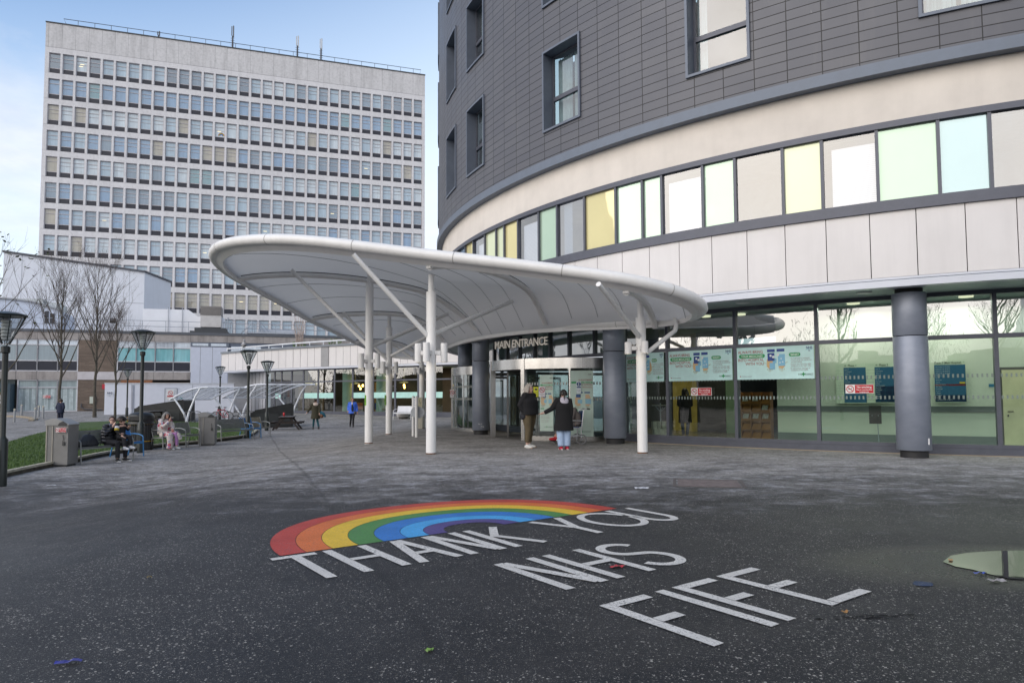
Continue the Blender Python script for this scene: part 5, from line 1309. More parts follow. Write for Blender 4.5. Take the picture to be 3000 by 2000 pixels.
# ------------------------------------------------------------------ street furniture
def lamp_post(px, label, scale=1., top=None):
    b = px if isinstance(px, V) else at(*px); o = thing('lamp_post', label, 'street lamp', b, 0, 'lamp posts round the lawn')
    H = top if top else 4.05
    BL = mat('lamp_black_green', (.012, .018, .018), .38, var=.3)
    m = MB(); m.lathe((0, 0, -.05), [(.105, 0), (.105, 1.02), (.075, 1.06), (.058, 1.10), (.055, H - .80), (.085, H - .78), (.085, H - .66), (.05, H - .64)], 20); m.build('post', BL, o, True)
    m = MB(); m.lathe((0, 0, H - .05), [(.37, 0), (.375, .02), (.20, .075), (.02, .10)], 28); m.build('hat', BL, o, True)
    m = MB()
    for k in range(6):
        a = 2 * pi * k / 6 + .3; d = V((cos(a), sin(a), 0)); m.bar(d * .075 + V((0, 0, H - .65)), d * .355 + V((0, 0, H - .05)), .016, .022)
    m.tube([V((.36 * cos(2 * pi * k / 24), .36 * sin(2 * pi * k / 24), H - .055)) for k in range(24)], .014, 6, closed=True); m.build('head_frame', BL, o)
    m = MB(); m.lathe((0, 0, H - .64), [(.075, 0), (.34, .585)], 28); m.f = m.f[:-2]; m.mi = m.mi[:-2]; m.build('lantern_glass', glass('lantern_glass', (.82, .86, .88), .10), o, True)
    m = MB()
    for k in range(6): m.lathe((0, 0, H - .58 + k * .075), [(.085, 0), (.10, .03), (.085, .06)], 16)
    m.build('louvre_lamp', mat('lamp_white', (.62, .62, .60), .5), o, True)
    m = MB(); m.box((0, -.104, .55), (.10, .012, .42)); m.build('hatch', mat('hatch_black', (.022, .028, .028), .4), o)
    return o
def topz(u, v, b): return aty(u, v, b.y).z - b.z
b = at(2, 1424); L0 = lamp_post(b, 'nearest black lamp post, cut off by the left edge, with a large glass head', top=topz(0, 918, b))
for (u, v, vt), lab in [((411, 1326, 969), 'black lamp post with a glass head standing in front of the round black litter bin'), ((725, 1283, 1026), 'black lamp post with a grey gull standing on its hat'), ((781, 1261, 1058), 'black lamp post just left of the single picnic table with a red can'), ((643, 1231, 1074), 'distant black lamp post beside the red bicycle'), ((371, 1231, 1081), 'small distant black lamp post in front of the white cabin')]:
    b = at(u, v); H = topz(u, vt, b); s_ = H / 4.05 if H < 3.7 else 1.
    o = lamp_post(b, lab, top=H / s_); o.scale = (s_,) * 3
b = at(725, 1283); gz_ = topz(725, 1026, b) + b.z
gl_ = thing('gull', 'grey and white gull perched on the hat of a black lamp post', 'bird', (b.x + aty(714, 1026, b.y).x - b.x, b.y, gz_ + .04), .5)
m = MB(); m.loft([((0, .0, .10), .02, .03), ((0, .0, .13), .085, .13), ((0, -.01, .20), .10, .17), ((0, -.03, .27), .085, .13), ((0, -.06, .33), .05, .06), ((0, -.08, .37), .052, .058), ((0, -.09, .41), .05, .055), ((0, -.09, .45), .02, .02)], 14)
m.tube([(0, .10, .20), (0, .22, .17), (0, .30, .15)], [.07, .045, .012], 8); m.tube([(0, -.13, .395), (0, -.20, .38)], [.018, .006], 6)
for s_ in (-.03, .03): m.tube([(s_, 0, .12), (s_, -.01, .0)], .009, 5); m.box((s_, -.03, .004), (.035, .06, .008))
m.build('body', mat('gull_grey', (.40, .40, .42), .8, var=.25, scale=12), gl_, True)
m = MB()
for s_ in (-1, 1): m.ell((s_ * .092, .05, .20), (.02, .17, .075), 10, 6)
m.build('wing', mat('gull_wing', (.24, .24, .27), .8, var=.2, scale=14), gl_, True)

SLAT = mat('seat_slat_grey', s8(112, 114, 112), .55, .2, .2, 9); FRM = mat('seat_frame_grey', s8(140, 142, 142), .4, .4)
BLU = mat('seat_blue', s8(34, 104, 172), .45, 0, .12); BLU2 = mat('seat_blue_worn', s8(60, 124, 178), .5, 0, .2, 9)
def seat(name, label, cat, loc, rz, W, sl, fr, arms=True, group=None, white=False):
    o = thing(name, label, cat, loc, rz, group)      # faces local -y
    m = MB()
    for k in range(5): m.box((0, -.21 + .1 * k, .44 + .012 * (2 - k)), (W - .06, .088, .022))
    m.build('seat', sl, o)
    m = MB()
    for k in range(5): m.box((0, .255 + .028 * k, .53 + .084 * k), (W - .06, .018, .078), M=Matrix.Rotation(R(-17), 3, 'X'))
    m.build('backrest', sl, o)
    for s_ in (-1, 1):
        x = s_ * W / 2
        m = MB(); m.tube([(x, -.30, 0), (x, -.27, .42), (x, -.26, .60)], .019, 8); m.build('leg', fr, o, True)
        m = MB(); m.tube([(x, .40, 0), (x, .28, .40), (x, .24, .46), (x, .40, .92)], .019, 8); m.build('leg', fr, o, True)
        if arms: m = MB(); m.tube([(x, -.26, .60), (x, -.22, .645), (x, -.06, .69), (x, .12, .70), (x, .33, .69)], .018, 8); m.build('armrest', fr, o, True)
    m = MB()
    for y in (-.26, .24): m.bar((-W / 2, y, .425), (W / 2, y, .425), .03, .04)
    for s_ in (-1, 1): m.bar((s_ * W / 2, -.27, .43), (s_ * W / 2, .26, .42), .03, .04)
    m.build('seat_frame', fr, o)
    return o
g_ = 'seats along the kerb'
def fx(u, v): return at(u, v)
S1 = fx(296, 1352); seat('garden_bench', 'long grey slatted bench carrying a woman and child beside the near litter bin', 'bench', S1, 1.18, 1.62, SLAT, FRM, group=g_)
S2 = fx(375, 1337); seat('armchair', 'bright blue metal armchair right of the bench with the woman and child', 'chair', S2, 1.18, .62, BLU, BLU2, group=g_)
S3 = fx(484, 1316); seat('armchair', 'grey slatted armchair in which the person in the floral robe sits', 'chair', S3, 1.12, .62, SLAT, FRM, group=g_)
S4 = fx(550, 1308); seat('armchair', 'empty grey slatted armchair between the floral robe and the far litter bin', 'chair', S4, 1.12, .62, SLAT, FRM, group=g_)
S5 = fx(683, 1290); seat('garden_bench', 'empty grey slatted bench right of the far litter bin', 'bench', S5, 1.05, 1.62, SLAT, FRM, group=g_)
S6 = fx(735, 1283); seat('armchair', 'blue metal armchair beside the lamp post with the gull', 'chair', S6, 1.1, .62, BLU, BLU2, group=g_)
S7 = fx(763, 1279); seat('armchair', 'worn grey armchair with a brown patched back, last of the seats', 'chair', S7, 1.1, .62, mat('seat_brown', s8(140, 132, 116), .7, var=.4, scale=12), FRM, group=g_)
WB = mat('bench_white', s8(222, 224, 228), .5)
pb_, tb_ = cw_at(1186); kq = 46.5 / pb_.y; bx = aty(1184, 1220, 46.5); bx.z = gz(bx.x, bx.y)
wb = seat('garden_bench', 'white slatted bench in front of the cafe windows', 'bench', bx, -.35, 1.35, WB, WB)
m = MB(); m.box((0, .47, .84), (.2, .01, .06), M=Matrix.Rotation(R(-17), 3, 'X')); m.build('plaque', mat('plaque', (.1, .1, .1), .4), wb)
bw = aty(1182, 1221, 47.6); bw.z = gz(bw.x, bw.y)
m = MB(); m.lathe((0, 0, 0), [(.24, 0), (.46, .12), (.5, .28), (.47, .34), (.4, .36)], 24); o = m.build('stone_planter', mat('planter_stone', (.40, .39, .37), .9, bump=.3), None, True); o.location = bw; tag(o, 'round pale stone planter bowl behind the white bench', 'planter')

def bin_(px, label, rz, H=1.28, W=.60, sgn=True):
    b = at(*px); o = thing('litter_bin', label, 'litter bin', b, rz)
    BG = mat('bin_grey', s8(128, 127, 126), .45, .25, .1, 3); BD = mat('bin_dark', (.05, .05, .05), .6)
    m = MB(); m.span((-W / 2, -W / 2 + .02, .05), (W / 2, W / 2, H - .16)); m.build('body', BG, o)
    m = MB(); m.span((-W / 2 + .04, -W / 2 + .05, 0), (W / 2 - .04, W / 2 - .04, .05)); m.build('foot', BD, o)
    m = MB()
    for x in (-W / 2 + .02, -W / 2 + .17): m.bar((x, -W / 2 + .012, .06), (x, -W / 2 + .012, H - .18), .028, .02, V((0, 1, 0)))
    m.build('edge_strip', mat('bin_strip', s8(160, 156, 148), .4, .4), o)
    m = MB(); prof = [(-W / 2 - .02, H - .16), (-W / 2 - .02, H - .02)]
    for k in range(9): a = k / 8; prof.append((-W / 2 + .0 + (W + .02) * a, H + .03 - .17 * max(0, a - .30) ** 1.5 * 1.7 if a > .3 else H - .02 + .05 * a / .3))
    prof += [(W / 2 + .02, H - .16)]
    m.slab([(x, -W / 2, z) for x, z in prof], (0, W + .02, 0)); m.build('hood', mat('bin_hood', s8(150, 150, 150), .4, .4), o)
    m = MB(); m.slab([(W / 2 - .26, -W / 2 - .012, H - .17), (W / 2 - .03, -W / 2 - .012, H - .17), (W / 2 - .03, -W / 2 - .012, H - .12), (W / 2 - .12, -W / 2 - .012, H - .05), (W / 2 - .22, -W / 2 - .012, H - .10)], (0, .006, 0)); m.build('throw_slot', BD, o)
    m = MB(); m.box((W / 2 - .10, -W / 2 + .008, .62), (.06, .03, .10)); m.tube([(W / 2 - .12, -W / 2 + .0, .85), (W / 2 - .10, -W / 2 + .0, .72), (W / 2 - .13, -W / 2 + .0, .68)], .008, 5); m.build('lock', BD, o)
    return o
B1 = bin_((180, 1364), 'near grey litter bin with a no smoking sign, left of the bench', .10, 1.27, .56)
m_ = sign(Face((0, 0), (1, 0)), -.01, .25, .92, 1.04, .285, NSP, 'tmp', 'x', 'x')
for ch in [c for c in list(COL.objects) if c.parent == m_]: ch.parent = B1; ch.location = (.12, -.282, .92); ch.name = 'sign_' + ch.name
bpy.data.objects.remove(m_)
bin_((608, 1303), 'grey litter bin between the empty armchair and the empty bench', .25, 1.25, .58)
# round black plastic litter bin with yellow bands
b = at(412, 1317)
o = thing('round_bin', 'round black plastic litter bin with yellow bands behind the lamp post', 'litter bin', b)
BP = mat('black_plastic', (.014, .016, .018), .42, var=.3)
m = MB(); N = 72; prof = [(.36, 0), (.41, .04), (.40, .12), (.40, .86), (.42, .92), (.40, 1.0)]
m.lathe((0, 0, 0), prof, N)
for i, p in enumerate(m.v):
    k = (i % N); 
    if k % 2 and .03 < p[2] < .9: m.v[i] = (p[0] * .965, p[1] * .965, p[2])
m.build('body', BP, o, True, edge=20)
m = MB(); m.lathe((0, 0, 1.0), [(.40, 0), (.42, .05), (.42, .19), (.36, .28), (.2, .33), (.03, .34)], 40); m.build('lid', BP, o, True)
YB = mat('band_yellow', (.42, .25, .02), .5)
for z in (.30, .90): m = MB(); m.lathe((0, 0, z), [(.413, 0), (.413, .03)], 40); m.build('band', YB, o, True)
m = MB(); m.box((0, -.40, 1.12), (.36, .08, .14)); m.build('aperture', M['coldark'], o)

WOOD = mat('dark_timber', (.040, .032, .030), .8, var=.4, scale=9, bump=.3)
def picnic(loc, rz, label):
    o = thing('picnic_table', label, 'picnic table', loc, rz, 'dark timber picnic tables')
    m = MB()
    for k in range(5): m.box((0, -.3 + .15 * k, .74), (1.6, .14, .04))
    m.build('table_top', mat('table_top_worn', (.11, .10, .105), .6, var=.3, scale=8), o)
    for s_ in (-1, 1):
        m = MB()
        for k in range(2): m.box((0, s_ * (.66 + .13 * k), .45), (1.6, .12, .04))
        m.build('seat', WOOD, o)
    for x in (-.55, .55):
        m = MB()
        for s_ in (-1, 1): m.bar((x, s_ * .18, .72), (x, s_ * .72, .0), .05, .10)
        m.bar((x + .05, -.84, .40), (x + .05, .84, .40), .045, .10); m.bar((x, -.33, .69), (x, .33, .69), .05, .08); m.build('leg_frame', WOOD, o)
    m = MB()
    for x in (-.52, .62):
        for s_ in (-1, 1): m.ell((x + .02, s_ * .42, .40), (.02, .02, .02), 6, 4)
    m.build('bolt', mat('bolt_steel', (.5, .5, .5), .3, .8), o)
    return o
pt = at(842, 1258); picnic(pt, 1.75, 'picnic table with a red can on it, right of the black plastic shelter')
p2 = at(398, 1273); p2.z = gz(p2.x, p2.y) + .1; picnic(p2, 1.2, 'picnic table on the grass behind the blue armchair and round bin')
p3 = at(446, 1243); p3.z = gz(p3.x, p3.y) + .1; picnic(p3, 1.5, 'farther picnic table on the grass behind the floral robe')
m = MB(); m.lathe((0, 0, 0), [(.03, 0), (.033, .01), (.033, .11), (.026, .12)], 14); cq = m.build('drink_can', mat('can_red', (.45, .02, .03), .3, .3), None, True); cq.location = aty(832, 1219, pt.y) ; cq.location.z = pt.z + .76; cq.scale = (1.7,) * 3; tag(cq, 'small red can standing on the single picnic table', 'can')
# black plastic hoods (low sloping shelters)
def hood(loc, rz, L_, Wd, H, label, sx=1):
    o = thing('plastic_shelter', label, 'shelter', loc, rz)
    prof = [(-L_ / 2, 0), (L_ / 2, 0), (L_ / 2, H - .04), (L_ / 2 - .06, H), (-L_ / 2 + .2, H * .70), (-L_ / 2, H * .62)]
    m = MB(); m.slab([(x * sx, -Wd / 2, z) for x, z in (prof if sx > 0 else prof[::-1])], (0, Wd, 0)); m.build('shell', BP, o)
    m = MB()
    for k in range(4):
        y = -Wd / 2 + .03 + k * (Wd - .06) / 3
        m.bar((sx * (-L_ / 2 + .2), y, H * .70 + .02), (sx * (L_ / 2 - .05), y, H + .02), .07, .05); m.bar((sx * -L_ / 2, y, .02), (sx * -L_ / 2, y, H * .63), .07, .07, V((1, 0, 0)))
    m.build('rib', BP, o)
    m = MB()
    for k in range(3):
        x0 = -L_ / 2 + .25 + k * (L_ - .3) / 3; m.box((sx * (x0 + .32), -Wd / 2 - .012, H * .33), ((L_ - .3) / 3 - .12, .02, H * .5))
    m.build('side_panel', mat('plastic_panel', (.022, .026, .028), .5), o)
    return o
b = at(799, 1250); hood(b, .28, 2.35, 1.5, 1.40, 'black ribbed plastic shelter with a sloping top left of the single picnic table')
b = at(484, 1234); hood(b, .1, 3.1, 2., 1.42, 'larger black plastic shelter with a ribbed sloping roof behind the floral robe')
m = MB(); m.slab([(-.55, -.3, .0), (.55, -.3, 0), (.55, -.3, .62), (-.55, -.3, .38)], (0, .6, 0)); go = m.build('grit_bin', mat('grit_yellow', (.55, .27, .02), .5)); go.location = at(403, 1238); tag(go, 'yellow grit bin showing between the lamp post and the white cabin', 'grit bin')

# ---- bike shelters
ALW = mat('shelter_white', s8(226, 230, 238), .4, .1); ROOFP = glass('shelter_sheet', (.80, .83, .86), .16)
def shelter(A, B, tr, W, z0, z1, label, lean=.0):
    o = thing('bike_shelter', label, 'bike shelter', A); nf = 5
    d = (B - A); d.z = 0; x = V((tr[0], tr[1], 0)).normalized()
    def arcp(f): return x * (-.45 * W + W * f) + V((0, 0, z0 + (z1 - z0) * (sin(f * pi * .56)) / sin(pi * .56)))
    for k in (0, 1):
        m = MB(); m.tube([d * k + arcp(f / 12) for f in range(13)], .05, 8); m.build('arched_beam', ALW, o, True)
        m = MB(); a_, b_ = arcp(.10), arcp(.93)
        m.tube([d * k, d * k + x * -.05 * W + V((0, 0, z0 * .35)), d * k + x * -.20 * W + V((0, 0, z0 * .75)), d * k + a_], [.075, .07, .06, .05], 8); m.build('leg', ALW, o, True)
        m = MB(); m.tube([d * k, d * k + x * .06 * W + V((0, 0, z1 * .3)), d * k + x * .22 * W + V((0, 0, z1 * .75)), d * k + arcp(.80)], [.075, .07, .06, .05], 8); m.build('leg', ALW, o, True)
    m = MB()
    for k in range(1, nf): m.tube([d * (k / nf) + arcp(f / 12) + V((0, 0, .02)) for f in range(13)], .025, 6)
    m.tube([arcp(0), d + arcp(0)], .05, 6); m.tube([arcp(1), d + arcp(1)], .04, 6); m.build('roof_bar', ALW, o, True)
    m = MB()
    for f in range(12): m.quad(arcp(f / 12) + V((0, 0, .03)), d + arcp(f / 12) + V((0, 0, .03)), d + arcp((f + 1) / 12) + V((0, 0, .03)), arcp((f + 1) / 12) + V((0, 0, .03)))
    m.build('roof_sheet', ROOFP, o, True)
    return o
sa, sb = at(546, 1238), at(665, 1231)
shelter(sa, sb, (1, .15), 2.4, 1.52, 2.30, 'white arched bike shelter with a clear roof behind the robe and the far bin')
sc_, sd_ = at(707, 1230), at(806, 1236)
sc_.z = gz(sc_.x, sc_.y); sd_ = V((sd_.x, sc_.y + 1.5, gz(sd_.x, sc_.y + 1.5)))
shelter(sc_, sd_, (1, -.1), 3.1, 1.52, 2.42, 'white arched bike shelter with a clear roof over the white wheeled bicycle')
HOOP = mat('hoop_steel', (.10, .10, .11), .4, .6)
for u, v, lab in ((556, 1240, 'dark cycle hoop at the near end of the first bike shelter'), (574, 1240, 'second dark cycle hoop from the near end of the first bike shelter'), (655, 1236, 'dark cycle hoop holding the red bicycle')):
    b = at(u, v); o = thing('cycle_hoop', lab, 'cycle stand', b, .3, 'cycle hoops'); m = MB()
    m.tube([(-.3, 0, 0), (-.3, 0, .65)] + [(-.3 * cos(pi * k / 8), 0, .65 + .13 * sin(pi * k / 8)) for k in range(1, 8)] + [(.3, 0, .65), (.3, 0, 0)], .025, 8); m.build('hoop', HOOP, o, True)
def bicycle(loc, rz, label, col, rim):
    o = thing('bicycle', label, 'bicycle', loc, rz); FRc = mat('bike_' + label[:4], col, .35)
    for x in (-.52, .52):
        m = MB(); m.tube([(x + .33 * cos(2 * pi * k / 24), 0, .34 + .33 * sin(2 * pi * k / 24)) for k in range(24)], .022, 6, closed=True); w_ = m.build('wheel', mat('tyre', (.015, .015, .016), .8), o, True)
        m = MB(); m.tube([(x + .305 * cos(2 * pi * k / 24), 0, .34 + .305 * sin(2 * pi * k / 24)) for k in range(24)], .014, 6, closed=True)
        for k in range(8): a = 2 * pi * k / 8; m.tube([(x, 0, .34), (x + .3 * cos(a), 0, .34 + .3 * sin(a))], .003, 3)
        m.build('rim', mat('rim_' + label[:4], rim, .3, .5), w_, True)
    m = MB(); H_, S_, P_ = (.36, 0, .78), (-.18, 0, .80), (-.06, 0, .30)
    for a, b in ((H_, S_), (H_, P_), (S_, P_), (S_, (-.52, 0, .34)), (P_, (-.52, 0, .34)), ((.34, 0, .86), (.52, 0, .34)), (S_, (-.21, 0, .93))): m.tube([a, b], .02, 7)
    m.build('frame', FRc, o, True)
    m = MB(); m.ell((-.22, 0, .95), (.14, .07, .03), 10, 6); m.build('saddle', M['coldark'], o, True)
    m = MB(); m.tube([(.34, 0, .86), (.33, 0, .98)], .016, 6); m.tube([(.30, -.3, 1.0), (.36, -.1, .99), (.36, .1, .99), (.30, .3, 1.0)], .014, 6); m.build('handlebar', M['coldark'], o, True)
    m = MB(); m.tube([(-.06, -.08, .18), (-.06, -.08, .30), (-.06, .08, .30), (-.06, .08, .42)], .012, 5); m.build('pedal_crank', M['coldark'], o)
    return o
b = at(643, 1236) + V((.05, .3, 0)); b.z = gz(b.x, b.y); bicycle(b, pi - .25, 'red framed bicycle standing under the first bike shelter', (.40, .02, .05), (.2, .2, .2))
b = at(715, 1248); bicycle(b, pi + .9, 'dark bicycle with white rimmed wheels leaning by the lawn corner', (.05, .05, .055), (.75, .76, .8))
# ---- bollards, stones, twin post sign
for u, v, vt, lab in ((42, 1236, 1197, 'nearest grey bollard, leftmost of the five'), (63, 1219, 1185, 'grey bollard close to the curtained window'), (103, 1231, 1194, 'grey bollard at the end of the low kerb, left of a pair'), (113, 1221, 1188, 'slim grey bollard in the middle of the right hand group'), (126, 1226, 1189, 'grey bollard with a beige cap, rightmost of the five')):
    b = at(u, v); b2 = V((b.x, b.y, b.z)); H = topz(u, vt, b); o = thing('bollard', lab, 'bollard', b, 0, 'grey bollards before the brick block')
    r = 5.4 / 2000 * b.y * .52
    m = MB(); m.lathe((0, 0, 0), [(r, 0), (r, H - .08), (r * .9, H - .07)], 16); m.build('post', mat('bollard_grey', s8(142, 144, 146), .6), o, True)
    m = MB(); m.lathe((0, 0, H - .08), [(r * 1.05, 0), (r * 1.05, .06), (r * .6, .09)], 16); m.build('cap', mat('bollard_cap', s8(186, 180, 160), .6), o, True)
a, b = at(-40, 1222), at(95, 1227)
m = MB(); pts = [at(u, v) for u, v in ((-60, 1219), (0, 1219.5), (50, 1221), (85, 1224), (104, 1229), (90, 1233))]
for p, q in zip(pts[:-1], pts[1:]): m.bar(p + V((0, 0, .04)), q + V((0, 0, .04)), .3, .12)
tag(m.build('low_kerb', mat('sand_kerb_low', s8(150, 138, 120), .9, var=.2)), kind='structure')
p, q = at(1210.5, 1277), at(1220, 1280)
o = thing('post_sign', 'white twin post information sign standing left of the nearest white pole', 'sign', p, 0)
m = MB(); H = topz(1210, 1161, p)
for c_ in (V((0, 0, 0)), q - p): m.lathe(c_, [(.052, 0), (.052, H), (.03, H + .02)], 16)
m.build('post', M['wsteel'], o, True)
m = MB(); e = (q - p); e.z = 0; m.bar(V((0, 0, H * .5 + .02)) + e * .05, V((0, 0, H * .5 + .02)) + e * .95, H * .98, .03, V((0, 0, 1)))
zb0 = topz(1212, 1220, p)
m = MB(); x_ = e.normalized(); 
m.slab([e * .12 + V((0, -.02, zb0)), e * .9 + V((0, -.02, zb0)), e * .9 + V((0, -.02, H - .06)), e * .12 + V((0, -.02, H - .06))], (0, .03, 0)); bd = m.build('board', mat('board_white', s8(212, 214, 220), .5), o)
m = MB()
for k in range(9): m.quad(*[e * a + V((0, -.0215, H - .15 - k * .085 + dz)) for a, dz in ((.25, 0), (.7, 0), (.7, .018), (.25, .018))])
m.build('lettering', mat('sign_grey_text', (.3, .32, .36), .6), bd)
m = MB(); N = 18; m.slab([e * 1.1 + V((.32 * cos(2 * pi * k / N) * .8, .2, zb0 + .17 + .22 * sin(2 * pi * k / N))) for k in range(N)], (0, .02, 0)); m.build('rear_disc', mat('disc_grey', s8(176, 180, 186), .5), o)
# ------------------------------------------------------------------ bare trees
BARK = mat('bark_grey', (.085, .075, .060), .9, var=.35, scale=7, bump=.5, bscale=30); TWIG = mat('twig_brown', (.075, .055, .048), .9, var=.2)
def tree(loc, H, r0, seed, label, first=.28, spread=.62, lv=4, nbr=16, leaves=0, lean=(0, 0), name='bare_tree', group='bare trees by the lawn'):
    rg = random.Random(seed); tr, tw_ = MB(), MB(); tips = []
    def branch(p, d, L, r, lev):
        n = 4 if lev < 3 else 3; pts = [p.copy()]; q = p.copy(); dd = d.copy()
        for i in range(n):
            dd = (dd + V((rg.uniform(-.14, .14), rg.uniform(-.14, .14), .10 if lev < 4 else .03))).normalized(); q = q + dd * L / n; pts.append(q.copy())
        rs = [r * (1 - .72 * i / n) for i in range(n + 1)]
        (tr if lev <= 1 else tw_).tube(pts, rs, 6 if lev <= 1 else 4 if lev < 3 else 3)
        tips.append(q)
        if lev >= lv: return
        k = rg.randint(3, 5) if lev < 3 else rg.randint(2, 4)
        for i in range(k):
            f = rg.uniform(.30, .97); j = min(n - 1, int(f * n)); s_ = pts[j].lerp(pts[j + 1], f * n - j)
            ax = V((rg.uniform(-1, 1), rg.uniform(-1, 1), rg.uniform(-.2, .6))).normalized()
            nd = (dd * 1.0 + ax * rg.uniform(.45, .85)).normalized()
            branch(s_, nd, L * rg.uniform(.38, .62), max(.0045, r * (1 - .6 * f) * .55), lev + 1)
    n = 9; tp = []; p = V((0, 0, -.1)); 
    for i in range(n + 1): tp.append(V((lean[0] * i / n + rg.uniform(-.04, .04) * (i > 0) * H / 9, lean[1] * i / n + rg.uniform(-.04, .04) * (i > 0), -.1 + (H * .93 + .1) * i / n)))
    tr.tube(tp, [r0 * (1 - .9 * (i / n) ** .9) * (1.15 if i == 0 else 1) for i in range(n + 1)], 10)
    for k in range(nbr):
        f = first + (.93 - first) * (k / nbr) ** .85; j = min(n - 1, int(f * n)); s_ = tp[j].lerp(tp[j + 1], f * n - j)
        a = k * 2.399 + rg.uniform(-.4, .4); up = rg.uniform(.75, 1.25)
        d = V((cos(a) * spread, sin(a) * spread, up)).normalized()
        branch(s_, d, H * (.44 - .30 * (f - first) / (1 - first)) * rg.uniform(.8, 1.1), r0 * (1 - .85 * f) * .52, 1)
    o = thing(name, label, 'tree', loc, 0, group)
    tr.build('trunk', BARK, o, True); tw_.build('crown', TWIG, o)
    if leaves:
        lm = MB(); lsz = .5 if leaves > 500 else 1.
        for _ in range(leaves):
            c_ = rg.choice(tips) + V((rg.uniform(-.1, .1), rg.uniform(-.1, .1), rg.uniform(-.1, .1))); a, b_ = rg.uniform(0, 2 * pi), rg.uniform(-.6, .6); s_ = rg.uniform(.05, .10) * lsz
            x = V((cos(a), sin(a), b_)) * s_; y = V((-sin(a), cos(a), rg.uniform(-.6, .6))) * s_ * .6; lm.quad(c_ - x, c_ - y, c_ + x, c_ + y)
        lm.build('leaf_cluster', mat('autumn_leaf', (.07, .085, .02), .7, var=.5, scale=6), o)
    return o
def th(u, vt, b): return aty(u, vt, b.y).z - b.z
b = at(173, 1240); tree(b, th(173, 765, b), .115, 4, 'bare tree straight behind the near litter bin, left of the three', .30, .50, 4, 28)
b = at(277, 1222); tree(b, th(277, 752, b), .125, 9, 'bare tree rising behind the seated woman, middle one of the three', .28, .55, 4, 28)
b = at(336, 1242); tree(b, th(336, 905, b), .09, 21, 'smaller bare tree in front of the white cabin', .36, .5, 4, 20)
b = at(-52, 1300); tree(b, 8.6, .09, 33, 'young tree with a few last leaves at the left edge behind the near lamp', .25, .75, 3, 16, 150, (.2, 0))
# dry stems growing on the cafe roof
for u, lab, n_, hh in ((853, 'tuft of tall pale dry stems growing on the edge of the cafe roof', 26, 3.2), (958, 'small green weed tuft on the cafe roof right of the tall dry stems', 10, .9)):
    p, t_ = cw_at(u); o = thing('roof_weed', lab, 'plant', p + V((.3, 1.2, 5.4))); m = MB(); rg = random.Random(int(u))
    for k in range(n_):
        a, r = rg.uniform(-.9, .9), rg.uniform(.6, 1.) * hh; x = rg.uniform(-.25, .25); m.tube([(x, rg.uniform(-.3, .3), 0), (x + a * .25, 0, r * .5), (x + a * .7 * hh / 3, 0, r)], [.022, .016, .006], 4)
    m.build('stems', mat('dry_stem', (.42, .34, .30), .8, var=.2) if hh > 2 else mat('weed_green', (.10, .14, .04), .8), o)
    m = MB()
    for k in range(70): c_ = V((rg.uniform(-.6, .6), rg.uniform(-.3, .3), rg.uniform(.05, .6))); x, y = V((rg.uniform(-1, 1), 0, rg.uniform(-1, 1))) * .10, V((rg.uniform(-1, 1), .3, rg.uniform(0, 1))) * .07; m.quad(c_ - x, c_ - y, c_ + x, c_ + y)
    m.build('leaves', mat('weed_leaf', (.10, .19, .03), .7, var=.4), o)
# the wood added unseen behind the photographer to darken what the glass mirrors
wm = MB(); rg = random.Random(2)
def wood_line(f):
    P = [(-120, 30), (-85, -5), (-60, -38), (-15, -60), (35, -62), (80, -40)]
    i = min(4, int(f * 5)); k = f * 5 - i; return P[i][0] + (P[i + 1][0] - P[i][0]) * k, P[i][1] + (P[i + 1][1] - P[i][1]) * k
for _ in range(85000):
    x, y = wood_line(rg.random()); x += rg.uniform(-6, 6); y += rg.uniform(-6, 6); Hm_ = 7.5 + 3.5 * sin(x * .21) + 2 * sin(x * .53 + y); z = Hm_ * rg.random() ** 1.25; s_ = rg.uniform(.08, .26) * (1.25 - .6 * z / max(Hm_, 1))
    a, c_ = rg.uniform(0, pi), V((x, y, z)); u_ = V((cos(a), sin(a), rg.uniform(-.4, .4))) * s_; v_ = V((rg.uniform(-.4, .4), rg.uniform(-.4, .4), 1)) * s_ * .7; u_, v_ = (u_ * .22, v_ * 3.2) if z > 4.5 else (u_, v_); wm.quad(c_ - u_, c_ - v_, c_ + u_, c_ + v_)
for i in range(40):
    (x, y), (x2, y2) = wood_line(i / 40), wood_line(min(.9999, (i + 1) / 40)); h1, h2 = (6.3 + .7 * sin(q * 1.3) + .5 * sin(q * 2.9) for q in (i, i + 1)); wm.quad((x, y, -1), (x2, y2, -1), (x2, y2, h2), (x, y, h1))  # solid dark sheet added inside, keeps low sky out of the reflections
tag(wm.build('wood', mat('wood_dark', (.030, .026, .022), .95, var=.5, scale=.3)), kind='stuff')
# trees behind the photographer, which the glazing mirrors
for k, (x, y, s_) in enumerate(((-3, -11, 1.), (-13, -9, 1.15), (5, -15, 1.), (-25, 1, 1.2))):
    lab = ['bare tree mirrored in the glass right of the round column', 'bare tree mirrored in the transom glass above the directory boards', 'bare tree mirrored in the glass at the right edge', 'bare tree mirrored in the glass above the medicines posters'][k]
    if k == 0: bt = tree(V((x, y, gz(x, y))), 11., .2, 77, lab, .16, .85, 4, 22, 5200, name='bare_tree', group='trees mirrored in the glazing')
    else: dup(bt, (x, y, gz(x, y)), k * 1.7, lab, s_)
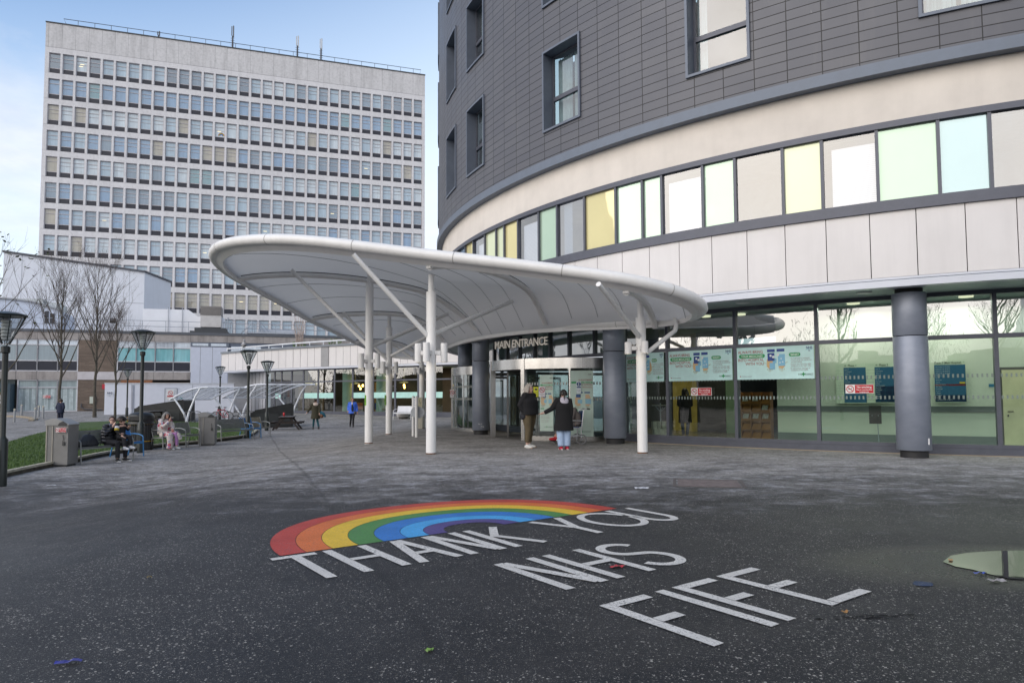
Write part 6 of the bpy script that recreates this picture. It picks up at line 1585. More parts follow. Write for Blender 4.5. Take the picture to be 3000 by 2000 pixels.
# ------------------------------------------------------------------ posters and signs on the glazing
def chord(r, a0, a1): p, q = pc(r, a0, 0), pc(r, a1, 0); return Face(p, q - p), (q - p).length
def pill(x0, x1, y0, y1, d=-.024):
    def fn(m, W, H):
        r = (y1 - y0) * H / 2; yc = (y0 + y1) / 2 * H; xa, xb = -W / 2 + x0 * W + r, -W / 2 + x1 * W - r; N = 10
        m.quad(*([V((xb + r * sin(pi * k / N), d, yc - r * cos(pi * k / N))) for k in range(N + 1)] + [V((xa - r * sin(pi * k / N), d, yc + r * cos(pi * k / N))) for k in range(N + 1)]))
    return fn
def hands(xc, yc, s, d=-.024):      # two cupped hands drawn as flat shapes
    def fn(m, W, H):
        for sg_ in (-1, 1):
            c = V((-W / 2 + xc * W + sg_ * s * H * .36, d, yc * H)); k = s * H
            m.quad(*[c + V((sg_ * x * k, 0, z * k)) for x, z in ((-.14, -.55), (.16, -.62), (.36, -.42), (.34, .1), (.18, .42), (-.14, .42))][::sg_])
            for i in range(4): a = c + V((sg_ * (-.1 + .13 * i) * k, 0, -.58 * k)); m.bar(a + V((0, .0, 0)), a + V((sg_ * .02 * k, 0, (-.26 if i in (1, 2) else -.14) * k)), .10 * k, .002)
            m.bar(c + V((sg_ * .36 * k, 0, -.2 * k)), c + V((sg_ * .56 * k, 0, -.05 * k)), .11 * k, .002)
    return fn
def blobs(L, d=-.0265):
    def fn(m, W, H):
        for x, y, w_, h_ in L: m.quad(*[(-W / 2 + (x + a * w_ / 2) * W, d, (y + b * h_ / 2) * H) for a, b in ((-1, -1), (1, -1), (1, 1), (-1, 1))])
    return fn
def dots(L, d=-.027):
    def fn(m, W, H):
        for x, y, r in L: m.quad(*[(-W / 2 + x * W + r * H * cos(2 * pi * k / 10), d, y * H + r * H * sin(2 * pi * k / 10)) for k in range(10)])
    return fn
RED_, GRN, NAVY, GREY_ = (.34, .055, .035), (.02, .30, .10), (.012, .035, .16), (.16, .15, .16)
POST = [('hands_drawing', (.58, .40, .20), hands(.52, .55, .38)), ('blue_cuff', (.015, .055, .25), blobs([(.46, .875, .10, .085), (.585, .88, .10, .085), (.46, .68, .09, .24)])),
        ('tablet_packs', (.20, .46, .64), blobs([(.475, .40, .07, .20), (.595, .58, .09, .36), (.505, .56, .05, .14)])), ('white_pills', (.70, .75, .76), dots([(.455, .72, .035), (.49, .68, .04), (.55, .74, .04), (.59, .62, .02), (.61, .52, .02), (.575, .5, .02)])),
        ('heading', RED_, words([('ALWAYS BRING', .355, .81, .128, 'RIGHT'), ('INTO HOSPITAL', .365, .565, .128, 'RIGHT'), ('WITH YOU', .365, .445, .128, 'RIGHT')], bold=.006)),
        ('green_pill', GRN, pill(.03, .38, .665, .785)), ('pill_lettering', (.8, .85, .8), words([('YOUR MEDICINES', .205, .69, .094, 'CENTER')], bold=.006)),
        ('why_pill', GRN, pill(.69, .835, .675, .79)), ('why_lettering', (.8, .85, .8), words([('WHY?', .762, .695, .10, 'CENTER')], bold=.01)),
        ('bullet_lettering', (.28, .20, .20), words([(s_, .70, y, .062, 'LEFT') for s_, y in (('• So staff have a complete', .60), ('  record of all the medicines', .545), ('  you are taking.', .49), ('• Ensure you have the right', .42), ('  medicine at the right time.', .365), ('• It will reduce wastage of', .295), ('  medicines in the NHS.', .24))])),
        ('nhs_lettering', NAVY, words([('NHS', .945, .885, .105, 'CENTER'), ('Fife', .945, .815, .045, 'CENTER')], bold=.02)), ('nhs_underline', (.05, .3, .5), rect(.90, .985, .862, .872)),
        ('pharmacy_lettering', (.08, .16, .14), words([('FIFE', .80, .10, .085, 'LEFT'), ('PHARMACY', .885, .10, .085, 'LEFT')])), ('green_cross', (.02, .32, .10), blobs([(.867, .135, .045, .034), (.867, .135, .014, .11)])),
        ('heart', RED_, dots([(.045, .10, .018)])), ('tag_lettering', GREY_, words([('#medicinesmatter', .06, .085, .05, 'LEFT')]))]
MINT = s8(192, 228, 226)
for a0, a1, lab, k in ((-134.94, -129.80, 'middle one of the three wide mint medicines posters, over the no smoking sign', 0), (-129.45, -124.25, 'right hand one of the three wide mint medicines posters, over the brown leaflet rack', 1), (-139.0, -135.38, 'left one of the three mint medicines posters, partly behind the right hand white pole', 2)):
    FP, L_ = chord(GR + .05, a0, a1)
    sign(FP, 0, L_, 1.87, 2.75, .015, [(n_, c_, f_) for n_, c_, f_ in POST], 'poster', lab, 'poster', MINT)
for a0, a1, z0, lab in ((-133.1, -131.45, 1.44, 'red and white no smoking sign on the glass in front of the dark standing figure'), (-122.4, -120.75, 1.475, 'red and white no smoking sign on the glass over the phase 1 directory board')):
    FP, L_ = chord(GR + .02, a0, a1); sign(FP, 0, L_, z0, z0 + .225, .02, NSP, 'no_smoking_sign', lab, 'sign')
def facepx(u0, u1, Y0, Y1, v0, v1):      # flat face through two surveyed edges
    p, q = aty(u0, v1, Y0), aty(u1, v1, Y1); zt = aty((u0 + u1) / 2, v0, (Y0 + Y1) / 2).z; zb = (p.z + q.z) / 2
    p.z = q.z = 0; return Face(p, q - p), (q - p).length, zb, zt
TALL = [('heading', RED_, words([('ALWAYS BRING', .96, .845, .033, 'RIGHT'), ('INTO HOSPITAL', .96, .775, .033, 'RIGHT'), ('WITH YOU', .96, .735, .033, 'RIGHT')], bold=.006)), ('green_pill', GRN, pill(.04, .98, .805, .832)), ('pill_lettering', (.8, .85, .8), words([('YOUR MEDICINES', .94, .81, .026, 'RIGHT')], bold=.006)),
        ('nhs_lettering', GREY_, words([('NHS', .86, .93, .030, 'CENTER')], bold=.02)), ('hands_drawing', (.58, .42, .26), hands(.55, .565, .17)), ('blue_cuff', (.04, .10, .25), blobs([(.42, .665, .25, .02), (.74, .665, .25, .02), (.35, .615, .2, .05)])),
        ('tablet_packs', (.25, .48, .60), blobs([(.42, .53, .2, .06), (.78, .53, .25, .08)])), ('bullet_lettering', (.30, .22, .22), words([(s_, .05, y, .018, 'LEFT') for s_, y in (('• So staff have a complete', .34), ('  record of all the', .315), ('  medicines you are taking.', .29), ('• Ensure you have the right', .25), ('  medicine at the right time.', .225), ('• It will reduce wastage of', .185), ('  medicines in the NHS.', .16))])),
        ('why_pill', GRN, pill(.05, .32, .385, .41)), ('why_lettering', (.8, .85, .8), words([('WHY?', .185, .390, .022, 'CENTER')], bold=.01)), ('pharmacy_lettering', (.08, .16, .14), words([('FIFE', .30, .065, .024, 'LEFT'), ('PHARMACY', .56, .065, .024, 'LEFT')])), ('green_cross', (.02, .32, .10), blobs([(.51, .075, .08, .009), (.51, .075, .025, .028)]))]
for u0, u1, Y, Y1, v0, v1, lab in ((1672, 1739, 21.63, 21.60, 1085, 1278, 'tall mint medicines poster behind the door glass, right of the woman in black coat'), (1583, 1622, 22.0, 21.80, 1098, 1262, 'tall mint medicines poster behind the curved door glass, between the two standing women')):
    FP, L_, zb, zt = facepx(u0, u1, Y, Y1, v0, v1); sign(FP, 0, L_, zb, zt, .0, TALL, 'poster', lab, 'poster', s8(186, 206, 196))
for u0, u1, Y, v0, v1, pcs, lab, body in (
    (1579, 1597, 21.90, 1132, 1162, [('prohibition_ring', (.5, .02, .03), nosmoke(.5, .66, .26)), ('cigarette', (.03, .03, .05), cigarette(.5, .66, .26)), ('lettering', GREY_, words([('No smoking', .5, .22, .11, 'CENTER'), ('please', .5, .1, .1, 'CENTER')]))], 'white no smoking notice on the main door glass beside the grey haired woman', (.82, .78, .82)),
    (1563, 1577.5, 22.02, 1133, 1162, [('dark_mark', (.02, .03, .05), blobs([(.5, .75, .5, .16)])), ('rule_lines', (.35, .36, .03), blobs([(.5, .45, .8, .05), (.5, .33, .8, .05), (.5, .15, .8, .05)]))], 'yellow notice on the main door glass half hidden by the grey haired woman', s8(222, 222, 60)),
    (1689, 1702, 21.58, 1117, 1152, [('blue_disc', (.015, .06, .20), dots([(.5, .78, .18)], -.024)), ('blue_strip', (.015, .06, .20), rect(.05, .95, .46, .57)), ('exclamation', (.85, .85, .85), blobs([(.5, .80, .12, .2), (.5, .66, .12, .05)])), ('lettering', (.05, .05, .08), words([('Please wear a', .5, .28, .09, 'CENTER'), ('mask', .5, .16, .1, 'CENTER')]))], 'white notice with a blue disc on the door glass before the right tall poster', (.70, .76, .80)),
    (1318.5, 1330.5, 29.0, 1141, 1164, [('prohibition_ring', (.5, .02, .03), nosmoke(.5, .62, .28)), ('cigarette', (.03, .03, .05), cigarette(.5, .62, .28)), ('lettering', GREY_, words([('No smoking', .5, .14, .12, 'CENTER')]))], 'white no smoking notice on the left revolving door', (.82, .78, .80)),
    (1333, 1342, 28.9, 1148, 1164, [], 'plain white paper sheet on the left revolving door', (.75, .78, .76))):
    FP, L_, zb, zt = facepx(u0, u1, Y, Y, v0, v1); sign(FP, 0, L_, zb, zt, .0, pcs, 'notice', lab, 'notice', body)
# directory boards on the corridor wall
def board(u0, u1, v0, v1, title, rows, lab, arrow):
    a0, p = ray_r(u0, v1, 20.40); a1, q = ray_r(u1, v1, 20.40); _, tp = ray_r((u0 + u1) / 2, v0, 20.40); zb = (p.z + q.z) / 2; zt = tp.z
    FP, L_ = chord(20.42, a0, a1)
    pcs = [('blue_panel', (.012, .10, .20), rect(.27 if rows[0] else 0, 1, .02, .90)), ('navy_panel', (.010, .03, .10), rect(.27 if rows[0] else 0, 1, *rows[1])), ('title', (.05, .06, .05), words([(title, .5, .925, .075, 'CENTER')], bold=.01)),
           ('lettering', (.55, .62, .66), words([(s_, .30 if rows[0] else .04, .84 - .052 * i, .036, 'LEFT') for i, s_ in enumerate(rows[2])]))]
    if rows[0]: pcs.append(('level_lines', (.25, .30, .28), blobs([(.13, .08 + .075 * k, .26, .004) for k in range(11)], -.024)))
    if rows[3]: pcs += [('red_row', (.42, .03, .02), rect(0, 1, .40, .44)), ('yellow_row', (.55, .40, .02), rect(.8, .98, .45, .49, -.0285))]
    sign(FP, 0, L_, zb, zt, .02, pcs, 'directory_board', lab, 'directory board', s8(196, 210, 190))
dep = ['Level 4', 'Day Surgery', 'Ward 11', 'Ward 12', 'Ward 13', 'X-ray', 'Pharmacy', 'Clinics', 'Main Reception', 'Bus Stop', 'Audiology', 'Dental', 'Chapel', 'Records', 'Staff', 'Car Parks A, B, C, D & E']
board(2452, 2540, 1065, 1181, '← Phase 1', (1, (.28, .50), dep[:11], 0), 'left directory board headed Phase 1 on the pale green corridor wall', 0)
board(2541, 2634, 1063, 1180, '← Phase 2', (1, (.02, .42), dep[:15], 0), 'middle directory board headed Phase 2 on the corridor wall, left of the round column', 0)
board(2740, 2831, 1056, 1179, 'Phase 3 (Main Hospital) →', (0, (.02, .18), ['Wards 20, 21, 22 & 23', 'Wards 31, 32, 33 & 34', 'Wards 41, 42, 43 & 44', 'Wards 50, 51, 52 & 53'] + dep[4:], 1), 'right directory board headed Phase 3 Main Hospital, right of the round column', 0)
a0, p = ray_r(2896, 1130, 20.4); a1, q = ray_r(2914, 1130, 20.4); FP, L_ = chord(20.42, a0, a1); sign(FP, 0, L_, p.z - .03, p.z + .05, .01, [], 'wall_notice', 'small plain blue notice on the corridor wall left of the door', 'notice', (.02, .16, .30))
# plaque on a slim stand behind the glass
a, p = ray_r(2576, 1292, 21.6); p.z = .05
o = thing('sign_stand', 'black plaque on a slim metal stand just behind the glass under the directory boards', 'sign stand', p, R(-30))
m = MB(); m.tube([(0, 0, 0), (-.03, 0, .9)], .012, 8); m.lathe((0, 0, 0), [(.14, 0), (.14, .015)], 20); m.build('stand', M['railm'], o)
m = MB(); m.box((-.07, -.02, .88), (.28, .02, .46)); m.build('plaque', mat('plaque_black', (.015, .015, .016), .35), o)
m = MB()
for x in (-.14, 0.0): m.ell((x, -.034, .86), (.012, .006, .012), 8, 5)
m.build('stud', M['railm'], o)
# leaflet rack
a, p = ray_r(2218, 1240, 19.4); p.z = .04
o = thing('leaflet_rack', 'brown leaflet rack with tiers of pockets inside the lobby', 'rack', p, R(a + 90))
RK = mat('rack_brown', s8(150, 104, 54), .6, var=.15)
m = MB(); m.box((0, .1, .75), (.92, .04, 1.5))
for x in (-.46, -.155, .155, .46): m.box((x, 0, .75), (.03, .22, 1.5))
for k in range(6): m.box((0, .0, .03 + .27 * k), (.92, .22, .025))
m.build('frame', RK, o)
for k in range(5):
    m = MB()
    for x in (-.31, 0, .31): m.slab([(x - .13, -.12, .06 + .27 * k), (x + .13, -.12, .06 + .27 * k), (x + .13, .02, .24 + .27 * k), (x - .13, .02, .24 + .27 * k)], (0, -.012, .004))
    m.build('pocket', mat('pocket_tan', s8(168, 118, 62), .6, var=.2), o)
m = MB()
for x, k in ((-.31, 5), (0, 5), (-.31, 3), (0, 3), (.31, 3), (.3, 4)): m.box((x, -.10, .12 + .27 * (k - 1) + .1), (.18, .01, .18), M=Matrix.Rotation(R(-30), 3, 'X'))
m.build('leaflet', mat('leaflet_pale', (.45, .45, .42), .7, var=.5, scale=20), o)
a, p = ray_r(1936, 1270, 20.2); p.z = .04
o = thing('leaflet_stand', 'small dark stand with white leaflet boxes behind the glass, right of the white pole', 'stand', p)
m = MB(); m.tube([(0, 0, .3), (0, 0, 1.15)], .02, 8)
for k in range(5): a_ = k * 1.25; m.tube([(0, 0, .85), (.22 * cos(a_), .22 * sin(a_), 1.08)], .012, 5)
m.lathe((0, 0, 1.06), [(.28, 0), (.30, .02), (.24, .03)], 16); m.build('stem', M['railm'], o)
m = MB()
for x in (-.22, -.08, .07, .21): m.box((x, 0, .42), (.12, .3, .24))
m.box((0, 0, .15), (.5, .4, .3)); m.build('leaflet_box', mat('leaflet_box', (.50, .50, .46), .7, var=.3, scale=8), o)
# cafe chairs
for u, col, lab in ((1108, (.05, .08, .26), 'dark blue cafe chair seen through the glass left of the white pole'), (1124, (.38, .10, .04), 'orange cafe chair seen through the glass beside the blue one'), (1055, (.30, .09, .04), 'reddish cafe chair under the glowing bulbs')):
    p, t_ = cw_at(u); k = (p.y + 1.6) / p.y; b = V((p.x * k, p.y + 1.6, .05 + gz(p.x, p.y) * 0)); o = thing('cafe_chair', lab, 'chair', b, .3, 'cafe chairs'); b
    m = MB(); m.loft([((0, 0, .44), .22, .22), ((0, 0, .48), .24, .24)], 14); m.slab([(-.22, .16, .48), (.22, .16, .48), (.24, .24, .92), (-.24, .24, .92)], (0, .03, .01)); m.build('seat_shell', mat('chair_shell', col, .5), o)
    m = MB()
    for x in (-1, 1):
        for y in (-1, 1): m.tube([(x * .15, y * .15, .45), (x * .22, y * .22, 0)], .012, 6)
    m.build('leg', M['railm'], o)

# ------------------------------------------------------------------ people
SKIN = mat('skin', (.48, .28, .21), .6, var=.12, scale=14); SKIN2 = mat('skin_pale', (.55, .35, .28), .6, var=.12, scale=14)
def remesh(o, vs, it=3):
    a = o.modifiers.new('r', 'REMESH'); a.mode = 'VOXEL'; a.voxel_size = vs; a.use_smooth_shade = True
    b = o.modifiers.new('s', 'SMOOTH'); b.factor = .5; b.iterations = it
    return o
def pose(**k):
    J = dict(pel=(0, 0, .90), wai=(0, 0, 1.03), che=(0, 0, 1.22), nek=(0, .005, 1.40), hed=(0, -.02, 1.545), hy=0., hp=0., by=0.,
             sL=(-.17, 0, 1.36), eL=(-.22, .02, 1.09), wL=(-.22, -.04, .86), hL=(0, -.2, -1), sR=(.17, 0, 1.36), eR=(.22, .02, 1.09), wR=(.22, -.04, .86), hR=(0, -.2, -1),
             lL=(-.09, 0, .86), kL=(-.095, -.01, .47), aL=(-.095, .02, .085), tL=(0, -1, 0), lR=(.09, 0, .86), kR=(.095, -.01, .47), aR=(.095, .02, .085), tR=(0, -1, 0))
    J.update(k); return {a: (V(b) if isinstance(b, tuple) else b) for a, b in J.items()}
def between(a, b, t): return a.lerp(b, t)
def hand(m, w, d, side, curl=.35):
    d = d.normalized(); x, y = frame(d); lat = x if abs(x.x) > .3 or abs(x.y) > .3 else y
    n_ = lat.cross(d).normalized()
    m.tube([w, w + d * .045, w + d * .085], [.026, .034, .030], 8, ball=True)
    for k in range(4):
        b = w + d * .085 + lat * (k - 1.5) * .0205; L_ = (.068, .078, .074, .058)[k]
        p1 = b + d * L_ * .5; dd = (d + n_ * curl * side).normalized(); p2 = p1 + dd * L_ * .5
        m.tube([b - d * .02, b + d * .01, p1, p2], [.0098, .0096, .009, .0078], 6, ball=True)
    t0 = w + d * .025 + lat * side * .028; t1 = t0 + (d * .8 + lat * side * .75).normalized() * .035; t2 = t1 + (d * 1. + lat * side * .2).normalized() * .032
    m.tube([t0 - lat * side * .02, t0, t1, t2], [.013, .013, .0115, .009], 6, ball=True)
def body(J, fat=1.):
    m = MB(); H = Matrix.Rotation(J['hy'], 3, 'Z') @ Matrix.Rotation(J['hp'], 3, 'X'); c = J['hed']; q = lambda *p: c + H @ V(p)
    m.ell(q(0, .015, .02), (.073, .090, .098), 16, 12, H); m.ell(q(0, -.025, -.055), (.052, .060, .062), 12, 8, H)
    m.tube([q(0, -.07, .01), q(0, -.098, -.028), q(0, -.085, -.038)], [.010, .016, .010], 6, ball=True)
    m.ell(q(0, -.078, -.068), (.024, .010, .007), 8, 5, H); m.ell(q(0, -.072, -.10), (.022, .016, .014), 8, 5, H)
    for s_ in (-1, 1): m.ell(q(s_ * .074, .015, -.01), (.010, .020, .030), 8, 6, H); m.ell(q(s_ * .03, -.070, .022), (.020, .010, .007), 8, 5, H)
    m.tube([J['nek'] + V((0, .01, -.06)), J['nek'] + V((0, 0, .03)), q(0, .01, -.06)], [.062, .052, .050], 12)
    by = J['by']
    m.loft([(J['pel'] + V((0, 0, -.07)), .12 * fat, .09 * fat, by), (J['pel'], .155 * fat, .105 * fat, by), (J['wai'], .13 * fat, .095 * fat, by), (J['che'], .155 * fat, .105 * fat, by), (between(J['che'], J['nek'], .55), .165, .09, by), (between(J['che'], J['nek'], .85), .12, .07, by), (J['nek'], .05, .05, by)], 18)
    for s_, S in ((-1, 'L'), (1, 'R')):
        m.tube([between(J['che'], J['s' + S], .6) + V((0, 0, .05)), J['s' + S], between(J['s' + S], J['e' + S], .5), J['e' + S], between(J['e' + S], J['w' + S], .4), J['w' + S]], [.05, .052, .043, .036, .036, .025], 10, ball=True)
        hand(m, J['w' + S], J['h' + S], s_ if J.get('flip' + S) is None else -s_)
        m.tube([J['l' + S] + V((0, 0, .02)), between(J['l' + S], J['k' + S], .5), J['k' + S], between(J['k' + S], J['a' + S], .35), J['a' + S]], [.085 * fat, .072 * fat, .052, .050, .035], 12, ball=True)
        t_ = J['t' + S].normalized(); m.tube([J['a' + S] - t_ * .03 + V((0, 0, -.045)), J['a' + S] + t_ * .06 + V((0, 0, -.05)), J['a' + S] + t_ * .15 + V((0, 0, -.06))], [.035, .036, .022], 8, ball=True)
    return m
def top(J, hem, infl=1., fat=1., flare=1., cuff=1., collar=True, open_=0.):
    m = MB(); by = J['by']; P, W_, C_, N_ = J['pel'], J['wai'], J['che'], J['nek']
    rg = [(N_ + V((0, 0, .02)), .062, .062, by), (between(C_, N_, .85), .135 * infl, .085 * infl, by), (between(C_, N_, .55), .185 * infl, .112 * infl, by), (C_, .18 * infl * fat, .128 * infl * fat, by), (W_, .172 * infl * fat, .13 * infl * fat, by), (P, .185 * infl * fat, .14 * infl * fat, by)]
    if hem is not None:
        k = hem - P.z; rg.append((P + V((0, 0, k * .5)), .19 * infl * fat * (1 + (flare - 1) * .5), .145 * infl * fat * (1 + (flare - 1) * .5), by)); rg.append((P + V((0, 0, k)), .195 * infl * fat * flare, .15 * infl * fat * flare, by))
    m.loft(rg[::-1], 22)
    for S in 'LR':
        e = between(J['e' + S], J['w' + S], .96 * cuff)
        m.tube([between(C_, J['s' + S], .55) + V((0, 0, .06)), J['s' + S] + V((0, 0, .005)), between(J['s' + S], J['e' + S], .5), J['e' + S], between(J['e' + S], J['w' + S], .5), e], [.075 * infl, .076 * infl, .068 * infl, .060 * infl, .054 * infl, .048 * infl], 12, ball=False)
    return m
def legs(J, infl=1., ankle=.0, fat=1., wide=1.):
    m = MB(); by = J['by']
    m.loft([(J['pel'] + V((0, 0, -.10)), .135 * fat, .105 * fat, by), (J['pel'], .17 * fat, .122 * fat, by), (J['wai'] + V((0, 0, .0)), .15 * fat, .112 * fat, by)], 20)
    for S in 'LR':
        e = between(J['k' + S], J['a' + S], 1. - ankle)
        m.tube([J['l' + S] + V((0, 0, .03)), between(J['l' + S], J['k' + S], .5), J['k' + S], between(J['k' + S], e, .5), e], [.105 * infl * fat, .090 * infl * fat, .072 * infl * wide, .066 * infl * wide, .060 * infl * wide], 12)
    return m
def shoes(J, h_=.07):
    m = MB()
    for S in 'LR':
        a, t_ = J['a' + S], J['t' + S].normalized(); z = V((0, 0, -.05))
        m.tube([a - t_ * .055 + z, a + z, a + t_ * .08 + V((0, 0, -.055)), a + t_ * .165 + V((0, 0, -.062))], [.045, .050, .046, .034], 10, ball=True)
        m.tube([a + V((0, 0, .01)), a + z], [.046, .05], 10)
    return m
def soles(J):
    m = MB()
    for S in 'LR':
        a, t_ = J['a' + S], J['t' + S].normalized(); m.tube([a - t_ * .06 + V((0, 0, -.082)), a + t_ * .18 + V((0, 0, -.082))], [.046, .040], 10, ball=True)
    m.v = [(x, y, z) for x, y, z in m.v]; return m
def hair(J, kind, seed=1):
    m = MB(); rg = random.Random(seed); H = Matrix.Rotation(J['hy'], 3, 'Z') @ Matrix.Rotation(J['hp'], 3, 'X'); c = J['hed']; q = lambda *p: c + H @ V(p)
    m.ell(q(0, .026, .036), (.082, .096, .096), 16, 10, H)
    if kind == 'bun': m.ell(q(0, .11, .07), (.045, .045, .045), 10, 8); m.ell(q(0, .07, .02), (.075, .06, .08), 12, 8)
    elif kind == 'cap': pass
    else:
        L_ = {'long': .27, 'bob': .19, 'short': .09, 'wild': .24}[kind]; n = {'short': 26}.get(kind, 60)
        for k in range(n):
            a = rg.uniform(-.62, pi + .62); r0 = .080; x, y = cos(a), sin(a)
            if y < -.55: continue
            s_ = L_ * rg.uniform(.75, 1.1); w_ = {'wild': .055, 'long': .022, 'bob': .03}.get(kind, .016)
            p0 = q(x * .055, .02 + y * .07, .10); p1 = q(x * (.086 + w_ * .5), .02 + y * (.095 + w_ * .4), .03 - .0 * s_); p2 = q(x * (.088 + w_), .02 + y * (.098 + w_), .03 - s_ * .55 + rg.uniform(-.01, .01)); p3 = q(x * (.085 + w_ * rg.uniform(.4, 1.3)), .02 + y * (.095 + w_), .03 - s_)
            m.tube([p0, p1, p2, p3], [.012, .017, .015, .006], 5)
    return m
def person(label, loc, rz, J, sk, cl, hr, scale=1., fat=1., name='person'):
    o = thing(name, label, 'person', loc, rz); o.scale = (scale,) * 3
    remesh(body(J, fat).build('body', sk, o, True), .0085, 2)
    for nm, mb, mt, vs in cl: remesh(mb.build(nm, mt, o, True), vs, 4)
    if hr: remesh(hair(J, hr[0], hr[2] if len(hr) > 2 else 1).build('hair', hr[1], o, True), .010, 1)
    H = Matrix.Rotation(J['hy'], 3, 'Z') @ Matrix.Rotation(J['hp'], 3, 'X'); m = MB()
    for s_ in (-1, 1): m.ell(J['hed'] + H @ V((s_ * .030, -.074, .008)), (.012, .006, .007), 8, 6, H)
    m.build('eyes', mat('eye_dark', (.03, .022, .02), .3), o, True)
    return o
def cloth(name, col, rough=.85, var=.2, sc=7., **k): return mat(name, col, rough, 0, var, sc, bump=.5, bscale=18, **k)
HG = mat('hair_grey', (.40, .36, .32), .6, var=.4, scale=30); HW = mat('hair_grey_dark', (.21, .20, .19), .7, var=.5, scale=24); HB_ = mat('hair_brown', (.045, .026, .018), .55, var=.4, scale=30); HK = mat('hair_dark', (.014, .011, .010), .45, var=.3, scale=30); HS = mat('hair_sandy', (.20, .12, .065), .6, var=.4, scale=30)
def scale_for(px_h, Y, H): return px_h * Y / 2000 / H
# 1 grey haired woman, black fleece, khaki trousers, turned to the right
b = at(1551, 1311); s_ = scale_for(185, b.y, 1.66)
J = pose(hy=R(2), by=0, sL=(-.18, 0, 1.36), eL=(-.29, .09, 1.11), wL=(-.215, -.02, .90), hL=(.25, -.25, -1), eR=(.29, .09, 1.11), wR=(.215, -.02, .90), hR=(-.25, -.25, -1), hp=R(8), lL=(-.10, 0, .86), lR=(.10, 0, .86), kL=(-.125, -.06, .48), aL=(-.135, -.03, .085), kR=(.115, .05, .47), aR=(.12, .10, .085), tL=(-.25, -1, 0), tR=(.2, -1, 0))
BLK = cloth('black_fleece', (.010, .010, .013)); KHK = cloth('khaki_cotton', (.105, .080, .045), sc=4)
wo = person('grey haired woman in a black fleece and khaki trousers standing outside the main door', b, R(52), J, SKIN2, [('fleece', top(J, .86, 1.22, 1.28, .98, 1.02), BLK, .014), ('trousers', legs(J, 1.06, .16, 1.25, 1.08), KHK, .013), ('shoes', shoes(J), cloth('white_trainer', (.68, .68, .66), .6, .08), .010)], ('bob', HG, 3), s_, 1.1)
m = MB(); m.tube([(.16, -.02, 1.41), (.05, -.16, 1.26), (-.12, -.155, 1.06), (-.20, -.02, .98)], .012, 6); m.build('bag_strap', mat('strap_grey', (.22, .22, .23), .6), wo)
m = MB(); m.ell((-.235, .04, .86), (.05, .10, .13), 12, 8); remesh(m.build('shoulder_bag', mat('bag_black', (.02, .022, .03), .4), wo, True), .014)
m = MB()
for S in 'LR': a, t_ = J['a' + S], J['t' + S].normalized(); m.tube([a - t_ * .06 + V((0, 0, -.078)), a + t_ * .18 + V((0, 0, -.078))], [.04, .036], 8, ball=True)
m.v = [(x, y, max(.0, z if z < .022 else .022)) for x, y, z in m.v]; m.build('gum_sole', mat('gum_sole', (.30, .20, .12), .7), wo, True)
# 2 woman in a long black coat, seen from behind, one arm held out to the left
b = at(1652, 1316); s_ = scale_for(173, b.y, 1.66)
J = pose(hy=R(14), hp=R(6), sL=(-.175, 0, 1.36), eL=(-.20, .06, 1.09), wL=(-.19, .02, .84), sR=(.175, 0, 1.36), eR=(.33, -.05, 1.13), wR=(.545, -.08, 1.02), hR=(1, -.1, -.25), aL=(-.085, .03, .085), aR=(.085, .03, .085))
wo = person('woman in a long black coat and pale jeans seen from behind beside the wheelchair', b, R(192), J, SKIN2, [('coat', top(J, .53, 1.2, 1.10, 1.12, 1.0), cloth('black_wool', (.011, .011, .013), .95), .014), ('jeans', legs(J, 1.1, .02, 1.1, 1.4), cloth('pale_denim', (.36, .47, .66), .85, .12), .012), ('shoes', shoes(J), cloth('red_trainer', (.42, .02, .05), .5), .010)], ('short', HK, 5), s_)
m = MB(); m.loft([((0, .10, 1.24), .05, .03), ((0, .105, 1.30), .115, .05), ((0, .07, 1.38), .13, .085), ((0, .03, 1.43), .10, .085), ((0, .02, 1.46), .08, .07)], 18); remesh(m.build('hood', cloth('lilac_grey', (.50, .47, .55), .9, .08), wo, True), .012)
m = MB(); m.tube([(0, .085, 1.56), (.01, .125, 1.48), (.02, .15, 1.38)], [.022, .02, .006], 8, ball=True); m.build('ponytail', HK, wo, True)
m = MB()
for S in 'LR': a, t_ = J['a' + S], J['t' + S].normalized(); m.tube([a - t_ * .06 + V((0, 0, -.078)), a + t_ * .18 + V((0, 0, -.078))], [.04, .036], 8, ball=True)
m.v = [(x, y, max(.0, z if z < .022 else .022)) for x, y, z in m.v]; m.build('white_sole', mat('white_sole', (.7, .7, .68), .7), wo, True)
# 3 wheelchair and its sitter, facing left
b = at(1672, 1301) + V((.0, .15, 0)); b.z = 0
wc = thing('wheelchair', 'silver framed transit wheelchair with a blue seat behind the woman in the black coat', 'wheelchair', b, R(-80))
SIL = mat('chair_silver', (.55, .56, .58), .35, .6)
m = MB()
for x in (-.23, .23):
    m.tube([(x, .28, .12), (x, .30, .50), (x, .36, 1.02), (x, .46, 1.06)], .018, 8); m.tube([(x, .30, .48), (x, -.30, .50), (x, -.36, .30), (x, -.48, .12)], .018, 8); m.tube([(x, .30, .24), (x, -.28, .24), (x, -.30, .50)], .016, 8); m.tube([(x, .31, .70), (x, -.16, .72), (x, -.20, .50)], .015, 8)
m.tube([(-.23, .46, 1.06), (.23, .46, 1.06)], .016, 8); m.build('frame', SIL, wc, True)
m = MB(); m.box((0, 0, .49), (.44, .46, .05)); m.build('seat', mat('seat_vinyl_blue', (.015, .07, .22), .5), wc)
m = MB(); m.box((0, .33, .76), (.42, .04, .48), M=Matrix.Rotation(R(-7), 3, 'X')); m.build('backrest', mat('back_vinyl_blue', (.015, .07, .22), .5), wc)
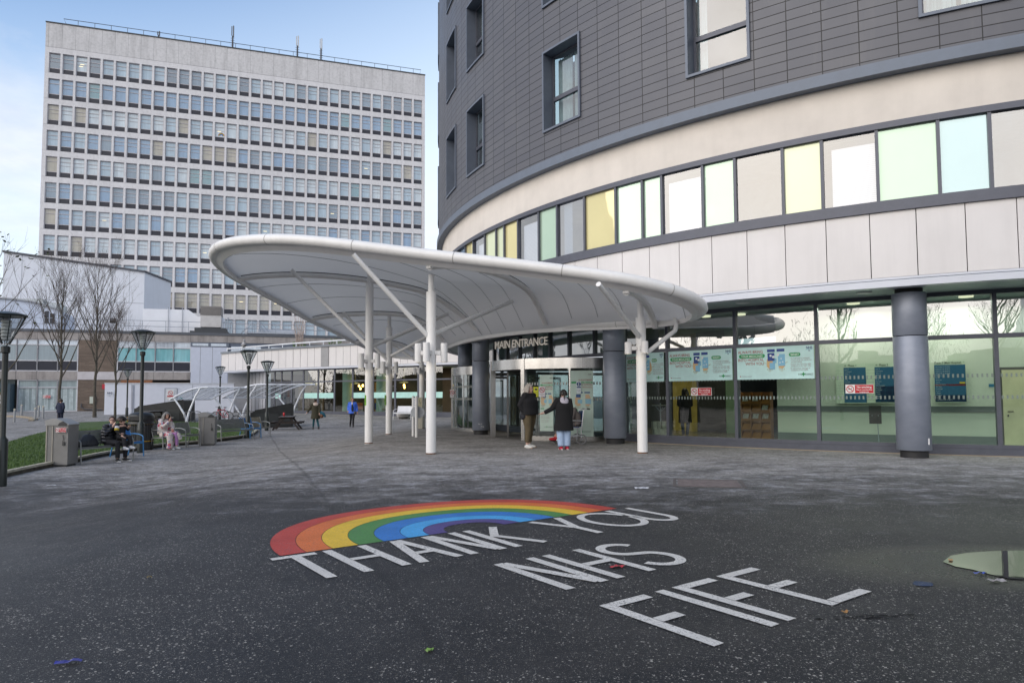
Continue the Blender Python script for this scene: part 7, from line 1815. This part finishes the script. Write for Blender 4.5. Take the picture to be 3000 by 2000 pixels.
for x in (-.25, .25):
    for y, r in ((.28, .15), (-.34, .10)):
        m = MB(); m.tube([(x, y + r * cos(2 * pi * k / 20), r + r * .9 * sin(2 * pi * k / 20)) for k in range(20)], .020, 7, closed=True); m.cyl((x - .02, y, r), (x + .02, y, r), r * .3, 10); m.build('wheel', mat('wheel_grey', (.20, .20, .21), .6), wc, True)
    m = MB(); m.box((x * .6, -.50, .10), (.14, .18, .02)); m.build('footrest', mat('footrest_black', (.02, .02, .02), .5), wc)
    m = MB(); m.tube([(x * .92, .46, 1.06), (x * .92, .56, 1.05)], .02, 8); m.build('push_handle', M['coldark'], wc)
J = pose(pel=(0, .18, .58), wai=(0, .21, .70), che=(0, .17, .90), nek=(0, .04, 1.06), hed=(0, -.06, 1.17), hp=R(28), sL=(-.17, .08, 1.02), eL=(-.22, .0, .78), wL=(-.14, -.24, .74), hL=(0, -1, -.2), sR=(.17, .08, 1.02), eR=(.22, .0, .78), wR=(.14, -.24, .74), hR=(0, -1, -.2), lL=(-.09, .10, .57), kL=(-.10, -.32, .56), aL=(-.10, -.44, .21), lR=(.09, .10, .57), kR=(.10, -.32, .56), aR=(.10, -.44, .21))
person('wheelchair user in a brown jacket and red socks, mostly hidden by the black coat', b, R(-80), J, SKIN, [('jacket', top(J, None, 1.15, 1.1), cloth('taupe_jacket', (.125, .105, .10), .5, .25), .015), ('trousers', legs(J, 1.0, .25), cloth('grey_trousers', (.12, .11, .11)), .013), ('socks', shoes(J), cloth('red_sock', (.45, .015, .03), .8, .3, 25), .010)], ('short', HW, 2))
# 4 person in a floral robe on the grey armchair
sit = dict(pel=(0, .08, .55), wai=(0, .12, .68), che=(0, .10, .88), nek=(0, .03, 1.06), hed=(0, -.03, 1.20), sL=(-.17, .06, 1.02), sR=(.17, .06, 1.02), lL=(-.09, .02, .53), lR=(.09, .02, .53))
J = pose(**sit, hy=R(-8), hp=R(5), eL=(-.20, -.10, .80), wL=(-.05, -.24, 1.0), hL=(.2, -.1, 1), eR=(.20, -.06, .78), wR=(.06, -.26, .70), hR=(-.4, -1, -.1), kL=(-.10, -.40, .55), aL=(-.10, -.42, .09), kR=(.08, -.42, .56), aR=(.02, -.55, .12))
def floral():
    t = NT('floral_cotton'); c = t.co(); out = t.mix(t.noise(c, 4, 4), (.52, .45, .44), (.66, .60, .59))
    for sc, col, th_, sd_ in ((5.5, (.50, .015, .09), .19, 0), (7.5, (.20, .22, .42), .15, 2.3), (9., (.30, .34, .22), .14, 5.1)):
        mp = t.n('Mapping', Vector=c, Location=(sd_, sd_, sd_)); vo = t.n('TexVoronoi', Vector=mp.outputs[0], Scale=sc, Randomness=.8)
        pk = t.n('SeparateColor', Color=vo.outputs['Color']); on = t.math('MULTIPLY', t.math('GREATER_THAN', pk.outputs[0], .25), t.math('LESS_THAN', t.math('ADD', vo.outputs['Distance'], t.math('MULTIPLY', t.noise(c, 40, 2), .12)), th_ * 2.2))
        out = t.mix(t.math('MULTIPLY', on, .85), out, col)
    return t.pbr(Base_Color=out, Roughness=.9)
FLO = floral()
mm = top(J, None, 1.22, 1.1); 
mm.tube([(-.12, .02, .50), (-.15, -.22, .53), (-.15, -.40, .50), (-.16, -.44, .25), (-.16, -.42, .06)], [.13, .13, .12, .10, .11], 12); mm.tube([(.12, .0, .52), (.14, -.26, .55), (.15, -.42, .50), (.20, -.48, .34)], [.13, .12, .11, .09], 12)
S3d = V((sin(1.12), -cos(1.12), 0))
wo = person('person with wild grey hair in a floral robe smoking on a grey armchair', S3 + S3d * .02, 1.12, J, SKIN, [('robe', mm, FLO, .014), ('pyjamas', legs(J, .85, .08), cloth('mauve_pyjamas', (.40, .20, .42), .9, .25, 25), .012), ('slippers', shoes(J), cloth('grey_slipper', (.36, .38, .41), .9), .011)], ('wild', HW, 8))
m = MB(); m.tube([(-.02, -.29, 1.12), (.03, -.34, 1.14)], .005, 5); m.build('cigarette', mat('cigarette_white', (.8, .8, .78), .8), wo)
# 5 woman on the bench with a child on her lap
S1d = V((sin(1.18), -cos(1.18), 0)); S1s = V((cos(1.18), sin(1.18), 0))
J = pose(**{**sit, 'che': (0, .12, .90), 'hed': (-.01, .0, 1.21)}, hy=R(-38), hp=R(-4), eL=(-.25, -.04, .78), wL=(-.06, -.11, 1.02), hL=(.35, -.1, .9), eR=(.26, -.10, .80), wR=(.12, -.31, .80), hR=(-1, -.3, 0), kL=(-.13, -.42, .54), aL=(-.14, -.44, .085), kR=(.13, -.42, .54), aR=(.14, -.40, .085), tL=(-.35, -1, 0), tR=(.2, -1, 0))
wb_ = S1 + S1s * .30 + S1d * .03
def puffer():
    t = NT('puffer_navy'); c = t.co(); s_ = t.n('SeparateXYZ', Vector=c); w_ = t.math('ABSOLUTE', t.math('SINE', t.math('MULTIPLY', s_.outputs[2], 34.))); 
    return t.pbr(Base_Color=(.013, .014, .020), Roughness=.38, Normal=t.bump(t.math('ADD', w_, t.math('MULTIPLY', t.noise(c, 20), .4)), .7, .03))
wo = person('seated woman with glasses in a black padded jacket, chin resting on her hand', wb_, 1.18, J, SKIN2, [('jacket', top(J, None, 1.22, 1.15, 1.0, .96), puffer(), .015), ('trousers', legs(J, 1.0, .04, 1.15), cloth('black_leggings', (.012, .012, .016)), .013), ('shoes', shoes(J), cloth('black_canvas', (.012, .012, .014), .8), .010)], ('bun', HB_, 4), .98, 1.15)
m = MB(); Hm = Matrix.Rotation(J['hy'], 3, 'Z'); c = J['hed']
for x in (-.031, .031): m.tube([c + Hm @ V((x + .024 * cos(2 * pi * k / 14), -.094, .008 + .018 * sin(2 * pi * k / 14))) for k in range(14)], .0035, 5, closed=True)
for x in (-1, 1): m.tube([c + Hm @ V((x * .055, -.092, .012)), c + Hm @ V((x * .080, .0, .012))], .003, 5)
m.build('glasses', mat('glasses_red', (.10, .02, .03), .3), wo)
t = NT('scarf_check'); vo = t.n('TexChecker', Vector=t.co(), Scale=26.); SCF = t.pbr(Base_Color=t.mix(vo.outputs['Fac'], (.012, .016, .04), t.mix(t.noise(t.co(), 14), (.03, .04, .08), (.42, .45, .52))), Roughness=.9)
m = MB(); m.tube([(-.09, -.02, 1.06), (0, -.08, 1.04), (.09, -.02, 1.06), (.05, .07, 1.09), (-.06, .07, 1.09)], .045, 8, closed=True); m.tube([(.08, -.06, 1.03), (.11, -.14, .88), (.12, -.16, .70)], [.05, .055, .05], 8); remesh(m.build('scarf', SCF, wo, True), .012)
m = MB()
for S in 'LR': a, t_ = J['a' + S], J['t' + S].normalized(); m.tube([a - t_ * .06 + V((0, 0, -.078)), a + t_ * .18 + V((0, 0, -.078))], [.048, .042], 8, ball=True)
m.v = [(x, y, max(.0, z if z < .03 else .03)) for x, y, z in m.v]; m.build('white_sole', mat('sole_white', (.66, .66, .66), .7), wo, True)
Jc = pose(pel=(0, .0, .10), wai=(0, .02, .19), che=(0, .02, .34), nek=(0, .0, .47), hed=(0, -.02, .58), hy=R(40), hp=R(18), sL=(-.13, .01, .45), eL=(-.19, -.04, .28), wL=(-.13, -.17, .14), hL=(.2, -1, -.4), sR=(.13, .01, .45), eR=(.18, -.06, .30), wR=(.10, -.16, .36), hR=(-.4, -1, .5), lL=(-.07, .0, .08), kL=(-.09, -.24, .09), aL=(-.10, -.27, -.19), lR=(.07, 0, .08), kR=(.09, -.24, .09), aR=(.10, -.27, -.17))
cb = wb_ + S1s * .15 + S1d * .19 + V((0, 0, .60))
ch = person('small child in a dark cap with yellow and white sleeves on a seated lap', cb, 1.18, Jc, SKIN2, [('jacket', top(Jc, None, .78, 1.0), cloth('child_black', (.013, .013, .016)), .011), ('trousers', legs(Jc, .92, .06, .95, 1.05), cloth('child_trousers', (.018, .018, .022)), .011), ('shoes', shoes(Jc), cloth('child_white', (.62, .63, .66), .7), .010)], ('short', HB_, 6), .98, .72)
Hm = Matrix.Rotation(Jc['hy'], 3, 'Z') @ Matrix.Rotation(Jc['hp'], 3, 'X'); c = Jc['hed']
m = MB(); m.ell(c + Hm @ V((0, .02, .05)), (.096, .112, .088), 16, 10, Hm); m.slab([c + Hm @ V(p) for p in ((-.07, -.06, .055), (.07, -.06, .055), (.055, -.175, .035), (-.055, -.175, .035))], (0, 0, .012)); m.build('cap', cloth('cap_black', (.012, .012, .014)), ch, True)
m = MB(); m.slab([c + Hm @ V(p) for p in ((-.045, -.115, .075), (.045, -.115, .075), (.04, -.165, .055), (-.04, -.165, .055))], (0, 0, .006)); m.build('cap_badge', YB, ch)
for S in 'L':
    a, e = Jc['s' + S], Jc['e' + S]
    m = MB(); m.tube([a.lerp(e, .25), a.lerp(e, .6)], .065, 12); m.build('white_sleeve_band', cloth('band_white', (.52, .52, .58)), ch, True)
    m = MB(); m.tube([a.lerp(e, .6), a.lerp(e, .95)], .063, 12); m.build('yellow_sleeve_band', cloth('sleeve_yellow', (.45, .33, .03)), ch, True)
# rucksack beside her
b = S1 - S1s * .42 + V((0, 0, .46)) + S1d * .02
m = MB(); m.loft([((0, 0, 0), .28, .15), ((0, 0, .06), .31, .17), ((.0, .02, .18), .27, .15), ((.02, .05, .30), .18, .10), ((.02, .06, .35), .08, .05)], 16); o = thing('rucksack', 'black rucksack slumped on the bench beside the seated woman', 'bag', b, 1.18)
remesh(m.build('bag', cloth('rucksack_black', (.016, .018, .024), .6), o, True), .018)
m = MB(); m.tube([(-.1, -.14, .2), (-.16, -.2, .08), (-.05, -.19, .02)], .012, 6); m.build('strap', mat('strap_black', (.03, .03, .035), .6), o)
m = MB(); m.tube([(.05, .03, .34), (.05, 0, .40), (-.02, .02, .34)], .01, 6); m.build('grab_handle', mat('rucksack_strap', (.03, .03, .035), .6), o)
# 6 parka woman walking away, 7 blue jacket woman walking towards us
b = at(924, 1256); s_ = scale_for(87, b.y, 1.66)
J = pose(hy=R(-20), eL=(-.23, .10, 1.10), wL=(-.20, .16, .88), hL=(0, .1, -1), sR=(.17, 0, 1.36), eR=(.30, -.06, 1.13), wR=(.44, -.14, .93), hR=(.5, -.2, -.8), kL=(-.10, -.02, .47), aL=(-.17, .18, .12), tL=(0, -.7, -.8), kR=(.09, -.10, .47), aR=(.12, -.08, .085))
wo = person('woman in a long olive parka walking away towards the cafe', b, R(198), J, SKIN2, [('parka', top(J, .56, 1.12, 1.05, 1.15), cloth('olive_parka', (.040, .036, .020), .85), .015), ('trousers', legs(J, .85, .03), cloth('teal_trousers', (.010, .075, .095)), .013), ('shoes', shoes(J), cloth('brown_shoe', (.06, .05, .045), .6), .011)], ('bun', HB_, 7), s_)
m = MB(); m.loft([((0, .10, 1.27), .05, .03), ((0, .11, 1.32), .13, .06), ((0, .06, 1.40), .15, .10), ((0, .03, 1.45), .12, .09)], 18); remesh(m.build('fur_hood', cloth('cream_fur', (.56, .46, .40), .95, .2, 30), wo, True), .014)
m = MB(); m.ell((-.33, .08, .72), (.10, .20, .13), 12, 8); m.tube([(-.20, .1, 1.34), (-.30, .1, 1.0), (-.33, .1, .82)], .012, 6); remesh(m.build('shoulder_bag', mat('bag_tan', (.16, .065, .03), .5, var=.3), wo, True), .016)
m = MB(); m.tube([(-.26, .12, .92), (-.40, .16, .84), (-.50, .16, .70)], [.07, .09, .06], 8, ball=True); m.build('scarf_end', cloth('teal_scarf', (.012, .10, .15)), wo, True)
m = MB(); m.ell(J['wR'] + V((.04, -.03, -.09)), (.06, .03, .03), 8, 6); m.build('paper_in_hand', mat('pale_blue_paper', (.45, .58, .72), .8), wo, True)
b = at(1032, 1250); s_ = scale_for(84, b.y, 1.66)
J = pose(hy=R(16), eL=(-.24, .08, 1.10), wL=(-.23, -.05, .92), eR=(.24, .06, 1.10), wR=(.28, -.06, .87), hR=(.2, -.2, -1), kL=(-.08, .02, .48), aL=(-.13, .14, .13), tL=(0, -.8, -.6), kR=(.07, -.12, .47), aR=(.06, -.10, .085))
wo = person('woman in an open bright blue jacket and dark trousers walking towards the camera', b, R(6), J, SKIN, [('jacket', top(J, .77, 1.14, 1.08, 1.05, .98), cloth('bright_blue', (.035, .13, .62), .6, .15), .014), ('trousers', legs(J, .88, .03), cloth('black_trousers', (.014, .014, .017)), .013), ('shoes', shoes(J), cloth('dark_shoe', (.03, .03, .03), .6), .011)], ('short', HS, 9), s_)
m = MB(); m.loft([((.02, -.115, .88), .085, .06), ((.02, -.13, 1.10), .075, .06), ((.01, -.115, 1.28), .06, .045), ((0, -.06, 1.40), .05, .04)], 14); remesh(m.build('dark_top', cloth('navy_top', (.010, .012, .022)), wo, True), .014)
m = MB(); m.loft([((0, -.150, 1.24), .012, .012), ((0, -.125, 1.33), .035, .025), ((0, -.075, 1.41), .045, .03)], 10); m.build('white_collar', cloth('white_shirt', (.66, .64, .70)), wo, True)
m = MB(); m.tube([(-.10, -.05, 1.38), (.0, -.19, 1.12), (.13, -.20, .86)], .011, 6); m.ell((.17, -.20, .80), (.085, .05, .10), 10, 8); remesh(m.build('crossbody_bag', mat('bag_grey', (.05, .048, .048), .5), wo, True), .013)
# 8 man behind the tree, 9 figure in the lobby
b = at(176, 1247); s_ = 1.02
J = pose(hy=R(10), eL=(-.27, .04, 1.10), wL=(-.15, -.02, .92), eR=(.27, .04, 1.10), wR=(.15, -.02, .92))
wo = person('person in navy clothes with a bright blue hem standing behind the left bare tree', b, R(170), J, SKIN, [('jacket', top(J, .80, 1.12, 1.1), cloth('navy_jacket', (.012, .018, .045)), .016), ('trousers', legs(J, 1., .03), cloth('navy_trousers', (.010, .014, .035)), .014), ('shoes', shoes(J), cloth('black_shoe', (.012, .012, .012), .5), .012)], ('short', HB_, 3), s_)
m = MB(); m.loft([((0, 0, .80), .225, .175), ((0, 0, .85), .222, .172)], 20); m.build('blue_hem', cloth('hem_blue', (.02, .14, .42)), wo, True)
a, p = ray_r(2008, 1272, 19.6); p.z = .04; pp_ = aty(2008, 1138, p.y); s_ = max(.9, min(1.15, (pp_.z - .04) / 1.66))
J = pose(hy=R(20), hp=R(30), eL=(-.21, -.02, 1.10), wL=(-.10, -.20, 1.05), eR=(.21, -.02, 1.10), wR=(.10, -.20, 1.05), hL=(.3, -1, 0), hR=(-.3, -1, 0), aL=(-.06, .02, .085), aR=(.06, .02, .085))
wo = person('dark figure in a long black coat standing inside the lobby behind the glass', p, R(160), J, SKIN, [('coat', top(J, .50, 1.1, 1.05, 1.0), cloth('lobby_coat', (.008, .008, .009)), .016), ('jeans', legs(J, .85, .04), cloth('lobby_jeans', (.04, .06, .10)), .014), ('shoes', shoes(J), cloth('lobby_shoe', (.10, .11, .14), .6), .012)], ('long', HK, 3), s_)
